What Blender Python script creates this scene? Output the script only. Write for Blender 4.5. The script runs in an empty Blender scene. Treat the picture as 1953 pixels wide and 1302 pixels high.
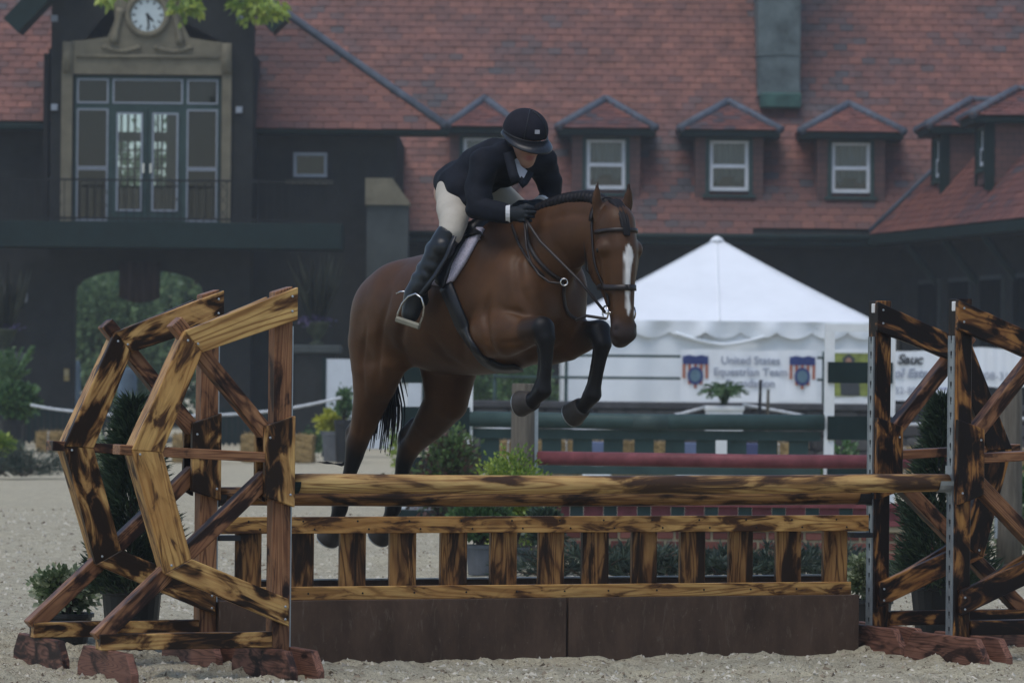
import bpy, bmesh, math, random
import numpy as np
from mathutils import Vector, Matrix, Euler
from mathutils.bvhtree import BVHTree

random.seed(7)
SC = bpy.context.scene
COL = SC.collection
R = math.radians

# ------------------------------------------------------------------ camera
CAM_H, FPX, CX, CY, HOR, ROLL = 1.425, 8000.0, 976.5, 651.0, 720.0, R(0.55)
_p = math.atan((HOR - CY) / FPX)
_f = Vector((0, math.cos(_p), math.sin(_p)))
_u0 = Vector((0, -math.sin(_p), math.cos(_p)))
_r0 = Vector((1, 0, 0))
_r = _r0 * math.cos(ROLL) + _u0 * math.sin(ROLL)
_u = -_r0 * math.sin(ROLL) + _u0 * math.cos(ROLL)
CAM = Vector((0, 0, CAM_H))
cam_d = bpy.data.cameras.new('camera')
cam = bpy.data.objects.new('camera', cam_d)
COL.objects.link(cam)
cam.matrix_world = Matrix(((_r.x, _u.x, -_f.x, CAM.x), (_r.y, _u.y, -_f.y, CAM.y),
                           (_r.z, _u.z, -_f.z, CAM.z), (0, 0, 0, 1)))
cam_d.sensor_width = 36.0
cam_d.lens = FPX / 1953.0 * 36.0
cam_d.clip_start = 0.5
cam_d.clip_end = 2000
cam_d.dof.use_dof = True
cam_d.dof.focus_distance = 20.9
cam_d.dof.aperture_fstop = 6.5
SC.camera = cam

# ------------------------------------------------------------------ light
SUN_EL, SUN_AZ = R(66), R(-142)          # azimuth measured from +Y towards +X
world = bpy.data.worlds.new('World')
SC.world = world
world.use_nodes = True
nt = world.node_tree
bg = nt.nodes['Background']
sky = nt.nodes.new('ShaderNodeTexSky')
sky.sky_type = 'NISHITA'
sky.sun_disc = False
sky.sun_elevation = SUN_EL
sky.sun_rotation = SUN_AZ
sky.air_density = 1.0
sky.dust_density = 1.2
sky.ozone_density = 1.0
nt.links.new(sky.outputs[0], bg.inputs[0])
bg.inputs[1].default_value = 0.10
sd = bpy.data.lights.new('sun', 'SUN')
sd.energy = 1.0
sd.angle = R(40)
sd.color = (1.0, 0.96, 0.91)
sun = bpy.data.objects.new('sun', sd)
COL.objects.link(sun)
_sd = Vector((math.sin(SUN_AZ) * math.cos(SUN_EL), math.cos(SUN_AZ) * math.cos(SUN_EL), math.sin(SUN_EL)))
sun.rotation_euler = (-_sd).to_track_quat('-Z', 'Y').to_euler()
sun.location = (0, 0, 60)
vs = SC.view_settings
vs.view_transform = 'Standard'
vs.look = 'None'
vs.exposure = 0.72
vs.gamma = 1.0
vs.use_curve_mapping = False
SC.cycles.use_denoising = True
SC.cycles.max_bounces = 8
SC.cycles.volume_bounces = 1
SC.cycles.transparent_max_bounces = 12
SC.cycles.caustics_reflective = False
SC.cycles.caustics_refractive = False

# ------------------------------------------------------------------ projection helpers
def ray(px, py):
    d = _f + _r * ((px - CX) / FPX) + _u * ((CY - py) / FPX)
    return d / d.y
def P(px, py, Y):
    "the point seen at photo pixel (px, py) that lies at distance Y"
    return CAM + ray(px, py) * Y
def GY(py, px=CX):
    "distance at which the ground (z=0) is seen at pixel row py"
    return -CAM_H / ray(px, py).z

# ------------------------------------------------------------------ object helpers
def tag(o, label=None, cat=None, group=None, kind=None):
    if label: o['label'] = label
    if cat: o['category'] = cat
    if group: o['group'] = group
    if kind: o['kind'] = kind
    return o
def link(o, parent=None):
    COL.objects.link(o)
    if parent is not None:
        o.parent = parent
    return o
def empty(name, loc=(0, 0, 0), rz=0.0, label=None, cat=None, group=None):
    o = bpy.data.objects.new(name, None)
    o.empty_display_size = 0.2
    o.location = loc
    o.rotation_euler = (0, 0, rz)
    COL.objects.link(o)
    return tag(o, label, cat, group)
def smooth(me, on=True):
    me.polygons.foreach_set('use_smooth', [on] * len(me.polygons))
def mesh_np(name, V, F, mat=None, sm=False):
    me = bpy.data.meshes.new(name)
    me.from_pydata([tuple(map(float, v)) for v in V], [], [tuple(map(int, f)) for f in F])
    if mat is not None: me.materials.append(mat)
    if sm: smooth(me)
    me.update()
    return me
def ob(name, me, parent=None, loc=(0, 0, 0), rot=(0, 0, 0), **kw):
    o = bpy.data.objects.new(name, me)
    o.location = loc
    o.rotation_euler = rot
    link(o, parent)
    return tag(o, **kw)
def set_tint(me, vals, name='tint'):
    "one value per face"
    at = me.attributes.new(name, 'FLOAT', 'FACE')
    at.data.foreach_set('value', np.asarray(vals, dtype=np.float32))

class MB:
    "collects simple shapes in one mesh"
    def __init__(s): s.V, s.F = [], []
    def add(s, V, F):
        n = len(s.V)
        s.V += [tuple(v) for v in V]
        s.F += [tuple(i + n for i in f) for f in F]
        return s
    def box(s, x0, x1, y0, y1, z0, z1):
        return s.add([(x0, y0, z0), (x1, y0, z0), (x1, y1, z0), (x0, y1, z0), (x0, y0, z1), (x1, y0, z1), (x1, y1, z1), (x0, y1, z1)],
                     [(0, 3, 2, 1), (4, 5, 6, 7), (0, 1, 5, 4), (1, 2, 6, 5), (2, 3, 7, 6), (3, 0, 4, 7)])
    def prism(s, pts, y0, y1):
        "polygon of (x, z), counter-clockwise seen from -y, extruded along y"
        n = len(pts)
        V = [(p[0], y0, p[1]) for p in pts] + [(p[0], y1, p[1]) for p in pts]
        F = [tuple(range(n)), tuple(range(2 * n - 1, n - 1, -1))]
        F += [(i, i + n, (i + 1) % n + n, (i + 1) % n) for i in range(n)]
        return s.add(V, F)
    def tube(s, pts, r, n=8, cap=True):
        pts = [Vector(p) for p in pts]
        rr = r if hasattr(r, '__len__') else [r] * len(pts)
        V, F = [], []
        prev = None
        for i, p in enumerate(pts):
            t = (pts[min(i + 1, len(pts) - 1)] - pts[max(i - 1, 0)]).normalized()
            if prev is None:
                a = t.orthogonal().normalized()
            else:
                a = prev - t * prev.dot(t)
                a = a.normalized() if a.length > 1e-6 else t.orthogonal().normalized()
            prev = a
            b = t.cross(a)
            for k in range(n):
                c = 2 * math.pi * k / n
                V.append(p + (a * math.cos(c) + b * math.sin(c)) * rr[i])
        for i in range(len(pts) - 1):
            for k in range(n):
                F.append((i * n + k, i * n + (k + 1) % n, (i + 1) * n + (k + 1) % n, (i + 1) * n + k))
        if cap:
            F.append(tuple(range(n - 1, -1, -1)))
            F.append(tuple((len(pts) - 1) * n + k for k in range(n)))
        return s.add(V, F)
    def lathe(s, prof, n=20, c=(0, 0, 0)):
        "profile of (radius, z)"
        V, F = [], []
        for r_, z in prof:
            for k in range(n):
                a = 2 * math.pi * k / n
                V.append((c[0] + r_ * math.cos(a), c[1] + r_ * math.sin(a), c[2] + z))
        for i in range(len(prof) - 1):
            for k in range(n):
                F.append((i * n + k, i * n + (k + 1) % n, (i + 1) * n + (k + 1) % n, (i + 1) * n + k))
        F.append(tuple(range(n - 1, -1, -1)))
        F.append(tuple((len(prof) - 1) * n + k for k in range(n)))
        return s.add(V, F)
    def mesh(s, name, mat, sm=False, bevel=0.0):
        me = mesh_np(name, s.V, s.F, mat, sm)
        if bevel > 0:
            bm = bmesh.new(); bm.from_mesh(me)
            bmesh.ops.bevel(bm, geom=list(bm.edges), offset=bevel, segments=1, affect='EDGES', profile=0.5)
            bm.to_mesh(me); bm.free()
            if sm: smooth(me)
        return me
    def build(s, name, mat, parent=None, sm=False, bevel=0.0, **kw):
        return ob(name, s.mesh(name, mat, sm, bevel), parent, **kw)

# ------------------------------------------------------------------ value noise (geometry only)
def vnoise(x, y, seed=0):
    x = np.asarray(x, dtype=np.float64); y = np.asarray(y, dtype=np.float64)
    xi = np.floor(x).astype(np.int64); yi = np.floor(y).astype(np.int64)
    xf = x - xi; yf = y - yi
    def h(a, b):
        n = (a * 374761393 + b * 668265263 + seed * 1442695041) & 0x7fffffff
        n = ((n ^ (n >> 13)) * 1274126177) & 0x7fffffff
        return ((n ^ (n >> 16)) & 0xffff) / 65535.0
    u = xf * xf * (3 - 2 * xf); v = yf * yf * (3 - 2 * yf)
    return (h(xi, yi) * (1 - u) + h(xi + 1, yi) * u) * (1 - v) + (h(xi, yi + 1) * (1 - u) + h(xi + 1, yi + 1) * u) * v - 0.5

# ------------------------------------------------------------------ materials
def new_mat(name):
    m = bpy.data.materials.new(name)
    m.use_nodes = True
    n = m.node_tree
    b = n.nodes['Principled BSDF']
    return m, n, b
def N(n, t, **kw):
    x = n.nodes.new(t)
    for k, v in kw.items():
        setattr(x, k, v)
    return x
def ramp(n, fac, stops, interp='LINEAR'):
    r_ = N(n, 'ShaderNodeValToRGB')
    r_.color_ramp.interpolation = interp
    e = r_.color_ramp.elements
    while len(e) > 1: e.remove(e[-1])
    e[0].position = stops[0][0]; e[0].color = tuple(stops[0][1]) + (1,)
    for p, c in stops[1:]:
        q = e.new(p); q.color = tuple(c) + (1,)
    n.links.new(fac, r_.inputs[0])
    return r_.outputs[0]
def noise(n, vec, scale, detail=4, rough=0.55, dist=0.0):
    x = N(n, 'ShaderNodeTexNoise')
    x.inputs['Scale'].default_value = scale
    x.inputs['Detail'].default_value = detail
    x.inputs['Roughness'].default_value = rough
    x.inputs['Distortion'].default_value = dist
    if vec is not None: n.links.new(vec, x.inputs['Vector'])
    return x.outputs[0]
def coords(n, scale=(1, 1, 1), rnd=True, kind='Object'):
    tc = N(n, 'ShaderNodeTexCoord')
    mp = N(n, 'ShaderNodeMapping')
    mp.inputs['Scale'].default_value = scale
    n.links.new(tc.outputs[kind], mp.inputs['Vector'])
    if rnd:
        oi = N(n, 'ShaderNodeObjectInfo')
        mu = N(n, 'ShaderNodeMath', operation='MULTIPLY')
        mu.inputs[1].default_value = 37.0
        n.links.new(oi.outputs['Random'], mu.inputs[0])
        cb = N(n, 'ShaderNodeCombineXYZ')
        for i in range(3): n.links.new(mu.outputs[0], cb.inputs[i])
        n.links.new(cb.outputs[0], mp.inputs['Location'])
    return mp.outputs[0]
def mixc(n, fac, a, b, mode='MIX'):
    m = N(n, 'ShaderNodeMix', data_type='RGBA', blend_type=mode)
    for s, v in ((0, fac), (6, a), (7, b)):
        if hasattr(v, 'is_linked') or isinstance(v, bpy.types.NodeSocket): n.links.new(v, m.inputs[s])
        elif s == 0: m.inputs[s].default_value = v
        else: m.inputs[s].default_value = tuple(v) + (1,)
    return m.outputs[2]
def bump(n, b, h, strength=0.3, dist=0.01):
    x = N(n, 'ShaderNodeBump')
    x.inputs['Strength'].default_value = strength
    x.inputs['Distance'].default_value = dist
    n.links.new(h, x.inputs['Height'])
    n.links.new(x.outputs[0], b.inputs['Normal'])
def mat_plain(name, col, rough=0.6, var=0.25, scale=6.0, bmp=0.0, metal=0.0, detail=5, stretch=(1, 1, 1), spec=None, rnd=True):
    m, n, b = new_mat(name)
    v = coords(n, stretch, rnd)
    f = noise(n, v, scale, detail, 0.6)
    lo = [c * (1 - var) for c in col]; hi = [min(1, c * (1 + var)) for c in col]
    n.links.new(ramp(n, f, [(0.28, lo), (0.72, hi)]), b.inputs['Base Color'])
    b.inputs['Roughness'].default_value = rough
    b.inputs['Metallic'].default_value = metal
    b.inputs['Specular IOR Level'].default_value = spec if spec is not None else (0.5 if metal else (0.15 if rough >= 0.5 else 0.32))
    if bmp: bump(n, b, noise(n, v, scale * 4, 4), bmp)
    return m
def mat_wood(name, light, mid, char, amount=0.5, grain=15.0, rough=0.42, blot=(3.3, 9.0, 9.0), contrast=1.0):
    "board with the grain along local x, burnt dark in blotches"
    m, n, b = new_mat(name)
    v = coords(n, (1, 1, 1))
    g0 = noise(n, coords(n, (0.55, 6.5, 6.5)), 1.0, 2.5, 0.5, 0.35)
    mu = N(n, 'ShaderNodeMath', operation='MULTIPLY'); mu.inputs[1].default_value = grain * 6.283; n.links.new(g0, mu.inputs[0])
    sn = N(n, 'ShaderNodeMath', operation='SINE'); n.links.new(mu.outputs[0], sn.inputs[0])
    nz = N(n, 'ShaderNodeMath', operation='MULTIPLY_ADD'); nz.inputs[1].default_value = 0.5; nz.inputs[2].default_value = 0.5; n.links.new(sn.outputs[0], nz.inputs[0])
    dk = [a * (1 - contrast) + (0.55 * c) * contrast for a, c in zip(light, mid)]
    base = ramp(n, nz.outputs[0], [(0.0, light), (0.45, [0.94 * a for a in light]), (0.8, [0.5 * a + 0.5 * c for a, c in zip(light, mid)]), (1.0, dk)])
    fib = noise(n, coords(n, (3.0, 90.0, 90.0)), 1.0, 3, 0.6)
    base = mixc(n, 1.0, base, ramp(n, fib, [(0.3, (0.72, 0.70, 0.68)), (0.65, (1, 1, 1))]), 'MULTIPLY')
    tone = noise(n, v, 2.6, 3)
    base = mixc(n, ramp(n, tone, [(0.38, (0, 0, 0)), (0.72, (0.75, 0.75, 0.75))]), base, mid)
    vb = coords(n, blot)
    bl0 = noise(n, vb, 1.25, 5, 0.55, 0.9)
    ml = N(n, 'ShaderNodeMath', operation='MULTIPLY_ADD'); ml.inputs[1].default_value = 0.035; n.links.new(nz.outputs[0], ml.inputs[0]); n.links.new(bl0, ml.inputs[2])
    oi = N(n, 'ShaderNodeObjectInfo')                      # some boards are burnt more than others
    ra = N(n, 'ShaderNodeMath', operation='MULTIPLY_ADD'); ra.inputs[1].default_value = 0.13; n.links.new(oi.outputs['Random'], ra.inputs[0]); n.links.new(ml.outputs[0], ra.inputs[2])
    rs = N(n, 'ShaderNodeMath', operation='SUBTRACT'); rs.inputs[1].default_value = 0.06; n.links.new(ra.outputs[0], rs.inputs[0])
    bl = rs.outputs[0]
    lo = 0.66 - 0.24 * amount
    mask = ramp(n, bl, [(lo - 0.11, (0, 0, 0)), (lo, (0.5, 0.5, 0.5)), (lo + 0.06, (1, 1, 1))])
    halo = mixc(n, mask, base, [0.35 * c + 0.5 * d for c, d in zip(char, mid)])
    core = ramp(n, bl, [(lo + 0.0, (0, 0, 0)), (lo + 0.11, (1, 1, 1))])
    colr = mixc(n, core, halo, char)
    n.links.new(colr, b.inputs['Base Color'])
    b.inputs['Roughness'].default_value = rough
    b.inputs['Specular IOR Level'].default_value = 0.14
    bump(n, b, fib, 0.3, 0.004)
    return m
def mat_tint(name, stops, rough=0.7, var=0.2, scale=3.0, bmp=0.2, spec=0.15):
    "colour by a value stored for each piece (natural variation between pieces)"
    m, n, b = new_mat(name)
    at = N(n, 'ShaderNodeAttribute', attribute_name='tint')
    c = ramp(n, at.outputs['Fac'], stops)
    v = coords(n, (1, 1, 1), False)
    f = noise(n, v, scale, 5, 0.6)
    g = ramp(n, f, [(0.3, (1 - var,) * 3), (0.7, (1 + var * 0.4,) * 3)])
    n.links.new(mixc(n, 1.0, c, g, 'MULTIPLY'), b.inputs['Base Color'])
    b.inputs['Roughness'].default_value = rough
    b.inputs['Specular IOR Level'].default_value = spec
    if bmp: bump(n, b, noise(n, v, scale * 6, 3), bmp)
    return m
def mat_leaf(name, stops, trans=0.3, rough=0.5):
    m, n, b = new_mat(name)
    at = N(n, 'ShaderNodeAttribute', attribute_name='tint')
    c = ramp(n, at.outputs['Fac'], stops)
    n.links.new(c, b.inputs['Base Color'])
    b.inputs['Roughness'].default_value = rough
    tr = N(n, 'ShaderNodeBsdfTranslucent')
    n.links.new(c, tr.inputs['Color'])
    mx = N(n, 'ShaderNodeMixShader')
    mx.inputs[0].default_value = trans
    out = n.nodes['Material Output']
    n.links.new(b.outputs[0], mx.inputs[1]); n.links.new(tr.outputs[0], mx.inputs[2])
    n.links.new(mx.outputs[0], out.inputs['Surface'])
    return m
def mat_glass(name, tint=(0.75, 0.8, 0.82), fac=0.12):
    m, n, b = new_mat(name)
    n.nodes.remove(b)
    tr = N(n, 'ShaderNodeBsdfTransparent'); tr.inputs[0].default_value = tint + (1,)
    gl = N(n, 'ShaderNodeBsdfGlossy'); gl.inputs['Roughness'].default_value = 0.03
    fr = N(n, 'ShaderNodeFresnel'); fr.inputs[0].default_value = 1.5
    ad = N(n, 'ShaderNodeMath', operation='ADD'); ad.inputs[1].default_value = fac
    n.links.new(fr.outputs[0], ad.inputs[0])
    mx = N(n, 'ShaderNodeMixShader')
    n.links.new(ad.outputs[0], mx.inputs[0])
    n.links.new(tr.outputs[0], mx.inputs[1]); n.links.new(gl.outputs[0], mx.inputs[2])
    n.links.new(mx.outputs[0], n.nodes['Material Output'].inputs['Surface'])
    return m
def mat_attr(name, rough=0.45, attr='col', var=0.12, scale=14.0, sheen=0.0, spec=0.4, bmp=0.0, stretch=(1, 1, 1)):
    m, n, b = new_mat(name)
    at = N(n, 'ShaderNodeAttribute', attribute_name=attr)
    v = coords(n, stretch, False)
    g = ramp(n, noise(n, v, scale, 5, 0.6), [(0.3, (1 - var,) * 3), (0.7, (1 + var,) * 3)])
    n.links.new(mixc(n, 1.0, at.outputs['Color'], g, 'MULTIPLY'), b.inputs['Base Color'])
    b.inputs['Roughness'].default_value = rough
    b.inputs['Specular IOR Level'].default_value = spec
    if sheen: b.inputs['Sheen Weight'].default_value = sheen
    if bmp: bump(n, b, noise(n, v, scale * 5, 3), bmp, 0.004)
    return m

M = {}
M['char'] = mat_wood('charred_pine', (0.60, 0.385, 0.140), (0.36, 0.160, 0.050), (0.016, 0.008, 0.004), 0.72, contrast=0.4)
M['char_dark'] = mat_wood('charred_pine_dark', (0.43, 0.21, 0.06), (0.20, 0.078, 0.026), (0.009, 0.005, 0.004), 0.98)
M['char_plain'] = mat_wood('plain_pine', (0.62, 0.40, 0.145), (0.39, 0.195, 0.06), (0.06, 0.026, 0.012), 0.18, grain=11, contrast=1.0, blot=(1.6, 10.0, 10.0))
M['char_light'] = mat_wood('charred_pine_light', (0.57, 0.345, 0.118), (0.36, 0.17, 0.05), (0.05, 0.022, 0.010), 0.42, contrast=0.85, blot=(4.2, 15.0, 15.0))
M['char_picket'] = mat_wood('toasted_picket', (0.36, 0.195, 0.068), (0.165, 0.070, 0.024), (0.018, 0.009, 0.005), 0.58, grain=19, contrast=1.0, blot=(2.2, 11.0, 11.0))
M['char_red'] = mat_wood('redwood_stain', (0.34, 0.17, 0.080), (0.185, 0.078, 0.038), (0.018, 0.009, 0.007), 0.55, grain=22)
M['char_foot'] = mat_wood('redwood_foot', (0.24, 0.115, 0.078), (0.13, 0.060, 0.042), (0.02, 0.011, 0.009), 0.4, grain=26, rough=0.6)
M['pole'] = mat_wood('pole_pine', (0.60, 0.40, 0.155), (0.38, 0.20, 0.07), (0.05, 0.026, 0.014), 0.34, grain=17, blot=(2.0, 9.0, 9.0))
M['pole_dark'] = mat_wood('pole_scorched', (0.34, 0.185, 0.064), (0.17, 0.075, 0.027), (0.014, 0.008, 0.005), 0.55, grain=22, blot=(2.4, 9.0, 9.0))
M['galv'] = mat_plain('galvanised_steel', (0.33, 0.36, 0.38), 0.42, 0.15, 20, metal=0.7)
M['black_metal'] = mat_plain('black_metal', (0.012, 0.013, 0.016), 0.45, 0.2)
M['white_plastic'] = mat_plain('white_plastic', (0.7, 0.7, 0.68), 0.4, 0.08)
M['boxbrown'] = mat_plain('weathered_brown_panel', (0.088, 0.054, 0.036), 0.7, 0.5, 9, 0.2, detail=8, stretch=(1, 1, 0.35))
def mat_scuffed(name, col, dust):
    m, n, b = new_mat(name)
    v = coords(n, (1, 1, 1))
    c = ramp(n, noise(n, coords(n, (1.2, 1.2, 0.5)), 4.0, 7, 0.65), [(0.3, [a * 0.55 for a in col]), (0.7, [a * 1.35 for a in col])])
    sc = ramp(n, noise(n, coords(n, (9, 9, 2.2)), 2.6, 8, 0.75, 1.4), [(0.56, (0, 0, 0)), (0.72, (0.55, 0.55, 0.55))])
    c = mixc(n, sc, c, dust)
    sp = ramp(n, noise(n, v, 55.0, 3, 0.7), [(0.66, (0, 0, 0)), (0.74, (0.6, 0.6, 0.6))])
    n.links.new(mixc(n, sp, c, dust), b.inputs['Base Color'])
    b.inputs['Roughness'].default_value = 0.75
    b.inputs['Specular IOR Level'].default_value = 0.15
    bump(n, b, noise(n, v, 30, 5), 0.25, 0.006)
    return m
M['boxbrown'] = mat_scuffed('scuffed_brown_panel', (0.072, 0.045, 0.031), (0.17, 0.14, 0.11))
M['green_paint'] = mat_plain('dark_green_paint', (0.034, 0.060, 0.056), 0.5, 0.25, 4, 0.1)
M['green_trim'] = mat_plain('green_black_trim', (0.008, 0.019, 0.018), 0.6, 0.25, 4)
M['red_paint'] = mat_plain('faded_red_paint', (0.155, 0.047, 0.052), 0.5, 0.35, 8, 0.15, detail=8)
M['white_paint'] = mat_plain('white_paint', (0.66, 0.68, 0.68), 0.5, 0.1, 5)
M['straw'] = mat_plain('straw', (0.28, 0.195, 0.085), 0.9, 0.5, 40, 0.8, detail=6)
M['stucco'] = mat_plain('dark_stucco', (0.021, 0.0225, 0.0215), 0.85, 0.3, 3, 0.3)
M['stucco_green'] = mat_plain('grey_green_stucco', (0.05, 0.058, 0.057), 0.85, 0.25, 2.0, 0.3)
M['cream_stone'] = mat_plain('cream_stone', (0.15, 0.135, 0.095), 0.8, 0.22, 3.5, 0.25)
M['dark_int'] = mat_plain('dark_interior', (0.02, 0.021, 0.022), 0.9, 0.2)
M['grey_frame'] = mat_plain('pale_grey_frame', (0.24, 0.27, 0.31), 0.5, 0.1)
M['white_frame'] = mat_plain('white_sash', (0.60, 0.63, 0.66), 0.5, 0.08)
M['lead'] = mat_plain('blue_grey_lead', (0.085, 0.10, 0.125), 0.75, 0.3, 4, 0.15)
M['copper'] = mat_plain('verdigris_copper', (0.10, 0.125, 0.125), 0.6, 0.6, 1.6, 0.2, detail=7)
M['copper_green'] = mat_plain('green_copper', (0.045, 0.10, 0.085), 0.6, 0.4, 3, 0.2)
M['glass'] = mat_glass('window_glass', (0.7, 0.75, 0.78), 0.0)
M['glass_dark'] = mat_glass('dim_glass', (0.35, 0.38, 0.38), 0.0)
M['curtain'] = mat_plain('pale_curtain', (0.30, 0.31, 0.30), 0.9, 0.35, 3, stretch=(9, 9, 0.4))
M['iron'] = mat_plain('wrought_iron', (0.012, 0.013, 0.014), 0.5, 0.2)
M['vinyl'] = mat_plain('white_vinyl', (0.74, 0.77, 0.80), 0.45, 0.05, 1.2)
M['vinyl_wall'] = mat_plain('white_tent_wall', (0.70, 0.74, 0.77), 0.5, 0.08, 1.2)
M['pot_black'] = mat_plain('black_nursery_pot', (0.012, 0.013, 0.014), 0.45, 0.2)
M['pot_grey'] = mat_plain('grey_clay_pot', (0.12, 0.127, 0.135), 0.75, 0.2, 8, 0.2)
M['soil'] = mat_plain('dark_soil', (0.02, 0.016, 0.012), 0.95, 0.3, 30, 0.6)
M['bark'] = mat_plain('bark', (0.06, 0.045, 0.035), 0.9, 0.4, 12, 0.6, stretch=(4, 4, 0.6))
M['log'] = mat_plain('weathered_log', (0.10, 0.088, 0.070), 0.85, 0.4, 6, 0.4, stretch=(6, 6, 0.5))
M['rope'] = mat_plain('white_rope', (0.50, 0.52, 0.54), 0.8, 0.2, 30)
M['stone'] = mat_tint('dark_field_stone', [(0, (0.028, 0.028, 0.029)), (0.5, (0.052, 0.048, 0.047)), (1, (0.085, 0.082, 0.078))], 0.85)
M['brick'] = mat_tint('red_brick', [(0, (0.105, 0.038, 0.030)), (1, (0.19, 0.075, 0.058))], 0.8)
M['mortar'] = mat_plain('cream_mortar', (0.27, 0.23, 0.15), 0.85, 0.15)
M['tile'] = mat_tint('clay_tile', [(0.0, (0.058, 0.055, 0.064)), (0.2, (0.085, 0.062, 0.066)), (0.40, (0.126, 0.058, 0.052)), (0.75, (0.168, 0.068, 0.054)), (1.0, (0.205, 0.084, 0.062))], 0.5, 0.35, 2.5, 0.15, 0.2)
M['leather'] = mat_plain('black_leather', (0.012, 0.013, 0.016), 0.36, 0.25, 14)
M['leather_brown'] = mat_plain('dark_brown_leather', (0.018, 0.013, 0.012), 0.42, 0.3, 12)
M['steel'] = mat_plain('stainless_steel', (0.55, 0.55, 0.54), 0.22, 0.1, metal=1.0)
M['fleece'] = mat_plain('white_fleece', (0.66, 0.62, 0.72), 0.95, 0.3, 120, 0.9)
# ================================================================== GROUND
def axis(segs):
    out = []
    for a, b, st in segs:
        n = max(1, int(round((b - a) / st)))
        out += list(np.linspace(a, b, n, endpoint=False))
    out.append(segs[-1][1])
    return np.array(out)
gx = axis([(-400, -60, 20), (-60, -8, 2.0), (-8, -2.9, 0.25), (-2.9, 3.1, 0.03), (3.1, 8, 0.25), (8, 60, 2.0), (60, 400, 20)])
gy = axis([(-40, 10, 5), (10, 19.0, 0.3), (19.0, 23.2, 0.03), (23.2, 40, 0.2), (40, 130, 2.5), (130, 800, 30)])
GXX, GYY = np.meshgrid(gx, gy, indexing='ij')
amp = np.clip((GYY - 17) / 2, 0, 1) * np.clip((70 - GYY) / 25, 0, 1)
gz = amp * (0.045 * vnoise(GXX * 1.7, GYY * 1.7, 3) + 0.03 * vnoise(GXX * 5, GYY * 5, 5) + 0.020 * vnoise(GXX * 13, GYY * 13, 9))
near = np.clip((24 - GYY) / 2, 0, 1) * np.clip((GYY - 18.5) / 1, 0, 1)
gz += near * (0.016 * vnoise(GXX * 24, GYY * 24, 11) + 0.02 * np.clip(vnoise(GXX * 9, GYY * 9, 21) - 0.12, 0, 1) * 3)
gz -= 0.012
for _k in range(150):              # hoof prints
    hx_, hy_ = random.uniform(-2.8, 3.0), random.uniform(19.1, 23.1)
    i0, i1 = np.searchsorted(gx, [hx_ - 0.16, hx_ + 0.16]); j0, j1 = np.searchsorted(gy, [hy_ - 0.16, hy_ + 0.16])
    d_ = np.hypot(GXX[i0:i1, j0:j1] - hx_, GYY[i0:i1, j0:j1] - hy_) / 0.075
    gz[i0:i1, j0:j1] += 0.022 * np.exp(-((d_ - 1.15) / 0.3) ** 2) - 0.028 * np.exp(-(d_ / 0.8) ** 4)
nx_, ny_ = GXX.shape
gidx = np.arange(nx_ * ny_).reshape(nx_, ny_)
gF = np.stack([gidx[:-1, :-1], gidx[1:, :-1], gidx[1:, 1:], gidx[:-1, 1:]], -1).reshape(-1, 4)
gV = np.stack([GXX.ravel(), GYY.ravel(), gz.ravel()], 1)
m, n, b = new_mat('arena_sand')
v = coords(n, (1, 1, 1), False)
big = noise(n, v, 0.6, 4)
mid = noise(n, v, 9.0, 6, 0.65)
fine = noise(n, v, 70.0, 5, 0.7)
c0 = ramp(n, mid, [(0.28, (0.41, 0.355, 0.25)), (0.5, (0.61, 0.55, 0.39)), (0.72, (0.73, 0.67, 0.495))])
c1 = mixc(n, ramp(n, big, [(0.35, (0, 0, 0)), (0.7, (0.35,) * 3)]), c0, (0.50, 0.45, 0.34))
vor = N(n, 'ShaderNodeTexVoronoi', feature='F1'); vor.inputs['Scale'].default_value = 34.0
n.links.new(v, vor.inputs['Vector'])
chips = ramp(n, noise(n, v, 26.0, 3, 0.8, 1.5), [(0.57, (0, 0, 0)), (0.63, (1, 1, 1))])
c2 = mixc(n, chips, c1, (0.19, 0.15, 0.105))
sp = ramp(n, fine, [(0.3, (0.62,) * 3), (0.55, (1, 1, 1))])
n.links.new(mixc(n, 1.0, c2, sp, 'MULTIPLY'), b.inputs['Base Color'])
b.inputs['Roughness'].default_value = 0.95
b.inputs['Specular IOR Level'].default_value = 0.15
bump(n, b, fine, 1.0, 0.03)
M['sand'] = m
ob('arena_ground', mesh_np('arena_ground', gV, gF, M['sand'], True), kind='structure')
def gz_at(x, y):
    i = int(np.clip(np.searchsorted(gx, x), 0, nx_ - 1)); j = int(np.clip(np.searchsorted(gy, y), 0, ny_ - 1))
    return float(gz[i, j])

# loose wood chips and crumbs on the riding surface
RC = np.random.default_rng(5)
NCH_ = 26000
cy_ = 18.2 + 26 * RC.random(NCH_) ** 2.0
cx_ = (RC.random(NCH_) - 0.5) * 2 * (0.14 * cy_ + 0.2)
cs_ = RC.uniform(0.004, 0.014, NCH_) * (0.8 + cy_ / 45)
ca_ = RC.random(NCH_) * 6.28
ii = np.clip(np.searchsorted(gx, cx_), 1, nx_ - 1); jj = np.clip(np.searchsorted(gy, cy_), 1, ny_ - 1)
tx_ = (cx_ - gx[ii - 1]) / (gx[ii] - gx[ii - 1]); ty_ = (cy_ - gy[jj - 1]) / (gy[jj] - gy[jj - 1])
cz_ = gz[ii - 1, jj - 1] * (1 - tx_) * (1 - ty_) + gz[ii, jj - 1] * tx_ * (1 - ty_) + gz[ii - 1, jj] * (1 - tx_) * ty_ + gz[ii, jj] * tx_ * ty_
base = np.stack([cx_, cy_, cz_], 1)
dx_ = np.stack([np.cos(ca_), np.sin(ca_), np.zeros(NCH_)], 1) * cs_[:, None] * RC.uniform(0.8, 2.2, (NCH_, 1))
dy_ = np.stack([-np.sin(ca_), np.cos(ca_), np.zeros(NCH_)], 1) * cs_[:, None] * 0.6
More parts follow.
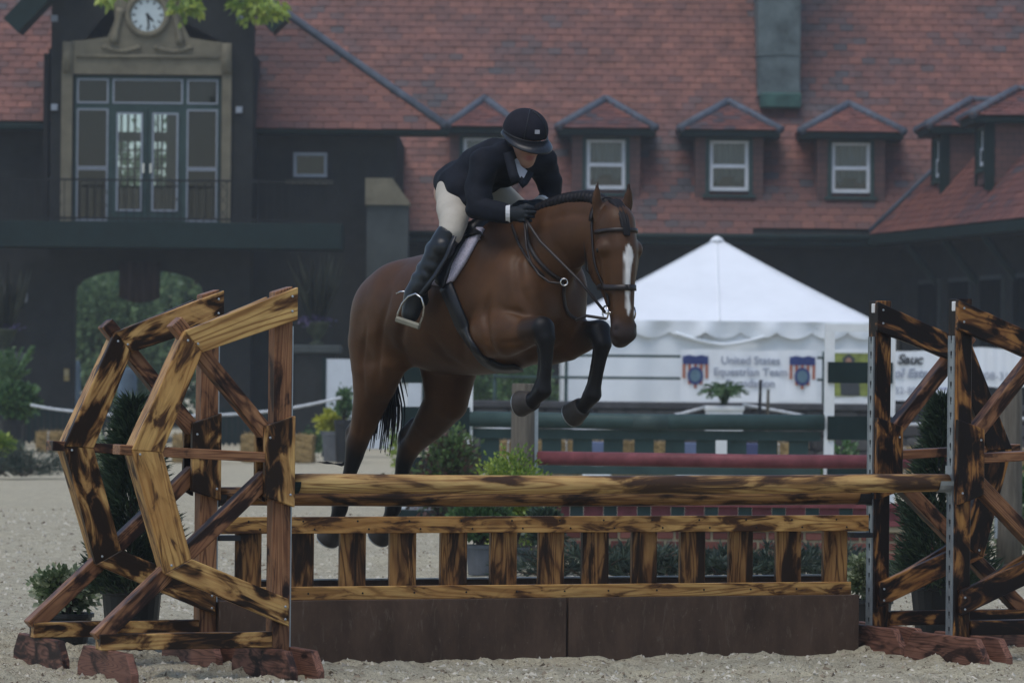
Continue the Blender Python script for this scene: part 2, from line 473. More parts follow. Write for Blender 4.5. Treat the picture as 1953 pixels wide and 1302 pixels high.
up_ = np.array([[0, 0, 1.0]]) * cs_[:, None] * RC.uniform(0.3, 1.1, (NCH_, 1))
dn_ = np.array([[0, 0, -0.004]])
CV = np.stack([base - dx_ + dn_, base + dx_ * 0.6 - dy_ + dn_, base + dx_ * 0.5 + dy_ + dn_, base + up_ + dx_ * 0.2], 1).reshape(-1, 3)
q4 = np.arange(NCH_)[:, None] * 4
CFc = np.concatenate([q4 + [[0, 1, 3]], q4 + [[1, 2, 3]], q4 + [[2, 0, 3]]], 1).reshape(-1, 3)
me = mesh_np('loose_footing', CV, CFc, mat_tint('footing_chips', [(0, (0.10, 0.075, 0.05)), (0.2, (0.27, 0.22, 0.16)), (0.5, (0.46, 0.42, 0.34)), (1, (0.60, 0.56, 0.47))], 0.95, 0.1, 5, 0, 0.1))
set_tint(me, np.repeat(RC.random(NCH_), 3))
ob('loose_footing', me, kind='stuff')

# ================================================================== BUILDINGS
def PZ(px, py, z):
    d = ray(px, py)
    return CAM + d * ((z - CAM_H) / d.z)
def ray_plane(px, py, p0, nrm):
    d = ray(px, py)
    return CAM + d * ((p0 - CAM).dot(nrm) / d.dot(nrm))
def in_poly(x, y, poly):
    c = False
    j = len(poly) - 1
    for i in range(len(poly)):
        xi, yi = poly[i]; xj, yj = poly[j]
        if (yi > y) != (yj > y) and x < (xj - xi) * (y - yi) / (yj - yi) + xi: c = not c
        j = i
    return c
TW, TE = 0.31, 0.195
def tile_vf(w, l):
    V = [(0.008, -0.02, 0.002), (w - 0.008, -0.02, 0.002), (w - 0.008, l, -0.014), (0.008, l, -0.014),
         (0.008, -0.02, 0.024), (w - 0.008, -0.02, 0.024), (w - 0.008, l, 0.006), (0.008, l, 0.006)]
    F = [(4, 5, 6, 7), (0, 1, 5, 4), (1, 2, 6, 5), (3, 0, 4, 7), (0, 3, 2, 1)]
    return V, F
_tv, _tf = tile_vf(TW, TE + 0.06)
TILE_ME = []
for k in range(12):
    me = mesh_np('roof_tile', _tv, _tf, M['tile'])
    set_tint(me, [(k + 0.5) / 12.0] * len(_tf))
    TILE_ME.append(me)
def tint_at(p, rnd):
    q = 0.55 + 1.0 * vnoise(p.x * 0.45, p.z * 0.8 + p.y * 0.4, 31) + 0.35 * vnoise(p.x * 1.4, p.z * 3.1, 33)
    return float(np.clip(q * 0.75 + 0.15 + rnd.gauss(0, 0.17), 0.02, 0.98))
class Tiles:
    "lays tiles on a slope; the first ones become parts of the thing, the rest one joined part"
    def __init__(s, thing, budget):
        s.t, s.left, s.V, s.F, s.T = thing, budget, [], [], []
        s.rnd = random.Random(5)
    def lay(s, p0, a, b, poly, tw=TW, te=TE, single=True):
        a = a.normalized(); b = b.normalized(); nn = a.cross(b).normalized()
        ts = [q[1] for q in poly]; ss = [q[0] for q in poly]
        rows = int((max(ts) - min(ts)) / te) + 1
        rot = Matrix((a, b, nn)).transposed()
        for r_ in range(rows):
            t = min(ts) + r_ * te
            off = (r_ % 2) * tw * 0.5 + s.rnd.uniform(-0.02, 0.02)
            x = min(ss) - tw + off
            while x < max(ss):
                if in_poly(x + tw / 2, t + te / 2, poly):
                    jit = s.rnd.uniform(-0.004, 0.006)
                    p = p0 + a * x + b * (t + s.rnd.uniform(-0.006, 0.006)) + nn * jit
                    tv = tint_at(p, s.rnd)
                    if single and s.left > 0:
                        s.left -= 1
                        o = bpy.data.objects.new('roof_tile', TILE_ME[min(11, int(tv * 12))])
                        mw = rot.to_4x4(); mw.translation = p - s.t.location
                        o.matrix_local = mw
                        link(o, s.t)
                    else:
                        k = len(s.V)
                        for q in _tv:
                            w_ = p + a * (q[0] * tw / TW) + b * (q[1] * te / TE) + nn * q[2]
                            s.V.append(tuple(w_ - s.t.location))
                        s.F += [tuple(i + k for i in f) for f in _tf]
                        s.T += [tv] * len(_tf)
                x += tw
    def finish(s):
        if s.V:
            me = mesh_np('roof_tiles', s.V, s.F, M['tile'])
            set_tint(me, s.T)
            ob('roof_tiles', me, s.t, kind='stuff')
def slope_poly(pts, p0, a, b):
    nn = a.cross(b)
    out = []
    for px, py in pts:
        q = ray_plane(px, py, p0, nn) - p0
        out.append((q.dot(a.normalized()), q.dot(b.normalized())))
    return out
def poly_face(name, p0, a, b, poly, mat, parent, sink=0.05, thick=0.12):
    nn = a.cross(b).normalized(); a = a.normalized(); b = b.normalized()
    o3 = parent.location
    top = [p0 + a * x + b * y - nn * sink - o3 for x, y in poly]
    bot = [p - nn * thick for p in top]
    k = len(poly)
    F = [tuple(range(k)), tuple(range(2 * k - 1, k - 1, -1))] + [(i, i + k, (i + 1) % k + k, (i + 1) % k) for i in range(k)]
    return ob(name, mesh_np(name, top + bot, F, mat), parent)

# ------------------------------------------------------------------ gatehouse (left)
YG = 88.0
SG = YG / FPX
def GX(px): return (px - CX) * SG
def GZ(py, px=275): return P(px, py, YG).z
gate = empty('gatehouse', (GX(275), YG, 0), label='dark stucco gatehouse with clock, balcony and arched carriageway', cat='building')
O = gate.location
def gbox(name, px0, px1, py0, py1, y0, y1, mat, parent=None, ref=None, bevel=0.0):
    "front-facing block given by photo pixels (py0 top, py1 bottom), y relative to the facade"
    z0 = 0.0 if py1 is None else GZ(py1, ref or (px0 + px1) / 2)
    z1 = GZ(py0, ref or (px0 + px1) / 2)
    mb = MB().box(GX(px0) - O.x, GX(px1) - O.x, y0, y1, z0, z1)
    return mb.build(name, mat, parent or gate, bevel=bevel)
# facade with its two openings
wl, wr = GX(92) - O.x, GX(478) - O.x
ox0, ox1 = GX(137) - O.x, GX(416) - O.x
oz0, oz1 = GZ(424), GZ(146)
ax0, ax1 = GX(141) - O.x, GX(386) - O.x
az_s, az_t = GZ(560), GZ(514)
mb = MB()
ZT = 13.5
mb.box(wl, ox0, 0, 0.45, oz0, ZT); mb.box(ox1, wr, 0, 0.45, oz0, ZT); mb.box(ox0, ox1, 0, 0.45, oz1, ZT)
mb.box(wl, wr, 0, 0.45, az_t + 0.12, oz0)
mb.box(wl - 0.5, ax0, 0.003, 0.45, 0, az_t + 0.12); mb.box(ax1, wr, 0.003, 0.45, 0, az_t + 0.12)
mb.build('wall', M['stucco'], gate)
arc = []
cxm, hw = (ax0 + ax1) / 2, (ax1 - ax0) / 2
for k in range(17):
    th = math.pi * k / 16
    arc.append((cxm - hw * math.cos(th), az_s + (az_t - az_s) * math.sin(th) ** 0.8))
mb = MB()
for k in range(16):
    (x0, z0), (x1, z1) = arc[k], arc[k + 1]
    mb.prism([(x0, z0), (x1, z1), (x1, az_t + 0.12), (x0, az_t + 0.12)], 0.003, 0.45)
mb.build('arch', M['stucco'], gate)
# passage behind the arch
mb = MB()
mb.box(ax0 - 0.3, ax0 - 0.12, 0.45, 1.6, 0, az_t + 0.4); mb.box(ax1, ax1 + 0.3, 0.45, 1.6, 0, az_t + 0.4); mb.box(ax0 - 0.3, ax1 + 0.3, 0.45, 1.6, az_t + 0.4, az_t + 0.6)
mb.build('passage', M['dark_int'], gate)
# the room behind the balcony doors, with windows at its back
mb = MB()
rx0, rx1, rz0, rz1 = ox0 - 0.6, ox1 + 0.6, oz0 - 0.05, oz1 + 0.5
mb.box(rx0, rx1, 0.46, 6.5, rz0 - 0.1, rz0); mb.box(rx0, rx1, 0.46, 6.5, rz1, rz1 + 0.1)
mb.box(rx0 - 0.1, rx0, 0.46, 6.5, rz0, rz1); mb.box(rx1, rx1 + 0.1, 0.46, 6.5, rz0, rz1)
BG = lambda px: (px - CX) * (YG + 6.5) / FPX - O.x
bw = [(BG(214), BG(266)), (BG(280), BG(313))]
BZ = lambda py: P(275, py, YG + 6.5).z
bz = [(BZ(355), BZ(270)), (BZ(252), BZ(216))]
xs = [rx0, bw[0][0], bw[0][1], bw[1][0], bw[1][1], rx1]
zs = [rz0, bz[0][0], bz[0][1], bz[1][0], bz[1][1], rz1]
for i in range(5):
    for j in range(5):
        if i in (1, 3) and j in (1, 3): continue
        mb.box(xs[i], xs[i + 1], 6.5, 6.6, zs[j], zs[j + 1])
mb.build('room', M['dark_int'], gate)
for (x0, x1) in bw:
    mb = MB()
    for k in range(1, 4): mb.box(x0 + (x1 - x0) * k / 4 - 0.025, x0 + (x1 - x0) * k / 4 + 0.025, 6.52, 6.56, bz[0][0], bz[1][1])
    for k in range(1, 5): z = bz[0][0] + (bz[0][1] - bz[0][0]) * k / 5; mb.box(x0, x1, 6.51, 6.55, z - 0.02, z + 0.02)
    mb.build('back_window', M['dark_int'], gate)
# cream stone surround
sur = [(113, 424), (113, 118), (130, 98), (132, 80), (158, 78), (200, 72), (213, 40), (212, 8), (222, -40), (330, -40), (340, 8), (340, 40), (356, 72), (394, 78), (418, 80), (420, 98), (437, 118), (437, 424), (419, 424), (419, 143), (134, 143), (134, 424)]
pts = [(GX(a) - O.x, GZ(c)) for a, c in sur]
bm = bmesh.new()
fv = [bm.verts.new((x, -0.10, z)) for x, z in pts]
fc = bm.faces.new(fv)
bmesh.ops.triangulate(bm, faces=[fc])
ex = bmesh.ops.extrude_face_region(bm, geom=list(bm.faces))
for q in ex['geom']:
    if isinstance(q, bmesh.types.BMVert): q.co.y = 0.05
bmesh.ops.recalc_face_normals(bm, faces=list(bm.faces))
me = bpy.data.meshes.new('stone_surround'); bm.to_mesh(me); bm.free(); me.materials.append(M['cream_stone'])
surround = ob('stone_surround', me, gate)
mb = MB()
for s_ in (-1, 1):       # carved swags and scrolls
    for k in range(9):
        t = k / 8
        x = GX(276 + s_ * (18 + 62 * t)) - O.x; z = GZ(92 + 10 * math.sin(t * math.pi) - 12 * t * (1 - t))
        mb.lathe([(0.0, -0.05), (0.075, -0.03), (0.085, 0.0), (0.06, 0.04), (0.0, 0.06)], 8, (x, -0.10, z))
    sc_ = [(GX(276 + s_ * (64 - 14 * t)) - O.x, -0.12, GZ(84 - 66 * t)) for t in np.linspace(0, 1, 8)]
    mb.tube(sc_, [0.10, 0.09, 0.075, 0.065, 0.065, 0.07, 0.09, 0.11], 8)
    mb.box(GX(276 + s_ * 152) - O.x - 0.1, GX(276 + s_ * 152) - O.x + 0.1, -0.16, -0.09, GZ(140), GZ(82))
mb.box(GX(140) - O.x, GX(412) - O.x, -0.16, -0.09, GZ(112), GZ(106))
mb.build('carving', M['cream_stone'], surround, sm=True)
# clock
ccx, ccz = GX(276) - O.x, GZ(30)
ck = MB().lathe([(0.44, 0), (0.47, 0.03), (0.46, 0.09), (0.40, 0.11), (0.345, 0.06), (0.345, 0.0)], 40)
clock = ob('clock', ck.mesh('clock', M['cream_stone'], True), gate, loc=(ccx, -0.10, ccz), rot=(R(90), 0, 0))
cf = MB().lathe([(0.345, 0.0), (0.345, 0.03)], 40)
ob('dial', cf.mesh('dial', mat_plain('dial_white', (0.46, 0.53, 0.54), 0.4, 0.08)), clock)
def hand(name, ang, ln, w, z):
    a = R(ang)
    d = (math.sin(a), math.cos(a)); pr = (d[1], -d[0])
    V = []
    for (t, ww) in ((-0.04, w), (ln * 0.7, w), (ln, w * 0.3)):
        for s_ in (-1, 1):
            V.append((d[0] * t + pr[0] * ww * s_, d[1] * t + pr[1] * ww * s_, z))
    V += [(x, y, z + 0.008) for x, y, _ in V]
    F = [(0, 1, 3, 2), (2, 3, 5, 4), (6, 8, 9, 7), (8, 10, 11, 9), (0, 2, 8, 6), (2, 4, 10, 8), (1, 7, 9, 3), (3, 9, 11, 5), (0, 6, 7, 1), (4, 5, 11, 10)]
    return ob(name, mesh_np(name, V, F, M['iron']), clock)
hand('minute_hand', 173, 0.30, 0.018, 0.045)
hand('hour_hand', 137, 0.19, 0.024, 0.036)
for k in range(12):
    a = R(30 * k)
    d = Vector((math.sin(a), math.cos(a), 0)); pr = Vector((d.y, -d.x, 0))
    w_, l0, l1 = 0.014, 0.25, 0.325
    V = [d * l0 - pr * w_, d * l0 + pr * w_, d * l1 + pr * w_, d * l1 - pr * w_]
    V = [p + Vector((0, 0, 0.031)) for p in V] + [p + Vector((0, 0, 0.037)) for p in V]
    ob('hour_mark', mesh_np('hour_mark', V, [(4, 5, 6, 7), (0, 1, 5, 4), (1, 2, 6, 5), (2, 3, 7, 6), (3, 0, 4, 7)], M['iron']), clock)
# big window and balcony doors
wframe = MB()
def fbar(mb_, px0, px1, py0, py1, y0=0.02, y1=0.12):
    mb_.box(GX(px0) - O.x, GX(px1) - O.x, y0, y1, GZ(py1), GZ(py0))
for px0, px1 in ((137, 142), (202, 210), (344, 352), (411, 416)): fbar(wframe, px0, px1, 146, 424)
fbar(wframe, 142.2, 410.8, 146, 151, 0.024, 0.116); fbar(wframe, 142.2, 410.8, 198, 208, 0.024, 0.116)
wf = wframe.build('window_frame', M['green_paint'], gate)
def pane(px0, px1, py0, py1, parent, name='pane', mat=None, rim=3.0, rmat='grey_frame'):
    mb_ = MB()
    fbar(mb_, px0, px0 + rim, py0, py1, 0.0, 0.03); fbar(mb_, px1 - rim, px1, py0, py1, 0.0, 0.03)
    fbar(mb_, px0 + rim, px1 - rim, py0, py0 + rim, 0.002, 0.028); fbar(mb_, px0 + rim, px1 - rim, py1 - rim, py1, 0.002, 0.028)
    mb_.build('sash', M[rmat], parent)
    mb_ = MB(); mb_.box(GX(px0 + rim) - O.x, GX(px1 - rim) - O.x, 0.012, 0.018, GZ(py1 - rim), GZ(py0 + rim))
    mb_.build(name, M[mat or 'glass_dark'], parent)
for a in ((142, 202, 151, 198), (210, 344, 151, 198), (352, 411, 151, 198), (142, 202, 208, 321), (142, 202, 322, 422), (352, 411, 208, 321), (352, 411, 322, 422)):
    pane(*a, wf)
for px0, px1, hx in ((210, 276, 270), (278, 344, 284)):
    db = MB(); fbar(db, px0, px0 + 8, 208, 422, 0.03, 0.10); fbar(db, px1 - 8, px1, 208, 422, 0.03, 0.10)
    fbar(db, px0 + 8, px1 - 8, 208, 215, 0.033, 0.097); fbar(db, px0 + 8, px1 - 8, 403, 422, 0.033, 0.097)
    dr = db.build('balcony_door', M['green_paint'], gate)
    pane(px0 + 8, px1 - 8, 215, 403, dr, mat='glass', rim=3.5)
    MB().box(GX(hx) - O.x - 0.02, GX(hx) - O.x + 0.02, -0.03, 0.03, GZ(330), GZ(312)).build('handle', M['steel'], dr)
# dark curtains behind the side lights
for px0, px1 in ((142, 202), (352, 411)):
    mb = MB(); fbar(mb, px0, px1, 200, 422, 0.30, 0.34)
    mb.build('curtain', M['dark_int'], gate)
# balcony
mb = MB().box(GX(-60) - O.x, GX(655) - O.x, -1.5, 0.0, GZ(476), GZ(428))
mb.build('balcony_deck', M['green_trim'], gate, bevel=0.01)
mb = MB()
zr = GZ(348)
mb.box(GX(-60) - O.x, GX(640) - O.x, -1.47, -1.43, zr - 0.04, zr); mb.box(GX(-60) - O.x, GX(640) - O.x, -1.465, -1.435, GZ(424), GZ(420))
rail = mb.build('balcony_rail', M['iron'], gate)
x = GX(-55) - O.x
bal = MB().box(-0.009, 0.009, -0.009, 0.009, 0, zr - 0.02 - GZ(428)).mesh('baluster', M['iron'])
while x < GX(638) - O.x:
    ob('baluster', bal, rail, loc=(x, -1.45, GZ(428)))
    x += 0.16
for px in (120, 205, 345, 432, 640):      # crossed panels
    x = GX(px) - O.x
    q = MB()
    for k in range(3):
        z0 = GZ(422) + k * 0.27
        q.tube([(x - 0.10, -1.455, z0), (x + 0.10, -1.455, z0 + 0.27)], 0.008, 4); q.tube([(x + 0.10, -1.445, z0), (x - 0.10, -1.445, z0 + 0.27)], 0.008, 4)
    q.build('rail_lattice', M['iron'], rail)
# lower flanks and the block to the right of the gable
YB = 1.4      # set back from the gable face
def bx(px, y=YB): return (px - CX) * (YG + y) / FPX - O.x
def bz_(py, px, y=YB): return P(px, py, YG + y).z
ez = bz_(246, 660)
# back block wall split round the small window
wx0, wx1, wz0, wz1 = bx(556), bx(621), bz_(338, 588), bz_(291, 588)
mb = MB(); L0, L1 = bx(476), bx(752)
mb.box(L0, wx0, YB, YB + 0.4, 0, ez); mb.box(wx1, L1, YB, YB + 0.4, 0, ez); mb.box(wx0, wx1, YB, YB + 0.4, 0, wz0); mb.box(wx0, wx1, YB, YB + 0.4, wz1, ez)
mb.box(bx(735), bx(752), YB + 0.4, YB + 7, 0, ez)
mb.build('side_wall', M['stucco'], gate)
MB().box(bx(-900), bx(96), YB, YB + 0.4, 0, ez).build('side_wall', M['stucco'], gate)
sw = MB()
fr = 0.07
for a in ((wx0, wx0 + fr, wz0, wz1), (wx1 - fr, wx1, wz0, wz1), (wx0 + fr, wx1 - fr, wz0, wz0 + fr), (wx0 + fr, wx1 - fr, wz1 - fr, wz1)):
    sw.box(a[0], a[1], YB - 0.02 + (0.002 if a[1] - a[0] > 0.2 else 0), YB + 0.1, a[2], a[3])
swo = sw.build('small_window', M['grey_frame'], gate)
MB().box(wx0 + fr, wx1 - fr, YB + 0.04, YB + 0.05, wz0 + fr, wz1 - fr).build('pane', M['glass_dark'], swo)
MB().box(wx0, wx1, YB + 0.35, YB + 0.39, wz0, wz1).build('blind', M['curtain'], swo)
MB().box(bx(542), bx(632), YB - 0.12, YB - 0.002, bz_(351, 588), bz_(344, 588)).build('sill', M['cream_stone'], swo)
MB().box(bx(546), wx0, YB - 0.05, YB - 0.002, wz0 - 0.05, wz1 + 0.1).build('window_reveal', M['dark_int'], swo)
MB().box(wx1, bx(631), YB - 0.05, YB - 0.002, wz0 - 0.05, wz1 + 0.1).build('window_reveal', M['dark_int'], swo)
# gutter and eaves
MB().box(bx(470, 0.9), bx(852, 0.9), 0.78, YB + 0.2, bz_(257, 660, 0.9), bz_(243, 660, 0.9)).build('gutter', M['green_trim'], gate, bevel=0.03)
MB().box(bx(-900, 0.9), bx(92, 0.9), 0.78, YB + 0.2, bz_(247, 20, 0.9), bz_(234, 20, 0.9)).build('gutter', M['green_trim'], gate, bevel=0.03)
# roof of the block, with its hip
a_, b_ = Vector((1, 0, 0)), Vector((0, math.cos(R(50)), math.sin(R(50))))
p0 = Vector((GX(470), YG + 0.75, bz_(243, 660, 0.9)))
T = Tiles(gate, 230)
poly = slope_poly([(468, 243), (852, 243), (526, 14), (500, -40), (468, -40)], p0, a_, b_)
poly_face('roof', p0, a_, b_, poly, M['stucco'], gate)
T.lay(p0, a_, b_, poly)
polyL = slope_poly([(-900, 234), (120, 234), (120, -160), (-900, -160)], p0, a_, b_)
poly_face('roof', p0, a_, b_, polyL, M['stucco'], gate)
T.lay(p0, a_, b_, polyL)
T.finish()
hp = [p0 + a_ * x + b_ * y - O for x, y in slope_poly([(850, 242), (690, 130), (526, 14), (480, -19)], p0, a_, b_)]
MB().tube([q + Vector((0, -0.03, 0.03)) for q in hp], 0.085, 8).build('hip_cap', M['lead'], gate, sm=True)
# verge boards of the gable
for s_, pa, pb in ((-1, (34, 62), (150, -60)), (1, (520, 62), (404, -60))):
    A = P(pa[0], pa[1], YG - 0.7) - O; Bv = P(pb[0], pb[1], YG - 0.7) - O
    d = (Bv - A).normalized(); up = Vector((0, -1, 0)).cross(d) * (-1 if s_ > 0 else 1)
    up = up if up.z > 0 else -up
    V = [A, Bv, Bv + up * 0.42, A + up * 0.42]
    V = V + [q + Vector((0, 0.9, 0)) for q in V]
    MBv = MB(); MBv.add(V, [(0, 1, 2, 3), (7, 6, 5, 4), (0, 4, 5, 1), (1, 5, 6, 2), (2, 6, 7, 3), (3, 7, 4, 0)])
    MBv.build('verge_board', M['green_trim'], gate)
for px, py in ((98, 36), (452, 36), (100, 205), (452, 210)):
    gbox('bracket_lamp', px - 6, px + 6, py - 6, py + 6, -0.12, 0.0, M['grey_frame'])
# buttress
px0, px1 = 697, 776
yb0 = YB - 1.0
but = MB().box(bx(px0, yb0), bx(px1, yb0), yb0, YB - 0.003, 0, bz_(389, 735, yb0)).build('buttress', M['stucco_green'], gate)
MB().prism([(bx(694, yb0), bz_(391, 735, yb0)), (bx(779, yb0), bz_(391, 735, yb0)), (bx(779, yb0), bz_(386, 735, yb0)), (bx(745, yb0), bz_(340, 735, yb0)), (bx(694, yb0), bz_(340, 735, yb0))], yb0 - 0.08, YB - 0.002).build('buttress_cap', M['cream_stone'], but)
# hanging cloth in the arch, wall lamps, notice
cl = []
CN = 14
V, F = [], []
for i in range(CN + 1):
    t = i / CN
    x = GX(229 + 77 * t) - O.x; y = -0.25 + 0.05 * math.sin(t * 19)
    V += [(x, y, GZ(500)), (x, y + 0.01, GZ(568 + 10 * math.sin(t * 3.1)))]
for i in range(CN): F.append((2 * i, 2 * i + 1, 2 * i + 3, 2 * i + 2))
me = mesh_np('hanging_cloth', V, F, mat_plain('striped_dark_cloth', (0.030, 0.020, 0.018), 0.9, 0.6, 2.5, stretch=(9, 1, 0.2)), True)
cloth = ob('hanging_banner', me, None, loc=O, label='dark brown striped cloth hanging in the carriage arch', cat='banner')
sol = cloth.modifiers.new('thickness', 'SOLIDIFY'); sol.thickness = 0.02
for px, py in ((46, 570),):
    q = empty('wall_lamp', (GX(px), YG - 0.12, GZ(py)), label='small pale wall lamp on dark gatehouse wall beside the arch', cat='lamp')
    MB().box(-0.06, 0.06, 0.06, 0.13, -0.08, 0.08).build('bracket', M['iron'], q)
    MB().lathe([(0.05, -0.11), (0.085, -0.06), (0.085, 0.08), (0.03, 0.13)], 8).build('lamp_glass', mat_plain('frosted', (0.24, 0.26, 0.29), 0.3, 0.1), q)
q = empty('notice', (GX(128), YG - 0.03, GZ(716)), label='small yellowish notice on the gatehouse wall at the arch edge', cat='sign')
MB().box(-0.055, 0.055, -0.012, 0.02, -0.13, 0.13).build('board', mat_plain('old_paper', (0.22, 0.17, 0.07), 0.7, 0.2), q)
MB().box(-0.045, 0.045, -0.018, -0.0125, -0.02, 0.10).build('sheet', mat_plain('old_paper_pale', (0.28, 0.24, 0.14), 0.7, 0.2), q)

# ------------------------------------------------------------------ stable wing (long tiled roof)
YS = 95.0
sw_z = P(1200, 442, YS).z
wing_b = empty('stable_wing', ((1200 - CX) * YS / FPX, YS, 0), label='long stable building with steep red tiled roof and four facing dormers', cat='building')
O2 = wing_b.location
SL = R(57)
a_, b_ = Vector((1, 0, 0)), Vector((0, math.cos(SL), math.sin(SL)))
p0 = Vector((O2.x, YS, sw_z))
pN = a_.cross(b_)
poly = [(-7.0, 0), (14.5, 0), (14.5, 9.0), (-9.0, 9.0)]
poly_face('roof', p0, a_, b_, poly, M['stucco'], wing_b)
T = Tiles(wing_b, 300)
tp = slope_poly([(742, 441), (1720, 441), (2010, 230), (2010, -30), (470, -30), (520, 5), (700, 130), (742, 160)], p0, a_, b_)
T.lay(p0, a_, b_, tp)
X0, X1 = (700 - CX) * YS / FPX - O2.x, (2010 - CX) * YS / FPX - O2.x
MB().box(X0, X1, -0.25, 0.1, sw_z - 0.30, sw_z - 0.06).build('fascia', M['green_trim'], wing_b, bevel=0.03)
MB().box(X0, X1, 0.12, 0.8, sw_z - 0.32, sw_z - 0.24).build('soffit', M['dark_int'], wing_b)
MB().box(X0, X1, 0.8, 1.1, 0, sw_z - 0.1).build('wall', M['stucco'], wing_b)
MB().tube([(X0, -0.30, sw_z - 0.10), (X1, -0.30, sw_z - 0.10)], 0.07, 8).build('gutter', M['green_trim'], wing_b, sm=True)
# ground floor openings, dim behind the tent
for px in (1140, 1420, 1700, 1760, 1820, 1870):
    x = (px - CX) * YS / FPX - O2.x
    dw = MB().box(x - 0.5, x + 0.5, 0.74, 0.80, 0.9, 2.9).build('stable_window', M['green_trim'], wing_b)
    MB().box(x - 0.42, x - 0.03, 0.72, 0.738, 1.0, 2.8).build('pane', M['glass_dark'], dw)
    MB().box(x + 0.03, x + 0.42, 0.72, 0.738, 1.0, 2.8).build('pane', M['glass_dark'], dw)

def dormer(building, origin, rz, w_face, w_eave, win_w, z_bot, z_eave, z_top, z_w0, z_w1, tiles, back=3.2, curtain=True, post=False):
    "origin: middle of the face on the roof; local -y faces outward"
    hw, he = w_face / 2, w_eave / 2
    ww = win_w / 2
    mb = MB()
    loc = origin - building.location
    # face round the window, cheeks
    mb.box(-hw, -ww - 0.09, 0, 0.12, z_bot, z_eave); mb.box(ww + 0.09, hw, 0, 0.12, z_bot, z_eave)
    mb.box(-ww - 0.09, ww + 0.09, 0.001, 0.12, z_bot, z_w0 - 0.09); mb.box(-ww - 0.09, ww + 0.09, 0.001, 0.12, z_w1 + 0.06, z_eave)
    mb.box(-hw + 0.002, -hw + 0.1, 0.12, back, z_bot, z_eave); mb.box(hw - 0.1, hw - 0.002, 0.12, back, z_bot, z_eave)
    d = ob('dormer', mb.mesh('dormer', mat_tile_wall), building, loc=loc, rot=(0, 0, rz))
    # eave board and roof
    MB().box(-he, he, -0.32, back - 0.6, z_eave - 0.02, z_eave + 0.13).build('eave_board', M['green_trim'], d, bevel=0.02)
    rt = Vector((0, 0.75, z_top)); zz = z_eave + 0.135
    c1, c2 = Vector((-he - 0.02, -0.36, zz)), Vector((he + 0.02, -0.36, zz)); c3, c4 = Vector((he + 0.02, back, zz)), Vector((-he - 0.02, back, zz))
    rb = Vector((0, back, z_top))
    rm = MB().add([c1, c2, c3, c4, rt, rb], [(0, 1, 4), (1, 2, 5, 4), (0, 4, 5, 3), (0, 3, 2, 1), (2, 3, 5)])
    rm.build('dormer_roof', mat_tile_wall, d)
    rot = Matrix.Rotation(rz, 4, 'Z')
    def W(q): return origin + (rot @ q)
    for tri in ((c1, c2, rt), (c2, c3, rb, rt), (c4, c1, rt, rb)):
        A = W(tri[0]); a1 = (W(tri[1]) - A).normalized(); nn = a1.cross(W(tri[2]) - A).normalized(); b1 = nn.cross(a1)
        pl = [((W(q) - A).dot(a1), (W(q) - A).dot(b1)) for q in tri]
        tiles.lay(A + nn * 0.012, a1, b1, pl, 0.26, 0.16, single=False)
    for q in (c1, c2):
        MB().tube([q + Vector((0, 0, 0.01)), rt + Vector((0, 0, 0.03))], 0.10, 7).build('hip_cap', M['lead'], d, sm=True)
    MB().tube([rt + Vector((0, -0.03, 0.03)), rb + Vector((0, 0, 0.03))], 0.075, 7).build('ridge_cap', M['lead'], d, sm=True)
    # window
    fm = MB()
    fm.box(-ww - 0.09, -ww, -0.03, 0.1, z_w0 - 0.09, z_w1 + 0.06); fm.box(ww, ww + 0.09, -0.03, 0.1, z_w0 - 0.09, z_w1 + 0.06)
    fm.box(-ww - 0.16, ww + 0.16, -0.07, 0.1, z_w0 - 0.15, z_w0 - 0.088); fm.box(-ww, ww, -0.028, 0.1, z_w1, z_w1 + 0.06)
    fm.build('window_frame', M['green_paint'], d)
    zm = (z_w0 + z_w1) / 2 - 0.02
    for nm, z0, z1, yo in (('lower_sash', z_w0 + 0.002, zm + 0.03, 0.03), ('upper_sash', zm - 0.03, z_w1 - 0.002, 0.062)):
        f_ = 0.085
        s_ = MB().box(-ww + 0.001, -ww + f_, yo, yo + 0.03, z0, z1).box(ww - f_, ww - 0.001, yo, yo + 0.03, z0, z1)
        s_.box(-ww + f_, ww - f_, yo + 0.002, yo + 0.028, z0, z0 + f_).box(-ww + f_, ww - f_, yo + 0.002, yo + 0.028, z1 - 0.06, z1)
        s_.build(nm, M['white_frame'], d)
        MB().box(-ww + f_, ww - f_, yo + 0.012, yo + 0.017, z0 + f_, z1 - 0.06).build('pane', M['glass'], d)
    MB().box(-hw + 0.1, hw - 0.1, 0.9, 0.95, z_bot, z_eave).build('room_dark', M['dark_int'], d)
    if curtain:
        V, F = [], []
        for i in range(25):
            x = -ww + 2 * ww * i / 24
            y = 0.28 + 0.03 * math.sin(i * 1.9)
            V += [(x, y, z_w0 + (0.35 if abs(x) < ww * 0.35 else 0.0)), (x, y, z_w1)]
        for i in range(24): F.append((2 * i, 2 * i + 1, 2 * i + 3, 2 * i + 2))
        ob('curtain', mesh_np('curtain', V, F, M['curtain'], True), d)
    if post:
        MB().box(-hw - 0.03, -hw + 0.16, -0.035, 0.16, z_bot - 0.15, z_eave - 0.021).build('corner_post', M['green_trim'], d)
        MB().box(hw - 0.16, hw + 0.03, -0.035, 0.16, z_bot - 0.15, z_eave - 0.021).build('corner_post', M['green_trim'], d)
    return d
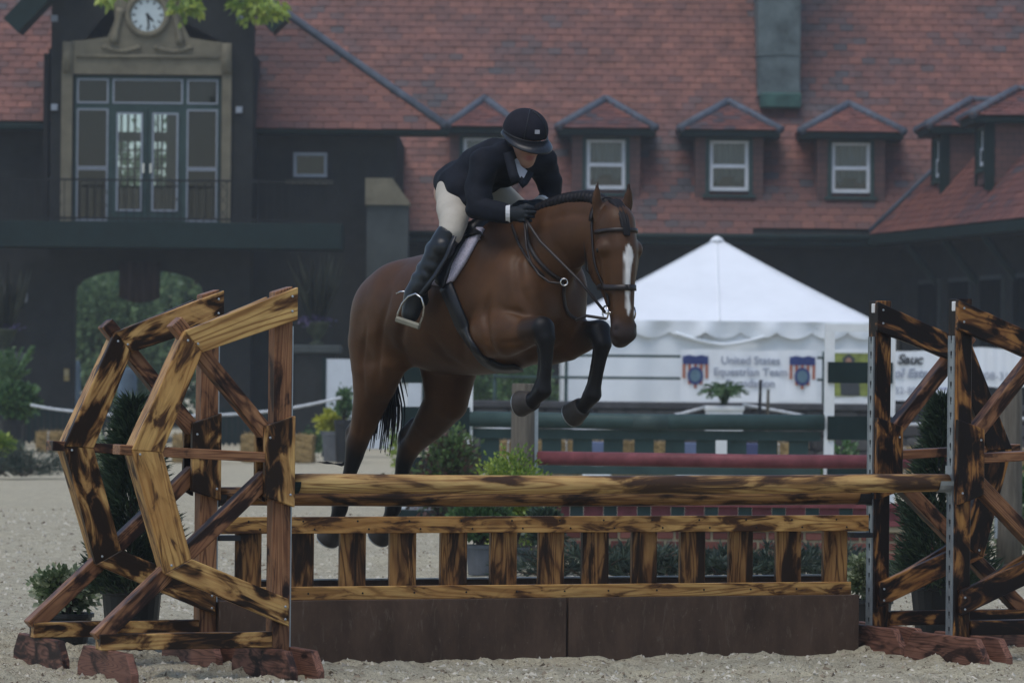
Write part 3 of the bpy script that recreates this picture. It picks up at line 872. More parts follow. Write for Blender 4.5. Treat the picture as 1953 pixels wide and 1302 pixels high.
# tile-hung face: courses of small tiles as relief on a plain clay ground
m, n, b = new_mat('tile_hung')
v = coords(n, (1, 1, 1), True)
bt = N(n, 'ShaderNodeTexBrick')
bt.inputs['Scale'].default_value = 1.0; bt.inputs['Brick Width'].default_value = 0.26; bt.inputs['Row Height'].default_value = 0.15; bt.inputs['Mortar Size'].default_value = 0.008
bt.inputs['Color1'].default_value = (0.115, 0.052, 0.042, 1); bt.inputs['Color2'].default_value = (0.08, 0.041, 0.037, 1); bt.inputs['Mortar'].default_value = (0.03, 0.02, 0.02, 1)
sx = N(n, 'ShaderNodeSeparateXYZ'); n.links.new(v, sx.inputs[0]); ad = N(n, 'ShaderNodeMath', operation='ADD'); n.links.new(sx.outputs[0], ad.inputs[0]); n.links.new(sx.outputs[1], ad.inputs[1])
cb = N(n, 'ShaderNodeCombineXYZ'); n.links.new(ad.outputs[0], cb.inputs[0]); n.links.new(sx.outputs[2], cb.inputs[1])
n.links.new(cb.outputs[0], bt.inputs['Vector'])
n.links.new(bt.outputs['Color'], b.inputs['Base Color']); b.inputs['Roughness'].default_value = 0.7
mat_tile_wall = m
for px_c, (e0, e1), (w0, w1), pe, pt, pw0, pw1 in ((917, (850, 988), (880, 958), 247, 184, 362, 263), (1147, (1060, 1236), (1115, 1190), 250, 185, 361, 266),
                                                  (1378, (1292, 1466), (1350, 1425), 253, 190, 364, 268), (1611, (1522, 1700), (1583, 1657), 257, 195, 368, 272)):
    q = ray_plane(px_c, pw0 + 12, p0, pN)
    Yf = q.y - 0.05
    k = Yf / FPX
    xc = ((w0 + w1) / 2 - CX) * k
    org = Vector((xc, Yf, 0))
    zz = lambda py: P(px_c, py, Yf).z
    he = max(e1 - (w0 + w1) / 2, (w0 + w1) / 2 - e0)
    dormer(wing_b, org, 0.0, 1.55, he * 2 * k, (w1 - w0) * k, zz(pw0 + 16), zz(pe + 8), zz(pt + 2), zz(pw0), zz(pw1), T)
T.finish()
# lead flue casing rising out of the roof
q = ray_plane(1481, 206, p0, pN)
fx0, fx1 = (1440 - CX) * q.y / FPX - O2.x, (1521 - CX) * q.y / FPX - O2.x
fl = MB().box(fx0, fx1, q.y - YS - 0.15, q.y - YS + 4, q.z + 0.25, q.z + 7).build('flue_casing', M['copper'], wing_b, bevel=0.02)
MB().box(fx0 + 0.05, fx1 + 0.02, q.y - YS - 0.35, q.y - YS + 0.4, q.z - 0.02, q.z + 0.33).build('rain_box', M['copper_green'], fl, bevel=0.03)
mb = MB()
for zz_ in (1.2, 2.6, 4.0): mb.box(fx0 - 0.015, fx1 + 0.015, q.y - YS - 0.17, q.y - YS + 3, q.z + zz_, q.z + zz_ + 0.04)
mb.build('lead_seam', M['copper'], fl)

# ------------------------------------------------------------------ side wing (right)
ez2 = sw_z
E0, E1 = PZ(1660, 446, ez2), PZ(1953, 414, ez2)
e = (E1 - E0).normalized()
E2 = E0 + e * 13.0
side = empty('side_wing', tuple(Vector((E0.x, E0.y, 0))), label='side wing at the right with wet tiled roof and dark posts', cat='building')
O3 = side.location
inn = Vector((-e.y, e.x, 0))
inn = inn if inn.x > 0 else -inn          # into the building
b2 = (inn * math.cos(R(50)) + Vector((0, 0, 1)) * math.sin(R(50)))
ps = Vector(E0) - e * 3.0
# a: along the eave so that a x b points outward
a2 = e if e.cross(b2).dot(inn) < 0 else -e
ps2 = E0 if a2.dot(e) > 0 else E2
Lw = 13.0
polyS = [(0, 0), (Lw, 0), (Lw, 6.2), (3.6 if a2.dot(e) > 0 else 0, 6.2)] if a2.dot(e) > 0 else [(0, 0), (Lw, 0), (Lw - 3.6, 6.2), (0, 6.2)]
poly_face('roof', ps2, a2, b2, polyS, M['stucco'], side)
T = Tiles(side, 300)
T.lay(ps2, a2, b2, polyS)
ang = math.atan2(e.y, e.x)
def L3(s_, d_, z): return E0 + e * s_ + inn * d_ + Vector((0, 0, z - E0.z)) - O3
def lbox(s0, s1, d0, d1, z0, z1):
    V = [L3(s0, d0, z0), L3(s1, d0, z0), L3(s1, d1, z0), L3(s0, d1, z0), L3(s0, d0, z1), L3(s1, d0, z1), L3(s1, d1, z1), L3(s0, d1, z1)]
    return MB().add(V, [(0, 3, 2, 1), (4, 5, 6, 7), (0, 1, 5, 4), (1, 2, 6, 5), (2, 3, 7, 6), (3, 0, 4, 7)])
lbox(-0.5, Lw, -0.1, 0.12, ez2 - 0.26, ez2 - 0.05).build('fascia', M['green_trim'], side)
lbox(-0.5, Lw, 0.9, 1.2, 0, ez2 - 0.1).build('wall', M['stucco'], side)
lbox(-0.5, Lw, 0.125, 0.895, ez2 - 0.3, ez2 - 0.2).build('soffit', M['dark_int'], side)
for k in range(5):
    s0 = 1.0 + 2.2 * k
    wv = lbox(s0, s0 + 1.5, 0.82, 0.895, 1.6, 3.7).build('side_window', M['stucco_green'], side)
    for j in range(3): lbox(s0 + 0.06 + 0.48 * j, s0 + 0.48 + 0.48 * j, 0.80, 0.818, 1.7, 3.6).build('pane', M['glass_dark'], wv)
    lbox(s0 - 0.1, s0 + 1.6, 0.72, 0.895, 1.42, 1.58).build('sill', M['grey_frame'], wv)
for k in range(4):
    s0 = 2.3 + 2.7 * k
    # diagonal eave bracket
    A, Bq = L3(s0, 0.9, ez2 - 1.2), L3(s0, 0.15, ez2 - 0.28)
    MB().tube([A, Bq], 0.09, 6).build('eave_bracket', M['green_trim'], side)
for pxl, Yd, pe, pb, pt in ((1788, 92.6, 258, 372, 192), (1872, 89.0, 238, 352, 172)):
    q = P(pxl, 300, Yd)
    org = Vector((q.x, Yd, 0))
    zz = lambda py: P(pxl, py, Yd).z
    dormer(side, org, R(-88), 1.5, 2.0, 0.85, zz(pb), zz(pe), zz(pt), zz(pb) + 0.4, zz(pe) - 0.12, T, curtain=False, post=True, back=3.4)
T.finish()
MB().tube([L3(0, 0.0, ez2 + 0.06), L3(1.8, 1.95, ez2 + 0.06 + 1.95 * 1.19)], 0.07, 7).build('valley_lead', M['lead'], side, sm=True)
# ================================================================== FOLIAGE
G_MID = [(0.000, (0.026, 0.061, 0.023)), (0.500, (0.065, 0.138, 0.041)), (1.000, (0.123, 0.225, 0.065))]
M['leaf_mid'] = mat_leaf('leaf_mid', G_MID)
M['leaf_bright'] = mat_leaf('leaf_bright', [(0.000, (0.087, 0.160, 0.020)), (0.500, (0.217, 0.304, 0.036)), (1.000, (0.377, 0.435, 0.065))])
M['leaf_yellow'] = mat_leaf('leaf_yellow', [(0.000, (0.189, 0.217, 0.017)), (0.500, (0.392, 0.406, 0.029)), (1.000, (0.580, 0.551, 0.058))])
M['leaf_dark'] = mat_leaf('leaf_dark', [(0.000, (0.012, 0.023, 0.014)), (0.500, (0.029, 0.055, 0.029)), (1.000, (0.065, 0.102, 0.049))], 0.2)
M['leaf_spruce'] = mat_leaf('leaf_spruce', [(0.000, (0.017, 0.032, 0.023)), (0.500, (0.041, 0.067, 0.043)), (1.000, (0.102, 0.128, 0.080))], 0.15)
M['leaf_pale'] = mat_leaf('leaf_pale', [(0.000, (0.043, 0.080, 0.029)), (0.450, (0.131, 0.174, 0.072)), (1.000, (0.493, 0.522, 0.362))])
M['leaf_red'] = mat_leaf('leaf_red', [(0.0, (0.03, 0.03, 0.015)), (0.3, (0.10, 0.045, 0.035)), (0.55, (0.05, 0.09, 0.03)), (1.0, (0.13, 0.21, 0.05))])
M['leaf_grass'] = mat_leaf('leaf_grass', [(0, (0.018, 0.024, 0.014)), (1, (0.055, 0.062, 0.04))])
M['leaf_tree'] = mat_leaf('leaf_tree', [(0.000, (0.043, 0.087, 0.043)), (0.500, (0.102, 0.174, 0.080)), (1.000, (0.203, 0.304, 0.131))], 0.4)
M['petal_purple'] = mat_leaf('petal_purple', [(0, (0.045, 0.035, 0.09)), (1, (0.10, 0.075, 0.18))])
M['petal_pink'] = mat_leaf('petal_pink', [(0.000, (0.319, 0.043, 0.087)), (1.000, (0.600, 0.174, 0.261))])
RG = np.random.default_rng(11)
def unit(v): return v / (np.linalg.norm(v, axis=-1, keepdims=True) + 1e-9)
def leaf_mesh(name, pos, dirs, L, Wd, mat, tint):
    n_ = len(pos)
    L = np.broadcast_to(np.asarray(L, float), (n_,))[:, None]; Wd = np.broadcast_to(np.asarray(Wd, float), (n_,))[:, None]
    rnd = unit(RG.normal(size=(n_, 3)))
    side_ = unit(np.cross(dirs, rnd))
    nor = np.cross(dirs, side_)
    a = pos; b_ = pos + dirs * L * 0.45 + side_ * Wd + nor * L * 0.08; c = pos + dirs * L; d = pos + dirs * L * 0.45 - side_ * Wd + nor * L * 0.08
    V = np.stack([a, b_, c, d], 1).reshape(-1, 3)
    idx = np.arange(n_)[:, None] * 4
    F = np.concatenate([idx + np.array([[0, 1, 2]]), idx + np.array([[0, 2, 3]])], 1).reshape(-1, 3)
    me = bpy.data.meshes.new(name)
    me.vertices.add(len(V)); me.vertices.foreach_set('co', V.astype(np.float32).ravel())
    me.loops.add(F.size); me.loops.foreach_set('vertex_index', F.astype(np.int32).ravel())
    me.polygons.add(len(F)); me.polygons.foreach_set('loop_start', np.arange(0, F.size, 3, dtype=np.int32))
    me.update(calc_edges=True)
    me.materials.append(mat)
    set_tint(me, np.repeat(np.clip(tint, 0.01, 0.99), 2))
    return me
def blob(n_, rad, clumps=26, spread=0.33, c=(0, 0, 0), flat=0.0):
    "clumped points in an uneven ellipsoid crown; returns positions, outward directions, tints"
    rad = np.array(rad, float)
    cc = unit(RG.normal(size=(clumps, 3))) * (RG.random((clumps, 1)) ** 0.4) * RG.uniform(0.62, 0.98, (clumps, 1))
    cc[:, 2] = np.where(cc[:, 2] < -0.75, -0.75, cc[:, 2])
    ct = RG.normal(0.5, 0.2, clumps)
    k = RG.integers(0, clumps, n_)
    off = RG.normal(size=(n_, 3)) * spread * 0.6
    p = cc[k] + off
    out = unit(p + off * 1.2 + RG.normal(size=(n_, 3)) * 0.5 + np.array([0, 0, 0.35]))
    tint = ct[k] + RG.normal(0, 0.14, n_)
    return p * rad + np.array(c, float), out, tint
def cone_pts(n_, h, r, lumps=1.0):
    z = h * (1 - (1 - RG.random(n_)) ** 0.62) ; z = np.clip(h * RG.random(n_) ** 1.25, 0, h)
    th = RG.random(n_) * 2 * np.pi
    env = r * (1 - z / h) ** 0.75 * (0.82 + 0.3 * np.sin(th * 3 + z * 9) * 0.5 + 0.18 * np.sin(z * 23 + th * 5)) + 0.02
    rr = env * RG.random(n_) ** 0.35
    p = np.stack([rr * np.cos(th), rr * np.sin(th), z], 1)
    out = unit(np.stack([np.cos(th), np.sin(th), RG.uniform(0.2, 1.1, n_)], 1) + RG.normal(size=(n_, 3)) * 0.25)
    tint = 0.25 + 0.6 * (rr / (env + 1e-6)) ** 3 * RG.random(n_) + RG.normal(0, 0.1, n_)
    return p, out, tint
def pot(thing, rad, h, mat, rim=True):
    mb = MB().lathe([(rad * 0.78, 0), (rad * 0.80, 0.01), (rad * 0.96, h * 0.86), (rad * 1.04, h * 0.87), (rad * 1.04, h), (rad * 0.93, h), (rad * 0.9, h * 0.9)], 22)
    mb.build('pot', mat, thing, sm=False)
    MB().lathe([(rad * 0.9, h * 0.86), (0.01, h * 0.91)], 16).build('soil', M['soil'], thing)
def ground_pt(px, py):
    Y = GY(py, px)
    q = P(px, py, Y)
    return Vector((q.x, q.y, 0))
def shrub(name, px, py_ground, w_px, top_px, mat, label, n_=1400, leaf=(0.05, 0.018), pot_px=None, pot_mat='pot_black', cat='shrub', group=None, clumps=26, Y=None):
    g = ground_pt(px, py_ground) if Y is None else Vector((P(px, py_ground, Y).x, Y, 0))
    t = empty(name, g, label=label, cat=cat, group=group)
    k = g.y / FPX
    h = P(px, top_px, g.y).z
    rx = w_px * k / 2
    ph = 0.0
    if pot_px:
        ph = max(0.15, P(px, pot_px[1], g.y).z); pot(t, pot_px[0] * k / 2, ph, M[pot_mat])
    c = (0, 0, (h + ph) / 2); rz = max(0.05, (h - ph) / 2)
    p, d, ti = blob(n_, (rx * 0.86, rx * 0.8, rz * 0.9), clumps, c=c)
    mb = MB()
    for j in range(7):
        a = j * 0.9
        mb.tube([(0, 0, ph * 0.85), (rx * 0.25 * math.cos(a), rx * 0.25 * math.sin(a), ph + rz * 0.6), (rx * 0.6 * math.cos(a), rx * 0.6 * math.sin(a), ph + rz * 1.3)], [0.014, 0.01, 0.004], 5)
    mb.build('stem', M['bark'], t)
    ob('foliage', leaf_mesh('foliage', p, d, leaf[0] * RG.uniform(0.6, 1.3, n_), leaf[1], M[mat], ti), t, kind='stuff')
    return t
def conifer(px, py_ground, w_px, top_px, label, Y, n_=9000, pot_wh=(0.17, 0.36)):
    g = Vector((P(px, py_ground, Y).x, Y, 0))
    t = empty('potted_conifer', g, label=label, cat='conifer', group='potted conifers beside the jump')
    pot(t, pot_wh[0], pot_wh[1], M['pot_black'])
    h = P(px, top_px, Y).z - pot_wh[1] * 0.9
    p, d, ti = cone_pts(n_, h, w_px * Y / FPX / 2)
    p[:, 2] += pot_wh[1] * 0.9
    MB().tube([(0, 0, pot_wh[1] * 0.8), (0, 0, pot_wh[1] + h * 0.9)], [0.03, 0.006], 6).build('trunk', M['bark'], t)
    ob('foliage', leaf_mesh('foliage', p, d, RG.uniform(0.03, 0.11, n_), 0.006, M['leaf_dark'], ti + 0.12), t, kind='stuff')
    return t
def boughs(name, pts, label, length=0.5, n_=60, mat='leaf_spruce', cat='brush'):
    "a heap of cut evergreen boughs: bent stems with needles"
    c = sum((Vector(p) for p in pts), Vector()) / len(pts)
    c.z = 0
    t = empty(name, c, label=label, cat=cat)
    rnd = random.Random(len(label))
    pos, dr, ti = [], [], []
    for i in range(n_):
        b0 = Vector(pts[i % len(pts)]) - c + Vector((rnd.uniform(-.28, .28), rnd.uniform(-.22, .22), 0.03))
        a = rnd.uniform(0, 6.28); lift = rnd.uniform(0.35, 1.0)
        d0 = Vector((math.cos(a), math.sin(a) * 0.6, lift)).normalized()
        ln = length * rnd.uniform(0.6, 1.25)
        line = []
        for k in range(6):
            s_ = k / 5
            line.append(b0 + d0 * ln * s_ + Vector((0, 0, -0.32 * ln * s_ * s_)))
        if i % 4 == 0:
            MB().tube(line, [0.008, 0.007, 0.006, 0.005, 0.004, 0.002], 4, cap=False).build('bough', M['bark'], t)
        base = rnd.uniform(0.1, 0.7)
        for k in range(46):
            s_ = rnd.random() ** 0.8
            q = b0 + d0 * ln * s_ + Vector((0, 0, -0.32 * ln * s_ * s_))
            pos.append(q); tip = (d0 + Vector((rnd.uniform(-1, 1), rnd.uniform(-1, 1), rnd.uniform(-.9, .5))) * 0.75).normalized()
            dr.append(tip); ti.append(base + rnd.gauss(0, 0.18))
    pos = np.array([tuple(q) for q in pos]); dr = np.array([tuple(q) for q in dr])
    pos[:, 2] = np.maximum(pos[:, 2], 0.01)
    ob('needles', leaf_mesh('needles', pos, dr, RG.uniform(0.05, 0.11, len(pos)), 0.0045, M[mat], np.array(ti)), t, kind='stuff')
    return t

# ================================================================== FAR SIDE OF THE ARENA
# ---- trees seen through the arch and to the left of the tent
def far_tree(px, Y, h, r, label, n_=5200, mat='leaf_tree', trunk_h=0.3, leaf=0.24):
    g = Vector((P(px, 700, Y).x, Y, 0))
    t = empty('leafy_tree', g, label=label, cat='tree', group='trees behind the buildings')
    mb = MB().tube([(0, 0, 0), (0.05, 0, h * 0.3), (-0.05, 0, h * 0.62)], [0.22, 0.17, 0.06], 8)
    for j in range(6):
        a = j * 1.05; z0 = h * (0.25 + 0.06 * j)
        mb.tube([(0, 0, z0), (r * 0.4 * math.cos(a), r * 0.4 * math.sin(a), z0 + h * 0.12), (r * 0.75 * math.cos(a), r * 0.75 * math.sin(a), z0 + h * 0.2)], [0.09, 0.06, 0.02], 5)
    mb.build('trunk', M['bark'], t, sm=True)
    p, d, ti = blob(n_, (r, r, h * (1 - trunk_h) / 2), 44, 0.3, c=(0, 0, h * (1 + trunk_h) / 2))
    ob('crown', leaf_mesh('crown', p, d, leaf * RG.uniform(0.6, 1.3, n_), leaf * 0.36, M[mat], ti), t, kind='stuff')
far_tree(190, 112, 5.0, 2.4, 'leafy tree seen through the left half of the carriage arch', trunk_h=0.02)
far_tree(330, 116, 5.6, 2.5, 'leafy tree seen through the right half of the carriage arch', trunk_h=0.02)
far_tree(262, 126, 8.5, 4.0, 'tall pale tree standing farthest behind the carriage arch', 6500, trunk_h=0.04, leaf=0.3)
mats_b = mat_plain('pale_blue_cloth', (0.20, 0.29, 0.40), 0.8, 0.2)
# tarpaulin-like pale blue wrap far behind the arch
for i, (px, py0, py1, w) in enumerate(((146, 688, 742, 10), (243, 700, 770, 24))):
    Y = 97.5; k = Y / FPX
    V, F = [], []
    for a in range(9):
        for z in range(5):
            th = math.pi * 2 * a / 9; rr = w * k / 2 * (1 + 0.7 * (4 - z) / 4)
            V.append((rr * math.cos(th), rr * math.sin(th) * 0.6, P(px, py1 - 40, Y).z + (P(px, py0, Y).z - P(px, py1 - 40, Y).z) * z / 4 if z else 0.0))
    for a in range(9):
        for z in range(4): F.append((a * 5 + z, ((a + 1) % 9) * 5 + z, ((a + 1) % 9) * 5 + z + 1, a * 5 + z + 1))
    F.append(tuple(a * 5 + 4 for a in range(9)))
    ob('covered_stand', mesh_np('covered_stand', V, F, mats_b, True), None, loc=(P(px, 700, Y).x, Y, 0),
       label=('pale blue cloth-covered stand at the left edge inside the arch', 'pale blue cloth-covered stand in the middle of the arch')[i], cat='stand')

# ---- overhanging maple branch at the top
def branch(pxs, label, Y=74.0):
    t = empty('leafy_branch', P(pxs[0][0], pxs[0][1] - 60, Y), label=label, cat='branch')
    o = t.location
    for px, py, w, h, n_ in pxs:
        c = P(px, py, Y) - o; k = Y / FPX
        p, d, ti = blob(n_, (w * k, 0.5, h * k), 16, 0.4, c=tuple(c))
        d[:, 2] -= 0.9
        ob('foliage', leaf_mesh('foliage', p, unit(d), 0.15 * RG.uniform(0.7, 1.3, n_), 0.05, M['leaf_bright'], ti), t, kind='stuff')
        MB().tube([c + Vector((0.1, 0, 1.6)), c + Vector((0, 0, 0.4)), c - Vector((0.2, 0, 0.2))], [0.04, 0.025, 0.008], 6).build('limb', M['bark'], t, sm=True)
    return t
branch([(490, 12, 50, 34, 330), (352, 8, 32, 26, 150)], 'bright green maple branch hanging down beside the clock')
branch([(205, -8, 26, 16, 60)], 'thin leafy twig tip hanging at the other side of the clock')

# ---- pedestals with urns in front of the gatehouse
def urn(px, py_top, w, label, Y=82.0):
    k = Y / FPX
    x = P(px, 700, Y).x
    z = P(px, py_top, Y).z
    pd = empty('stone_pedestal', (x, Y, 0), label='dark pedestal carrying ' + label, cat='pedestal')
    MB().box(-w * k / 2, w * k / 2, -0.45, 0.45, 0, z - 0.16).build('shaft', M['stucco'], pd)
    MB().box(-w * k / 2 - 0.08, w * k / 2 + 0.08, -0.53, 0.53, z - 0.16, z).build('cap', M['stucco_green'], pd, bevel=0.02)
    t = empty('flower_urn', (x, Y, z), label=label, cat='urn')
    MB().lathe([(0.13, 0), (0.15, 0.03), (0.06, 0.08), (0.07, 0.12), (0.19, 0.26), (0.24, 0.42), (0.27, 0.45), (0.22, 0.46)], 16).build('bowl', mat_moss, t, sm=True)
    n_ = 90
    a = RG.random(n_) * 6.28
    p = np.stack([0.12 * np.cos(a), 0.12 * np.sin(a), np.full(n_, 0.44)], 1)
    d = unit(np.stack([np.cos(a) * RG.uniform(0, .45, n_), np.sin(a) * RG.uniform(0, .45, n_), np.ones(n_)], 1))
    ob('grass', leaf_mesh('grass', p, d, RG.uniform(0.6, 1.45, n_), 0.008, M['leaf_grass'], RG.random(n_)), t, kind='stuff')
    p, d, ti = blob(200, (0.34, 0.3, 0.12), 10, c=(-0.05, 0, 0.5))
    ob('flowers', leaf_mesh('flowers', p, d, 0.07, 0.03, M['petal_purple'], ti), t, kind='stuff')
mat_moss = mat_plain('mossy_stone', (0.05, 0.058, 0.035), 0.85, 0.4, 5, 0.3)
urn(604, 658, 78, 'mossy urn with tall grasses and purple flowers beside the wing')
urn(8, 672, 74, 'mossy urn with purple flowers left of the wall lamp')
# climbing fern at far left
q = empty('fern_plant', (P(14, 780, 72).x, 72, 0), label='tall upright fern fronds above the clipped round shrub', cat='fern')
pot(q, 0.22, 0.5, M['pot_black'])
MB().tube([(0, 0, 0.4), (0, 0, 1.5)], 0.03, 6).build('stem', M['bark'], q)
pos, dr, ti = [], [], []
rnd = random.Random(3)
for i in range(26):
    a = rnd.uniform(0, 6.28); ln = rnd.uniform(0.7, 1.3); sp_ = rnd.uniform(0.15, 0.6)
    for k in range(40):
        s_ = k / 40
        c = Vector((math.cos(a) * sp_ * ln * s_, math.sin(a) * sp_ * ln * s_, 1.0 + ln * s_ - 0.35 * s_ * s_))
        for sg in (-1, 1):
            pos.append(tuple(c)); dr.append(tuple(Vector((-math.sin(a) * sg, math.cos(a) * sg, 0.5)).normalized())); ti.append(rnd.uniform(0.2, 0.9))
ob('foliage', leaf_mesh('foliage', np.array(pos), np.array(dr), 0.09, 0.016, M['leaf_mid'], np.array(ti)), q, kind='stuff')
# clipped round shrub, yellow shrub, drooping grass at left
shrub('clipped_shrub', 22, 880, 100, 728, 'leaf_mid', 'round clipped green shrub on a tall dark pot at the rope end', 4200, (0.10, 0.04), (46, 800), Y=68, clumps=40)
shrub('golden_shrub', 2, 905, 56, 826, 'leaf_bright', 'small yellow-green shrub in grey pot left of the drooping grass', 900, (0.07, 0.025), (40, 872), 'pot_grey', Y=62)
boughs('drooping_grass', [ground_pt(20, 912), ground_pt(50, 912), ground_pt(80, 912), ground_pt(100, 912)], 'drooping dark green grass mound beside hay at the left', 0.75, 90, 'leaf_spruce', 'grass')
# dark iron gate panel behind the left wing
ig = empty('iron_gate', (P(150, 830, 84).x, 84, 0), label='low dark slatted gate in front of the carriage arch', cat='gate')
k = 84 / FPX
mb = MB().box(-96 * k, 96 * k, -0.03, 0.03, 0.62, 0.68).box(-96 * k, 96 * k, -0.03, 0.03, 0.08, 0.14)
mb.build('rail', M['green_trim'], ig)
sl = MB().box(-0.035, 0.035, -0.05, -0.031, 0.02, 0.76).mesh('slat', M['green_trim'])
for i in range(17): ob('slat', sl, ig, loc=(-94 * k + i * 188 * k / 16, 0, 0))
ig2 = empty('iron_gate', (P(505, 830, 84).x, 84, 0), label='low dark slatted gate right of the carriage arch', cat='gate')
MB().box(-92 * k, 92 * k, -0.03, 0.03, 0.62, 0.68).box(-92 * k, 92 * k, -0.03, 0.03, 0.08, 0.14).build('rail', M['green_trim'], ig2)
for i in range(17): ob('slat', sl, ig2, loc=(-90 * k + i * 180 * k / 16, 0, 0))

# ---- hay bales
bale_me = None
def bale(px, py, w_px, h_px, label, Y=None, dep=0.5):
    g = ground_pt(px, py) if Y is None else Vector((P(px, py, Y).x, Y, 0))
    k = g.y / FPX
    w, h = w_px * k, h_px * k
    t = empty('hay_bale', g, rz=R(random.uniform(-6, 6)), label=label, cat='hay bale', group='hay bales round the arena')
    V, F = [], []
    bm = bmesh.new()
    bmesh.ops.create_cube(bm, size=1.0)
    bmesh.ops.subdivide_edges(bm, edges=list(bm.edges), cuts=9, use_grid_fill=True)
    for vv in bm.verts:
        c = vv.co
        q = Vector((c.x * w, c.y * dep, (c.z + 0.5) * h))
        nn = float(vnoise(q.x * 14 + q.z * 9, q.y * 14 + q.z * 11, 51)) + float(vnoise(q.x * 37, q.z * 37 + q.y * 20, 52))
        rr = Vector((c.x, c.y, c.z)).normalized()
        q += rr * 0.045 * nn - rr * 0.05 * max(0, abs(c.x) + abs(c.z) - 0.85)
        q.z = max(q.z, 0.0)
        vv.co = q
    me = bpy.data.meshes.new('straw_block'); bm.to_mesh(me); bm.free(); me.materials.append(M['straw'])
    ob('straw_block', me, t)
    for sx_ in (-0.22, 0.22):
        MB().tube([(sx_ * w, -dep / 2 - 0.012, 0.02), (sx_ * w, -dep / 2 - 0.012, h - 0.01), (sx_ * w, -dep / 2 + 0.03, h + 0.012), (sx_ * w, dep / 2, h + 0.012)], 0.008, 4).build('twine', M['rope'], t)
    n_ = 500
    p = np.stack([RG.uniform(-w / 2, w / 2, n_), RG.uniform(-dep / 2, dep / 2, n_) , np.full(n_, h - 0.01)], 1)
    fr_ = RG.random(n_) < 0.65
    p[fr_, 1] = -dep / 2 + 0.01; p[fr_, 2] = RG.uniform(0, h, fr_.sum())
    d = unit(RG.normal(size=(n_, 3)) + np.array([0, -0.7, 0.5]))
    ob('loose_straw', leaf_mesh('loose_straw', p, d, RG.uniform(0.04, 0.12, n_), 0.004, mat_straw_leaf, RG.random(n_)), t, kind='stuff')
mat_straw_leaf = mat_leaf('loose_straw', [(0, (0.2, 0.14, 0.05)), (1, (0.45, 0.33, 0.15))], 0.2)
bale(530, 881, 136, 52, 'hay bale alone on the sand beside the yellow shrub')
bale(372, 881, 86, 52, 'hay bale seen through the rear left wing')
bale(112, 862, 84, 38, 'hay bale behind the drooping grass mound')
for i, px in enumerate((985, 1050, 1090, 1170, 1198, 1257, 1500)):
    bale(px, 868, 62 if px < 1100 else 76, 62, 'hay bale showing between the green pickets', Y=62)
bale(1925, 900, 130, 46, 'hay bale at far right behind the front right wing', Y=66)
bale(1742, 900, 96, 46, 'hay bale behind the rear right wing', Y=66)

for px, lb, bc in ((1138, 'white block with blue top left of the fern planter', (0.10, 0.13, 0.22)), (1316, 'white block with blue top just before the fern planter', (0.10, 0.13, 0.22)), (1436, 'white block with dark blue top right of the fern planter', (0.05, 0.06, 0.13))):
    g = P(px, 868, 60); t = empty('painted_block', (g.x, 60, 0), label=lb, cat='block', group='painted blocks behind the green gate')
    MB().box(-0.2, 0.2, -0.2, 0.2, 0, 0.33).build('base', M['white_paint'], t, bevel=0.01)
    MB().box(-0.205, 0.205, -0.205, 0.205, 0.331, 0.52).build('top', mat_plain('block_blue', bc, 0.5, 0.1), t, bevel=0.01)
# ---- shrubs by the far rail
shrub('yellow_shrub', 634, 850, 64, 786, 'leaf_yellow', 'bright yellow shrub in a grey pot next to hay bale', 900, (0.085, 0.03), (42, 822), 'pot_grey', Y=70)
shrub('green_shrub', 594, 860, 60, 812, 'leaf_mid', 'low green shrub left of the bright yellow one', 700, (0.07, 0.02), Y=71)
shrub('flowering_plant', 655, 850, 42, 738, 'leaf_mid', 'dark red flowered plant standing at the rope end by white board', 500, (0.08, 0.03), (36, 800), Y=69)
shrub('low_shrub', 1010, 770, 160, 690, 'leaf_mid', 'green hedge shrub left of the white tent', 2400, (0.12, 0.04), Y=86)
shrub('low_shrub', 930, 772, 130, 690, 'leaf_mid', 'green hedge shrub behind the horse belly', 2000, (0.12, 0.04), Y=87)
shrub('golden_shrub', 770, 880, 70, 800, 'leaf_bright', 'yellow-green shrub between the horse hind legs', 800, (0.07, 0.02), Y=60)

# ---- white board by the wall
wb = empty('white_board', (P(712, 880, 74).x, 74, 0), label='tall plain white board standing behind the horse hindquarters', cat='board')
k = 74 / FPX
z1 = P(712, 685, 74).z
MB().box(-95 * k, 95 * k, -0.02, 0.02, 0.15, z1).build('panel', mat_plain('board_white', (0.52, 0.56, 0.60), 0.5, 0.06), wb)
for s_ in (-1, 1): MB().box(s_ * 95 * k - 0.035, s_ * 95 * k + 0.035, -0.035, 0.035, 0, z1 + 0.02).build('post', M['green_trim'], wb)

# ---- rope line on white planters
def rope(pts, label, Y, r=0.022):
    o = P(pts[0][0], pts[0][1], Y)
    q = [P(a, c, Y) - o for a, c in pts]
    # smooth curve through the points
    out = []
    for i in range(len(q) - 1):
        pa, pb, pc, pd = q[max(0, i - 1)], q[i], q[i + 1], q[min(len(q) - 1, i + 2)]
        for s_ in np.linspace(0, 1, 10, endpoint=False):
            out.append(0.5 * ((2 * pb) + (pc - pa) * s_ + (2 * pa - 5 * pb + 4 * pc - pd) * s_ ** 2 + (3 * pb - pa - 3 * pc + pd) * s_ ** 3))
    out.append(q[-1])
    rr = [r * (1.0 + 0.18 * (i % 2)) for i in range(len(out))]
    ob('barrier_rope', MB().tube(out, rr, 6).mesh('barrier_rope', M['rope'], True), None, loc=o, label=label, cat='rope')
rope([(58, 772), (120, 782), (250, 793), (360, 793), (470, 788), (560, 777), (652, 758)], 'white rope sagging from clipped shrub to white board', 67.6)
rope([(1346, 776), (1265, 797), (1190, 813), (1105, 820), (1010, 821), (930, 815), (860, 804), (790, 786)], 'white rope sagging left from the white fern planter', 66)
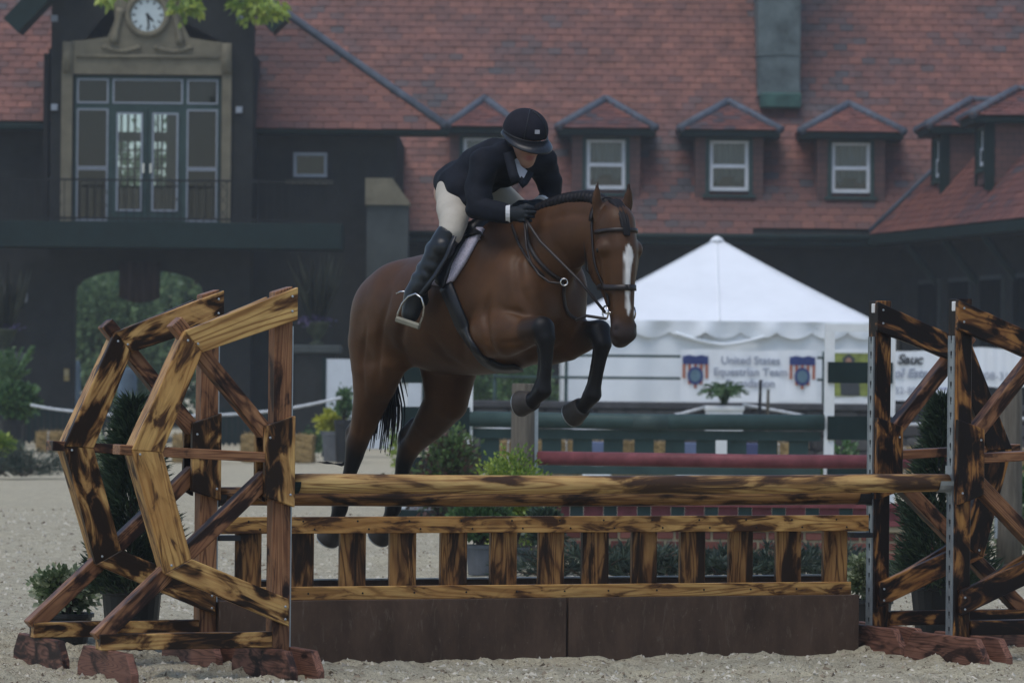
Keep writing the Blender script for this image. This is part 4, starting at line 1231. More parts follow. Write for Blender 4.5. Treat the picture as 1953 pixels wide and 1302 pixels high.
rope([(1416, 771), (1500, 786), (1575, 800), (1690, 808), (1800, 808), (1900, 802), (1975, 796)], 'white rope sagging right from the white fern planter', 66)
pl = empty('fern_planter', (P(1380, 870, 66).x, 66, 0), label='square white planter with green fern in front of the banner', cat='planter')
k = 66 / FPX
zt = P(1380, 775, 66).z
MB().prism([(-36 * k, 0), (36 * k, 0), (34 * k, zt), (-34 * k, zt)], -0.28, 0.28).build('planter_box', M['white_paint'], pl, bevel=0.01)
MB().box(-37 * k, 37 * k, -0.31, 0.31, zt - 0.06, zt + 0.012).build('rim', M['white_paint'], pl, bevel=0.008)
pos, dr, ti = [], [], []
for i in range(44):
    a = rnd.uniform(0, 6.28); ln = rnd.uniform(0.28, 0.5)
    for j in range(26):
        s_ = j / 26
        c = Vector((math.cos(a) * ln * s_, math.sin(a) * ln * s_, zt + 0.05 + 0.42 * s_ * 1.7 - 0.55 * s_ * s_ * (ln / 0.42)))
        for sg in (-1, 1):
            pos.append(tuple(c)); dr.append(tuple(Vector((-math.sin(a) * sg, math.cos(a) * sg, -0.2)).normalized())); ti.append(rnd.uniform(0.2, 0.8))
ob('foliage', leaf_mesh('foliage', np.array(pos), np.array(dr), 0.075, 0.014, M['leaf_mid'], np.array(ti)), pl, kind='stuff')
for px, py0, py1, mt, lb in ((1448, 724, 850, 'iron', 'thin dark stake right of the fern planter'), (1463, 742, 850, 'log', 'thin brown stake right of the fern planter')):
    g = P(px, 850, 65)
    MB().tube([(0, 0, 0), (0, 0, P(px, py0, 65).z * 0.6), (0.01, 0, P(px, py0, 65).z)], [0.03, 0.03, 0.022], 7).build('garden_stake', M[mt], None, loc=(g.x, 65, 0), label=lb, cat='stake')

# ---- low stone wall under the tent
YW = 70.0
sw_ = empty('stone_wall', (P(1440, 850, YW).x, YW, 0), label='low dark field-stone wall below the white tent', cat='wall')
k = YW / FPX
wx0, wx1 = P(895, 800, YW).x - sw_.location.x, P(1990, 800, YW).x - sw_.location.x
wt = P(1440, 768, YW).z
MB().box(wx0, wx1, 0.02, 0.35, 0, wt - 0.12).build('core', M['dark_int'], sw_)
MB().box(wx0 - 0.05, wx1 + 0.05, -0.12, 0.42, wt - 0.12, wt).build('coping', mat_plain('slate_coping', (0.055, 0.055, 0.058), 0.8, 0.3, 5, 0.3), sw_, bevel=0.02)
rnd = random.Random(8)
z = 0.0; row = 0
stone_me = []
for j in range(10):
    bm = bmesh.new(); bmesh.ops.create_cube(bm, size=1.0)
    bmesh.ops.bevel(bm, geom=list(bm.edges), offset=0.13, segments=1, affect='EDGES')
    for vv in bm.verts: vv.co += Vector([rnd.uniform(-0.05, 0.05) for _ in range(3)])
    me = bpy.data.meshes.new('stone'); bm.to_mesh(me); bm.free(); me.materials.append(M['stone']); set_tint(me, [rnd.uniform(0.05, 0.95)] * len(me.polygons)); stone_me.append(me)
while z < wt - 0.16:
    hh = min(rnd.uniform(0.2, 0.27), wt - 0.12 - z)
    x = wx0 + rnd.uniform(0, 0.2)
    while x < wx1 - 0.2:
        w_ = rnd.uniform(0.28, 0.62)
        o = ob('stone', rnd.choice(stone_me), sw_, loc=(x + w_ / 2, 0.04, z + hh / 2))
        o.scale = (w_ * 0.97, 0.2 * rnd.uniform(0.85, 1.3), hh * 0.96)
        x += w_
    z += hh

# ---- white tent
YT = 80.0
tx = P(1372, 700, YT).x
tent = empty('marquee_tent', (tx, YT, 0), label='white marquee tent with pointed roof and scalloped valance', cat='tent')
kT = YT / FPX
hw = 300 * kT
ezt = P(1372, 613, YT).z
apz = P(1379, 456, YT + hw).z
base_z = P(1372, 765, YT).z - 1.2
# roof with slight sag
V, F = [], []
NR, NA = 10, 4
corn = [(-hw, 0), (hw, 0), (hw, 2 * hw), (-hw, 2 * hw)]
def roof_pt(s_, t):
    i = int(t) % 4; f_ = t - int(t)
    cx_, cy_ = corn[i][0] * (1 - f_) + corn[(i + 1) % 4][0] * f_, corn[i][1] * (1 - f_) + corn[(i + 1) % 4][1] * f_
    q = Vector((cx_ * (1 - s_) + 0.08 * s_, cy_ * (1 - s_) + hw * s_, ezt + (apz - ezt) * (s_ - 0.018 * math.sin(math.pi * s_))))
    q.z -= 0.04 * math.sin(math.pi * f_) * (1 - s_) * s_ * 1.2
    return q
SEG = 12
for i in range(NR + 1):
    for j in range(SEG * 4): V.append(roof_pt(i / NR * 0.985, j / SEG))
nn_ = SEG * 4
for i in range(NR):
    for j in range(nn_): F.append((i * nn_ + j, i * nn_ + (j + 1) % nn_, (i + 1) * nn_ + (j + 1) % nn_, (i + 1) * nn_ + j))
F.append(tuple(NR * nn_ + j for j in range(nn_)))
ob('canopy', mesh_np('canopy', V, F, M['vinyl'], True), tent)
for t_ in (0, 0.5, 1, 1.5, 2.5, 3.5):
    MB().tube([roof_pt(s_, t_) + Vector((0, 0, 0.012)) for s_ in np.linspace(0, 0.985, 12)], 0.014, 5).build('seam', M['vinyl'], tent, sm=True)
MB().lathe([(0.16, 0), (0.10, 0.08), (0.02, 0.12)], 12, (0.08, hw, apz - 0.06)).build('peak_cap', M['vinyl'], tent, sm=True)
# valance and pleated walls
def drape(name, x0, x1, zt, zb, amp_, fr_, scal=0.0, y=0.0, mat=None, nseg=160, phase=0.0):
    V, F = [], []
    for i in range(nseg + 1):
        x = x0 + (x1 - x0) * i / nseg
        yy = y + amp_ * math.sin(x * fr_ + phase) + amp_ * 0.6 * math.sin(x * fr_ * 2.3 + 1.0)
        zb_ = zb - scal * abs(math.sin((x - x0) * math.pi / 0.68)) ** 0.7
        V += [(x, y, zt), (x, yy, (zt + zb_) / 2), (x, yy * 1.0 + amp_ * 0.5 * math.sin(x * 3.1), zb_)]
    for i in range(nseg):
        for j in range(2): F.append((3 * i + j, 3 * i + j + 1, 3 * i + 3 + j + 1, 3 * i + 3 + j))
    o = ob(name, mesh_np(name, V, F, mat or M['vinyl_wall'], True), tent)
    return o
drape('valance', -hw, hw, ezt + 0.01, ezt - 0.19, 0.05, 4.6, 0.13, -0.03)
drape('tent_wall', -hw + 0.06, hw - 0.06, ezt - 0.03, base_z, 0.035, 4.2, 0.0, 0.08)
for sg in (-1, 1):
    V = []
    o = MB().box(sg * (hw - 0.03) - 0.01, sg * (hw - 0.03) + 0.01, 0.06, 2 * hw - 0.06, base_z, ezt - 0.02).build('tent_wall', M['vinyl_wall'], tent)
    MB().tube([(sg * (hw - 0.05), 0.02, base_z - 0.2), (sg * (hw - 0.05), 0.02, ezt)], 0.03, 8).build('tent_pole', M['white_paint'], tent, sm=True)
# swagged curtain tie in the middle front of the tent wall
sw1 = []
for x in np.linspace(-0.85, 1.0, 22): sw1.append((x, -0.05, ezt - 0.22 - 0.22 * (1 - (abs(x - 0.08) / 0.95) ** 1.5) ))
MB().tube(sw1, 0.035, 6).build('swag', M['vinyl_wall'], tent, sm=True)
bank = MB().box(-hw - 4, hw + 8, -6.0, 2 * hw + 1.5, -0.3, base_z + 0.02)
bank.build('terrace', mat_plain('terrace_grass', (0.05, 0.085, 0.025), 0.9, 0.4, 6, 0.5), None, loc=(tx, YT, 0), kind='structure')

# ---- paddock rail in front of the tent, banners tied to it
YF = 77.0
kF = YF / FPX
fence = empty('paddock_fence', (P(1500, 760, YF).x, YF, base_z), label='green two-rail paddock fence in front of the tent', cat='fence')
fo = fence.location
for py in (680, 722):
    A, Bv = P(940, py - 4, YF) - fo, P(1990, py + 6, YF) - fo
    MB().tube([A, Bv], 0.026, 6).build('rail', M['green_paint'], fence, sm=True)
for px in (944, 1080, 1572, 1770, 1905):
    q = P(px, 670, YF) - fo
    MB().tube([(q.x, 0.05, 0.0), (q.x, 0.05, q.z)], 0.035, 6).build('post', M['green_paint'], fence, sm=True)
def text_part(body, size, loc, mat, parent, name='lettering', align='CENTER', shear=0.0, thick=0.0, sx=1.0):
    cu = bpy.data.curves.new(name, 'FONT')
    cu.body = body; cu.size = size; cu.align_x = align; cu.align_y = 'CENTER'; cu.shear = shear; cu.extrude = 0.003; cu.offset = thick
    o = bpy.data.objects.new(name, cu); COL.objects.link(o)
    me = bpy.data.meshes.new_from_object(o.evaluated_get(bpy.context.evaluated_depsgraph_get()))
    bpy.data.objects.remove(o)
    me.materials.clear(); me.materials.append(mat)
    p = ob(name, me, parent, loc=loc, rot=(R(90), 0, 0))
    p.scale = (sx, 1, 1)
    return p
def banner_sheet(px0, px1, py0, py1, Y, label, slope=0.0, mat=None):
    o = P((px0 + px1) / 2, (py0 + py1) / 2, Y)
    k = Y / FPX
    t = empty('vinyl_banner', o, label=label, cat='banner')
    w, h = (px1 - px0) * k, (py1 - py0) * k
    V, F = [], []
    nx, nz = 36, 8
    for i in range(nx + 1):
        for j in range(nz + 1):
            u, w2 = i / nx, j / nz
            x = -w / 2 + w * u
            z = -h / 2 + h * w2 + 0.015 * math.sin(u * 9)
            V.append((x, 0.012 * math.sin(u * 23 + w2 * 4) + 0.008 * math.sin(u * 51), z))
    for i in range(nx):
        for j in range(nz): F.append((i * (nz + 1) + j, (i + 1) * (nz + 1) + j, (i + 1) * (nz + 1) + j + 1, i * (nz + 1) + j + 1))
    ob('sheet', mesh_np('sheet', V, F, mat or M['vinyl'], True), t)
    return t, w, h
M['navy'] = mat_plain('print_navy', (0.035, 0.05, 0.16), 0.5, 0.1)
M['grey_print'] = mat_plain('print_grey', (0.30, 0.33, 0.40), 0.5, 0.08)
M['red_print'] = mat_plain('print_red', (0.34, 0.11, 0.06), 0.5, 0.1)
M['teal_print'] = mat_plain('print_teal', (0.10, 0.17, 0.22), 0.5, 0.2)
M['black_print'] = mat_plain('print_black', (0.05, 0.055, 0.06), 0.5, 0.1)
M['blue_print'] = mat_plain('print_blue', (0.05, 0.10, 0.35), 0.5, 0.1)
t, w, h = banner_sheet(1298, 1558, 668, 764, YF - 0.12, 'white team banner with two striped shields hung below the tent')
for z, s_, body in ((0.27, 0.20, 'United States'), (0.06, 0.20, 'Equestrian Team'), (-0.15, 0.20, 'Foundation')):
    text_part(body, s_, (0.03, -0.022, z), M['grey_print'], t, thick=0.004)
for sg in (-1, 1):       # shields
    cx_ = sg * 0.98
    hs = 0.235
    q = MB().prism([(cx_ - hs, 0.20), (cx_ + hs, 0.20), (cx_ + hs, 0.36), (cx_ + hs * 0.9, 0.345), (cx_ + hs * 0.5, 0.37), (cx_, 0.345), (cx_ - hs * 0.5, 0.37), (cx_ - hs * 0.9, 0.345), (cx_ - hs, 0.36)], -0.030, -0.024)
    q.build('shield_top', M['navy'], t)
    for j, (a, c, zl) in enumerate(((-1.0, -0.78, -0.06), (-0.56, -0.34, -0.17), (-0.11, 0.11, -0.24), (0.34, 0.56, -0.17), (0.78, 1.0, -0.06))):
        MB().prism([(cx_ + a * hs, zl), (cx_ + c * hs, zl), (cx_ + c * hs, 0.199), (cx_ + a * hs, 0.199)], -0.029, -0.024).build('shield_stripe', M['red_print'], t)
    ring = MB().prism([(cx_ + 0.145 * math.cos(x) , -0.01 + 0.165 * math.sin(x)) for x in np.linspace(0, 2 * math.pi, 24, endpoint=False)], -0.036, -0.0295)
    ring.build('crest', M['navy'], t)
    MB().prism([(cx_ + 0.10 * math.cos(x), -0.01 + 0.115 * math.sin(x)) for x in np.linspace(0, 2 * math.pi, 18, endpoint=False)], -0.040, -0.0365).build('crest_centre', M['teal_print'], t)
t, w, h = banner_sheet(1586, 1842, 668, 762, YF - 0.10, 'white estate banner with a portrait photograph on its left')
xl = -w / 2
def bpx(px): return (px - 1714) * (YF - 0.1) / FPX
def bpz(py): return (715 - py) * (YF - 0.1) / FPX
MB().box(bpx(1588), bpx(1662), -0.030, -0.022, bpz(756), bpz(674)).build('photo', mat_plain('photo_green', (0.17, 0.20, 0.05), 0.5, 0.5, 5), t)
MB().prism([(bpx(1604) , bpz(755)), (bpx(1640), bpz(755)), (bpx(1638), bpz(715)), (bpx(1628), bpz(700)), (bpx(1630), bpz(684)), (bpx(1618), bpz(675)), (bpx(1606), bpz(684)), (bpx(1608), bpz(702)), (bpx(1601), bpz(720))], -0.036, -0.0305).build('portrait_figure', M['black_print'], t)
MB().prism([(bpx(1618) + 0.055 * math.cos(x), bpz(690) + 0.07 * math.sin(x)) for x in np.linspace(0, 2 * math.pi, 14, endpoint=False)], -0.040, -0.0365).build('portrait_face', mat_plain('print_skin', (0.30, 0.17, 0.12), 0.5, 0.1), t)
text_part('n  oi', 0.20, (bpx(1684), -0.022, bpz(686)), M['black_print'], t, align='CENTER', shear=0.2, thick=0.004)
text_part('Sauc', 0.25, (bpx(1711), -0.022, bpz(686)), M['black_print'], t, align='LEFT', shear=0.25, thick=0.009)
text_part('ol Estate', 0.23, (bpx(1704), -0.022, bpz(712)), M['grey_print'], t, align='LEFT', shear=0.25, thick=0.008)
text_part('-732-890', 0.18, (bpx(1690), -0.022, bpz(745)), M['grey_print'], t, align='LEFT')
MB().box(bpx(1770), bpx(1836), -0.030, -0.022, bpz(755), bpz(752)).build('rule', M['blue_print'], t)
MB().box(bpx(1778), bpx(1836), -0.030, -0.022, bpz(741), bpz(739)).build('rule', M['blue_print'], t)
t, w, h = banner_sheet(1846, 1985, 664, 738, YF - 0.16, 'white banner with a phone number at the right rail end')
text_part('908-310-5', 0.20, (-0.47, -0.022, -0.16), M['grey_print'], t, align='LEFT')

# ---- pot of yellow-green by the green wing, dark bush with pink flowers
bs = shrub('flowering_bush', 1604, 965, 118, 834, 'leaf_mid', 'green bush with pink flowers at the right end of green jump', 1700, (0.06, 0.02), Y=44.5)
p, d, ti = blob(30, (0.28, 0.25, 0.2), 8, c=(0.02, -0.1, 0.35))
ob('flowers', leaf_mesh('flowers', p, d, 0.06, 0.028, M['petal_pink'], ti), bs, kind='stuff')

# ================================================================== GREEN JUMP (middle distance)
YJ = 43.0
kJ = YJ / FPX
def jx(px, Y=YJ): return P(px, 830, Y).x
def jz(py, px=1230, Y=YJ): return P(px, py, Y).z
o = P(895, 804, YJ)
pole_len = jx(1572) - jx(895)
q = empty('green_pole', (jx(895), YJ, jz(802)), label='dark green horizontal pole on the white-post green jump', cat='pole')
MB().tube([(0, 0, 0), (pole_len / 2, 0, -0.012), (pole_len, 0, 0)], 0.082, 14).build('shaft', M['green_paint'], q, sm=True)
MB().tube([(pole_len * 0.46, 0, -0.012), (pole_len * 0.56, 0, -0.012)], 0.084, 14).build('band', mat_plain('pale_green_band', (0.05, 0.075, 0.07), 0.5, 0.2), q, sm=True)
gg = empty('green_picket_gate', (jx(897), YJ + 0.05, 0), label='dark green picket gate under the green pole', cat='gate')
zt0, zt1, zb0, zb1 = jz(838), jz(820), jz(905), jz(889)
Lg = jx(1566) - jx(897)
MB().box(0, Lg, -0.02, 0.02, zt0, zt1).build('top_rail', M['green_paint'], gg)
MB().box(0, Lg, -0.02, 0.02, zb0, zb1).build('bottom_rail', M['green_paint'], gg)
pk = MB().box(0, 0.2, 0.021, 0.04, zb0 + 0.01, zt1 - 0.01).mesh('picket', M['green_paint'])
x = 0.10
while x + 0.2 < Lg:
    ob('picket', pk, gg, loc=(x, 0, 0)); x += 0.317
def frame_wing(px0, px1, label, panels):
    t = empty('frame_standard', ((jx(px0) + jx(px1)) / 2, YJ + 0.02, 0), label=label, cat='jump standard', group='white-post standards of the green jump')
    c = t.location.x
    zt_ = jz(632, px0)
    for px in (px0, px1):
        MB().box(jx(px) - c - 0.05, jx(px) - c + 0.05, -0.05, 0.05, 0, zt_).build('post', M['white_paint'], t)
    MB().box(jx(px0) - c - 0.0501, jx(px1) - c + 0.0501, -0.045, 0.045, zt_ + 0.001, zt_ + 0.075).build('top_bar', M['white_paint'], t)
    for p0_, p1_ in panels:
        MB().box(jx(px0) - c - 0.02, jx(px1) - c + 0.02, -0.075, -0.052, jz(p1_, px0), jz(p0_, px0)).build('panel', M['green_trim'], t)
    MB().box(jx(px0) - c - 0.08, jx(px1) - c + 0.08, -0.35, 0.35, 0.0, 0.07).build('base', M['green_trim'], t)
frame_wing(1581, 1697, 'white-post jump standard with green panels before the estate banner', ((690, 730), (793, 838), (870, 930)))
frame_wing(768, 892, 'white-post jump standard with green panels behind the hind legs', ((690, 730), (775, 830), (870, 930)))

# ================================================================== RED JUMP with brick filler
YR = 33.0
def rx_(px): return P(px, 900, YR).x
def rz_(py, px=1350): return P(px, py, YR).z
lg = empty('log_standard', (rx_(997), YR, 0), label='short round log standard with steel strip holding the red pole', cat='jump standard', group='log standards of the red jump')
zl = rz_(731, 997)
MB().lathe([(0.105, 0), (0.10, 0.3), (0.092, zl - 0.01), (0.085, zl)], 16).build('log', M['log'], lg, sm=True)
MB().box(0.082, 0.118, -0.025, 0.025, 0.2, zl - 0.04).build('steel_strip', M['galv'], lg)
MB().box(-0.32, 0.32, -0.06, 0.06, 0, 0.1).box(-0.06, 0.06, -0.32, 0.32, 0.001, 0.099).build('foot', M['log'], lg)
lg2 = empty('log_standard', (rx_(1024) + 3.72, YR, 0), label='round log standard behind the rear right wing', cat='jump standard', group='log standards of the red jump')
MB().lathe([(0.105, 0), (0.10, 0.3), (0.092, zl - 0.01), (0.085, zl)], 16).build('log', M['log'], lg2, sm=True)
MB().box(-0.118, -0.082, -0.025, 0.025, 0.2, zl - 0.04).build('steel_strip', M['galv'], lg2)
q = empty('red_pole', (rx_(1024), YR, rz_(876)), label='faded red horizontal pole held by the log standard', cat='pole')
MB().tube([(0, 0, 0), (1.8, 0, -0.01), (3.62, 0, 0)], 0.055, 14).build('shaft', M['red_paint'], q, sm=True)
rg = empty('red_gate', (rx_(1040), YR, 0), label='red and green low slatted gate below the red pole', cat='gate')
MB().box(0, 3.5, -0.02, 0.02, rz_(966), rz_(956)).build('top_rail', M['red_paint'], rg)
MB().box(0, 3.5, -0.02, 0.02, rz_(1000), rz_(990)).build('bottom_rail', M['red_paint'], rg)
for i in range(13):
    MB().box(0.04 + i * 0.265, 0.04 + i * 0.265 + 0.155, 0.021, 0.04, rz_(998), rz_(960)).build('slat', M['red_paint'], rg)
    MB().box(0.04 + i * 0.265 + 0.157, 0.04 + i * 0.265 + 0.263, 0.023, 0.036, rz_(998), rz_(960)).build('slat', M['green_paint'], rg)
bw_ = empty('brick_wall_filler', (rx_(1040), YR + 0.08, 0), label='low red brick jump filler with cream joints', cat='jump wall')
bh = rz_(1000)
MB().box(0, 3.5, -0.06, 0.12, 0.0, bh - 0.05).build('mortar', M['mortar'], bw_)
MB().box(-0.02, 3.52, -0.085, 0.14, bh - 0.05, bh + 0.0).build('coping', M['mortar'], bw_, bevel=0.006)
rows = max(3, int((bh - 0.06) / 0.078))
brm = []
for j in range(6):
    me = MB().box(0, 0.125, -0.072, -0.04, 0, 0.058).mesh('brick', M['brick'], bevel=0.004); set_tint(me, [j / 5] * len(me.polygons)); brm.append(me)
for r_ in range(rows):
    for c_ in range(24):
        x = 0.01 + c_ * 0.146 + (0.073 if r_ % 2 else 0)
        if x + 0.125 < 3.5: ob('brick', random.choice(brm), bw_, loc=(x, 0, 0.015 + r_ * 0.078))
boughs('pine_boughs', [ground_pt(a, 1108) for a in (1100, 1150, 1200, 1250, 1300, 1350)], 'heap of cut pine boughs before the brick filler', 0.42, 130)
boughs('pine_boughs', [ground_pt(a, 1106) for a in (1400, 1450, 1500, 1550, 1600)], 'second heap of cut pine boughs nearer the rear right wing', 0.39, 105)
# potted shrubs before the red jump
shrub('potted_shrub', 915, 1098, 120, 958, 'leaf_mid', 'leafy green shrub in grey pot seen through the pickets', 4200, (0.05, 0.018), (56, 1038), 'pot_grey', Y=30.3, clumps=40)
shrub('potted_shrub', 978, 1092, 190, 866, 'leaf_bright', 'taller bright green shrub in grey pot left of the red pole', 11000, (0.032, 0.011), (60, 1045), 'pot_grey', Y=31.6, clumps=70)
shrub('potted_shrub', 1040, 1100, 96, 965, 'leaf_dark', 'dark shrub in black pot beside pine boughs', 1400, (0.045, 0.014), (54, 1050), Y=30.6)
shrub('red_leaf_shrub', 850, 1020, 150, 822, 'leaf_red', 'large reddish green shrub behind the horse hind cannon', 5200, (0.06, 0.02), Y=39, clumps=44)
for i, (px, w_) in enumerate(((793, 32), (826, 50))):
    g = ground_pt(px, 985)
    bm = bmesh.new(); bmesh.ops.create_icosphere(bm, subdivisions=2, radius=w_ * g.y / FPX / 2)
    for vv in bm.verts: vv.co = Vector((vv.co.x * 1.1, vv.co.y, max(vv.co.z * 0.75, -0.06))) * (1 + 0.25 * float(vnoise(vv.co.x * 9, vv.co.z * 9 + vv.co.y * 5, 61)))
    me = bpy.data.meshes.new('garden_stone'); bm.to_mesh(me); bm.free(); me.materials.append(M['pot_grey'])
    ob('garden_stone', me, None, loc=(g.x, g.y, 0.06), label=('smaller grey stone on the sand under the belly', 'larger grey stone on the sand under the belly')[i], cat='stone')

# ================================================================== POTTED PLANTS AT THE MAIN JUMP
conifer(250, 1262, 205, 765, 'dark potted conifer between the left wings', 21.75, pot_wh=(0.16, 0.33))
conifer(1795, 1205, 200, 760, 'dark potted conifer between the right wings', 23.6, pot_wh=(0.18, 0.30))
shrub('potted_shrub', 125, 1240, 130, 1072, 'leaf_pale', 'small pale-leaved shrub in black pot left of the rear left wing', 1700, (0.04, 0.014), (104, 1168), Y=22.2)
shrub('potted_shrub', 1660, 1206, 92, 1040, 'leaf_pale', 'variegated white and green shrub in black pot at the rear right wing', 2200, (0.035, 0.012), (84, 1142), Y=24.0)
shrub('leafy_bush', 1935, 1010, 96, 884, 'leaf_mid', 'fresh green bush at far right behind the front right wing', 2400, (0.05, 0.018), Y=36)
shrub('pale_bush', 1930, 1040, 80, 950, 'leaf_pale', 'pale flowering bush under the fresh green bush', 1400, (0.04, 0.014), Y=34)
shrub('pale_bush', 190, 960, 60, 820, 'leaf_pale', 'pale shrub glimpsed through the rear left wing', 1200, (0.05, 0.018), Y=44)
# ================================================================== MAIN JUMP
def gp(px, Y):
    q = P(px, 1200, Y)
    return Vector((q.x, q.y, 0))
LF, RF = gp(551, 20.0), gp(1808, 21.4)       # inner faces of the front uprights
LR, RR = gp(411, 20.9), gp(1655, 22.2)       # inner faces of the rear uprights
UDIR = (RF - LF).normalized()
TH = math.atan2(UDIR.y, UDIR.x)
WA = [(0.0, 1.845), (0.565, 1.63), (0.82, 1.07), (0.65, 0.49), (0.03, 0.235)]
WB = [(0.0, 1.69), (0.478, 1.53), (0.667, 1.06), (0.52, 0.56), (0.03, 0.365)]
def board(name, poly, y0, y1, wing, mat, sg, bevel=0.004):
    "poly of (a, b) in the plane of the wing; the mesh gets its own x axis along the longest side"
    pts = [Vector((sg * a, b)) for a, b in poly]
    best = max(range(len(pts)), key=lambda i: (pts[(i + 1) % len(pts)] - pts[i]).length)
    d = (pts[(best + 1) % len(pts)] - pts[best]).normalized()
    if d.x < 0: d = -d
    ang = math.atan2(d.y, d.x)
    c = sum(pts, Vector((0, 0))) / len(pts)
    ca, sa = math.cos(-ang), math.sin(-ang)
    loc = [((p - c).x * ca - (p - c).y * sa, (p - c).x * sa + (p - c).y * ca) for p in pts]
    area = sum(loc[i][0] * loc[(i + 1) % len(loc)][1] - loc[(i + 1) % len(loc)][0] * loc[i][1] for i in range(len(loc)))
    if area < 0: loc = loc[::-1]
    # local frame: x along the board, y across (in the plane), z out of the plane
    n_ = len(loc)
    V = [(x, y, -y0) for x, y in loc] + [(x, y, -y1) for x, y in loc]
    F = [tuple(range(n_)), tuple(range(2 * n_ - 1, n_ - 1, -1))] + [(i, i + n_, (i + 1) % n_ + n_, (i + 1) % n_) for i in range(n_)]
    me = mesh_np(name, V, F, mat)
    bm = bmesh.new(); bm.from_mesh(me)
    bmesh.ops.recalc_face_normals(bm, faces=list(bm.faces))
    if bevel: bmesh.ops.bevel(bm, geom=list(bm.edges), offset=bevel, segments=1, affect='EDGES', profile=0.5)
    bm.to_mesh(me); bm.free()
    o = bpy.data.objects.new(name, me)
    o.matrix_local = Matrix.Translation((c.x, 0, c.y)) @ Matrix.Rotation(R(90), 4, 'X') @ Matrix.Rotation(ang, 4, 'Z')
    link(o, wing)
    return o
def strut(a0, b0, a1, b1, w):
    d = Vector((a1 - a0, b1 - b0)).normalized(); p = Vector((-d.y, d.x)) * w / 2
    A, B_ = Vector((a0, b0)), Vector((a1, b1))
    return [tuple(A - p), tuple(B_ - p), tuple(B_ + p), tuple(A + p)]
# steel keyhole strip, shared
def strip_mesh():
    mb = MB()
    z0, z1 = 0.10, 1.66
    mb.box(-0.002, 0.002, -0.024, -0.009, z0, z1); mb.box(-0.002, 0.002, 0.009, 0.024, z0, z1)
    mb.box(-0.012, 0.0045, -0.029, -0.0245, z0, z1); mb.box(-0.012, 0.0045, 0.0245, 0.029, z0, z1)
    z = z0
    while z < z1 - 0.02:
        mb.box(-0.0018, 0.0018, -0.009, 0.009, z, z + 0.040)
        mb.box(-0.0017, 0.0017, -0.009, -0.0045, z + 0.040, z + 0.056); mb.box(-0.0017, 0.0017, 0.0045, 0.009, z + 0.040, z + 0.056)
        z += 0.078
    return mb.mesh('keyhole_strip', M['galv'])
STRIP = strip_mesh()
HOLE_SHADE = MB().box(-0.004, -0.003, -0.010, 0.010, 0.10, 1.66).mesh('hole_shade_plate', M['black_metal'])  # added dark plate that stands for the shade inside the keyholes
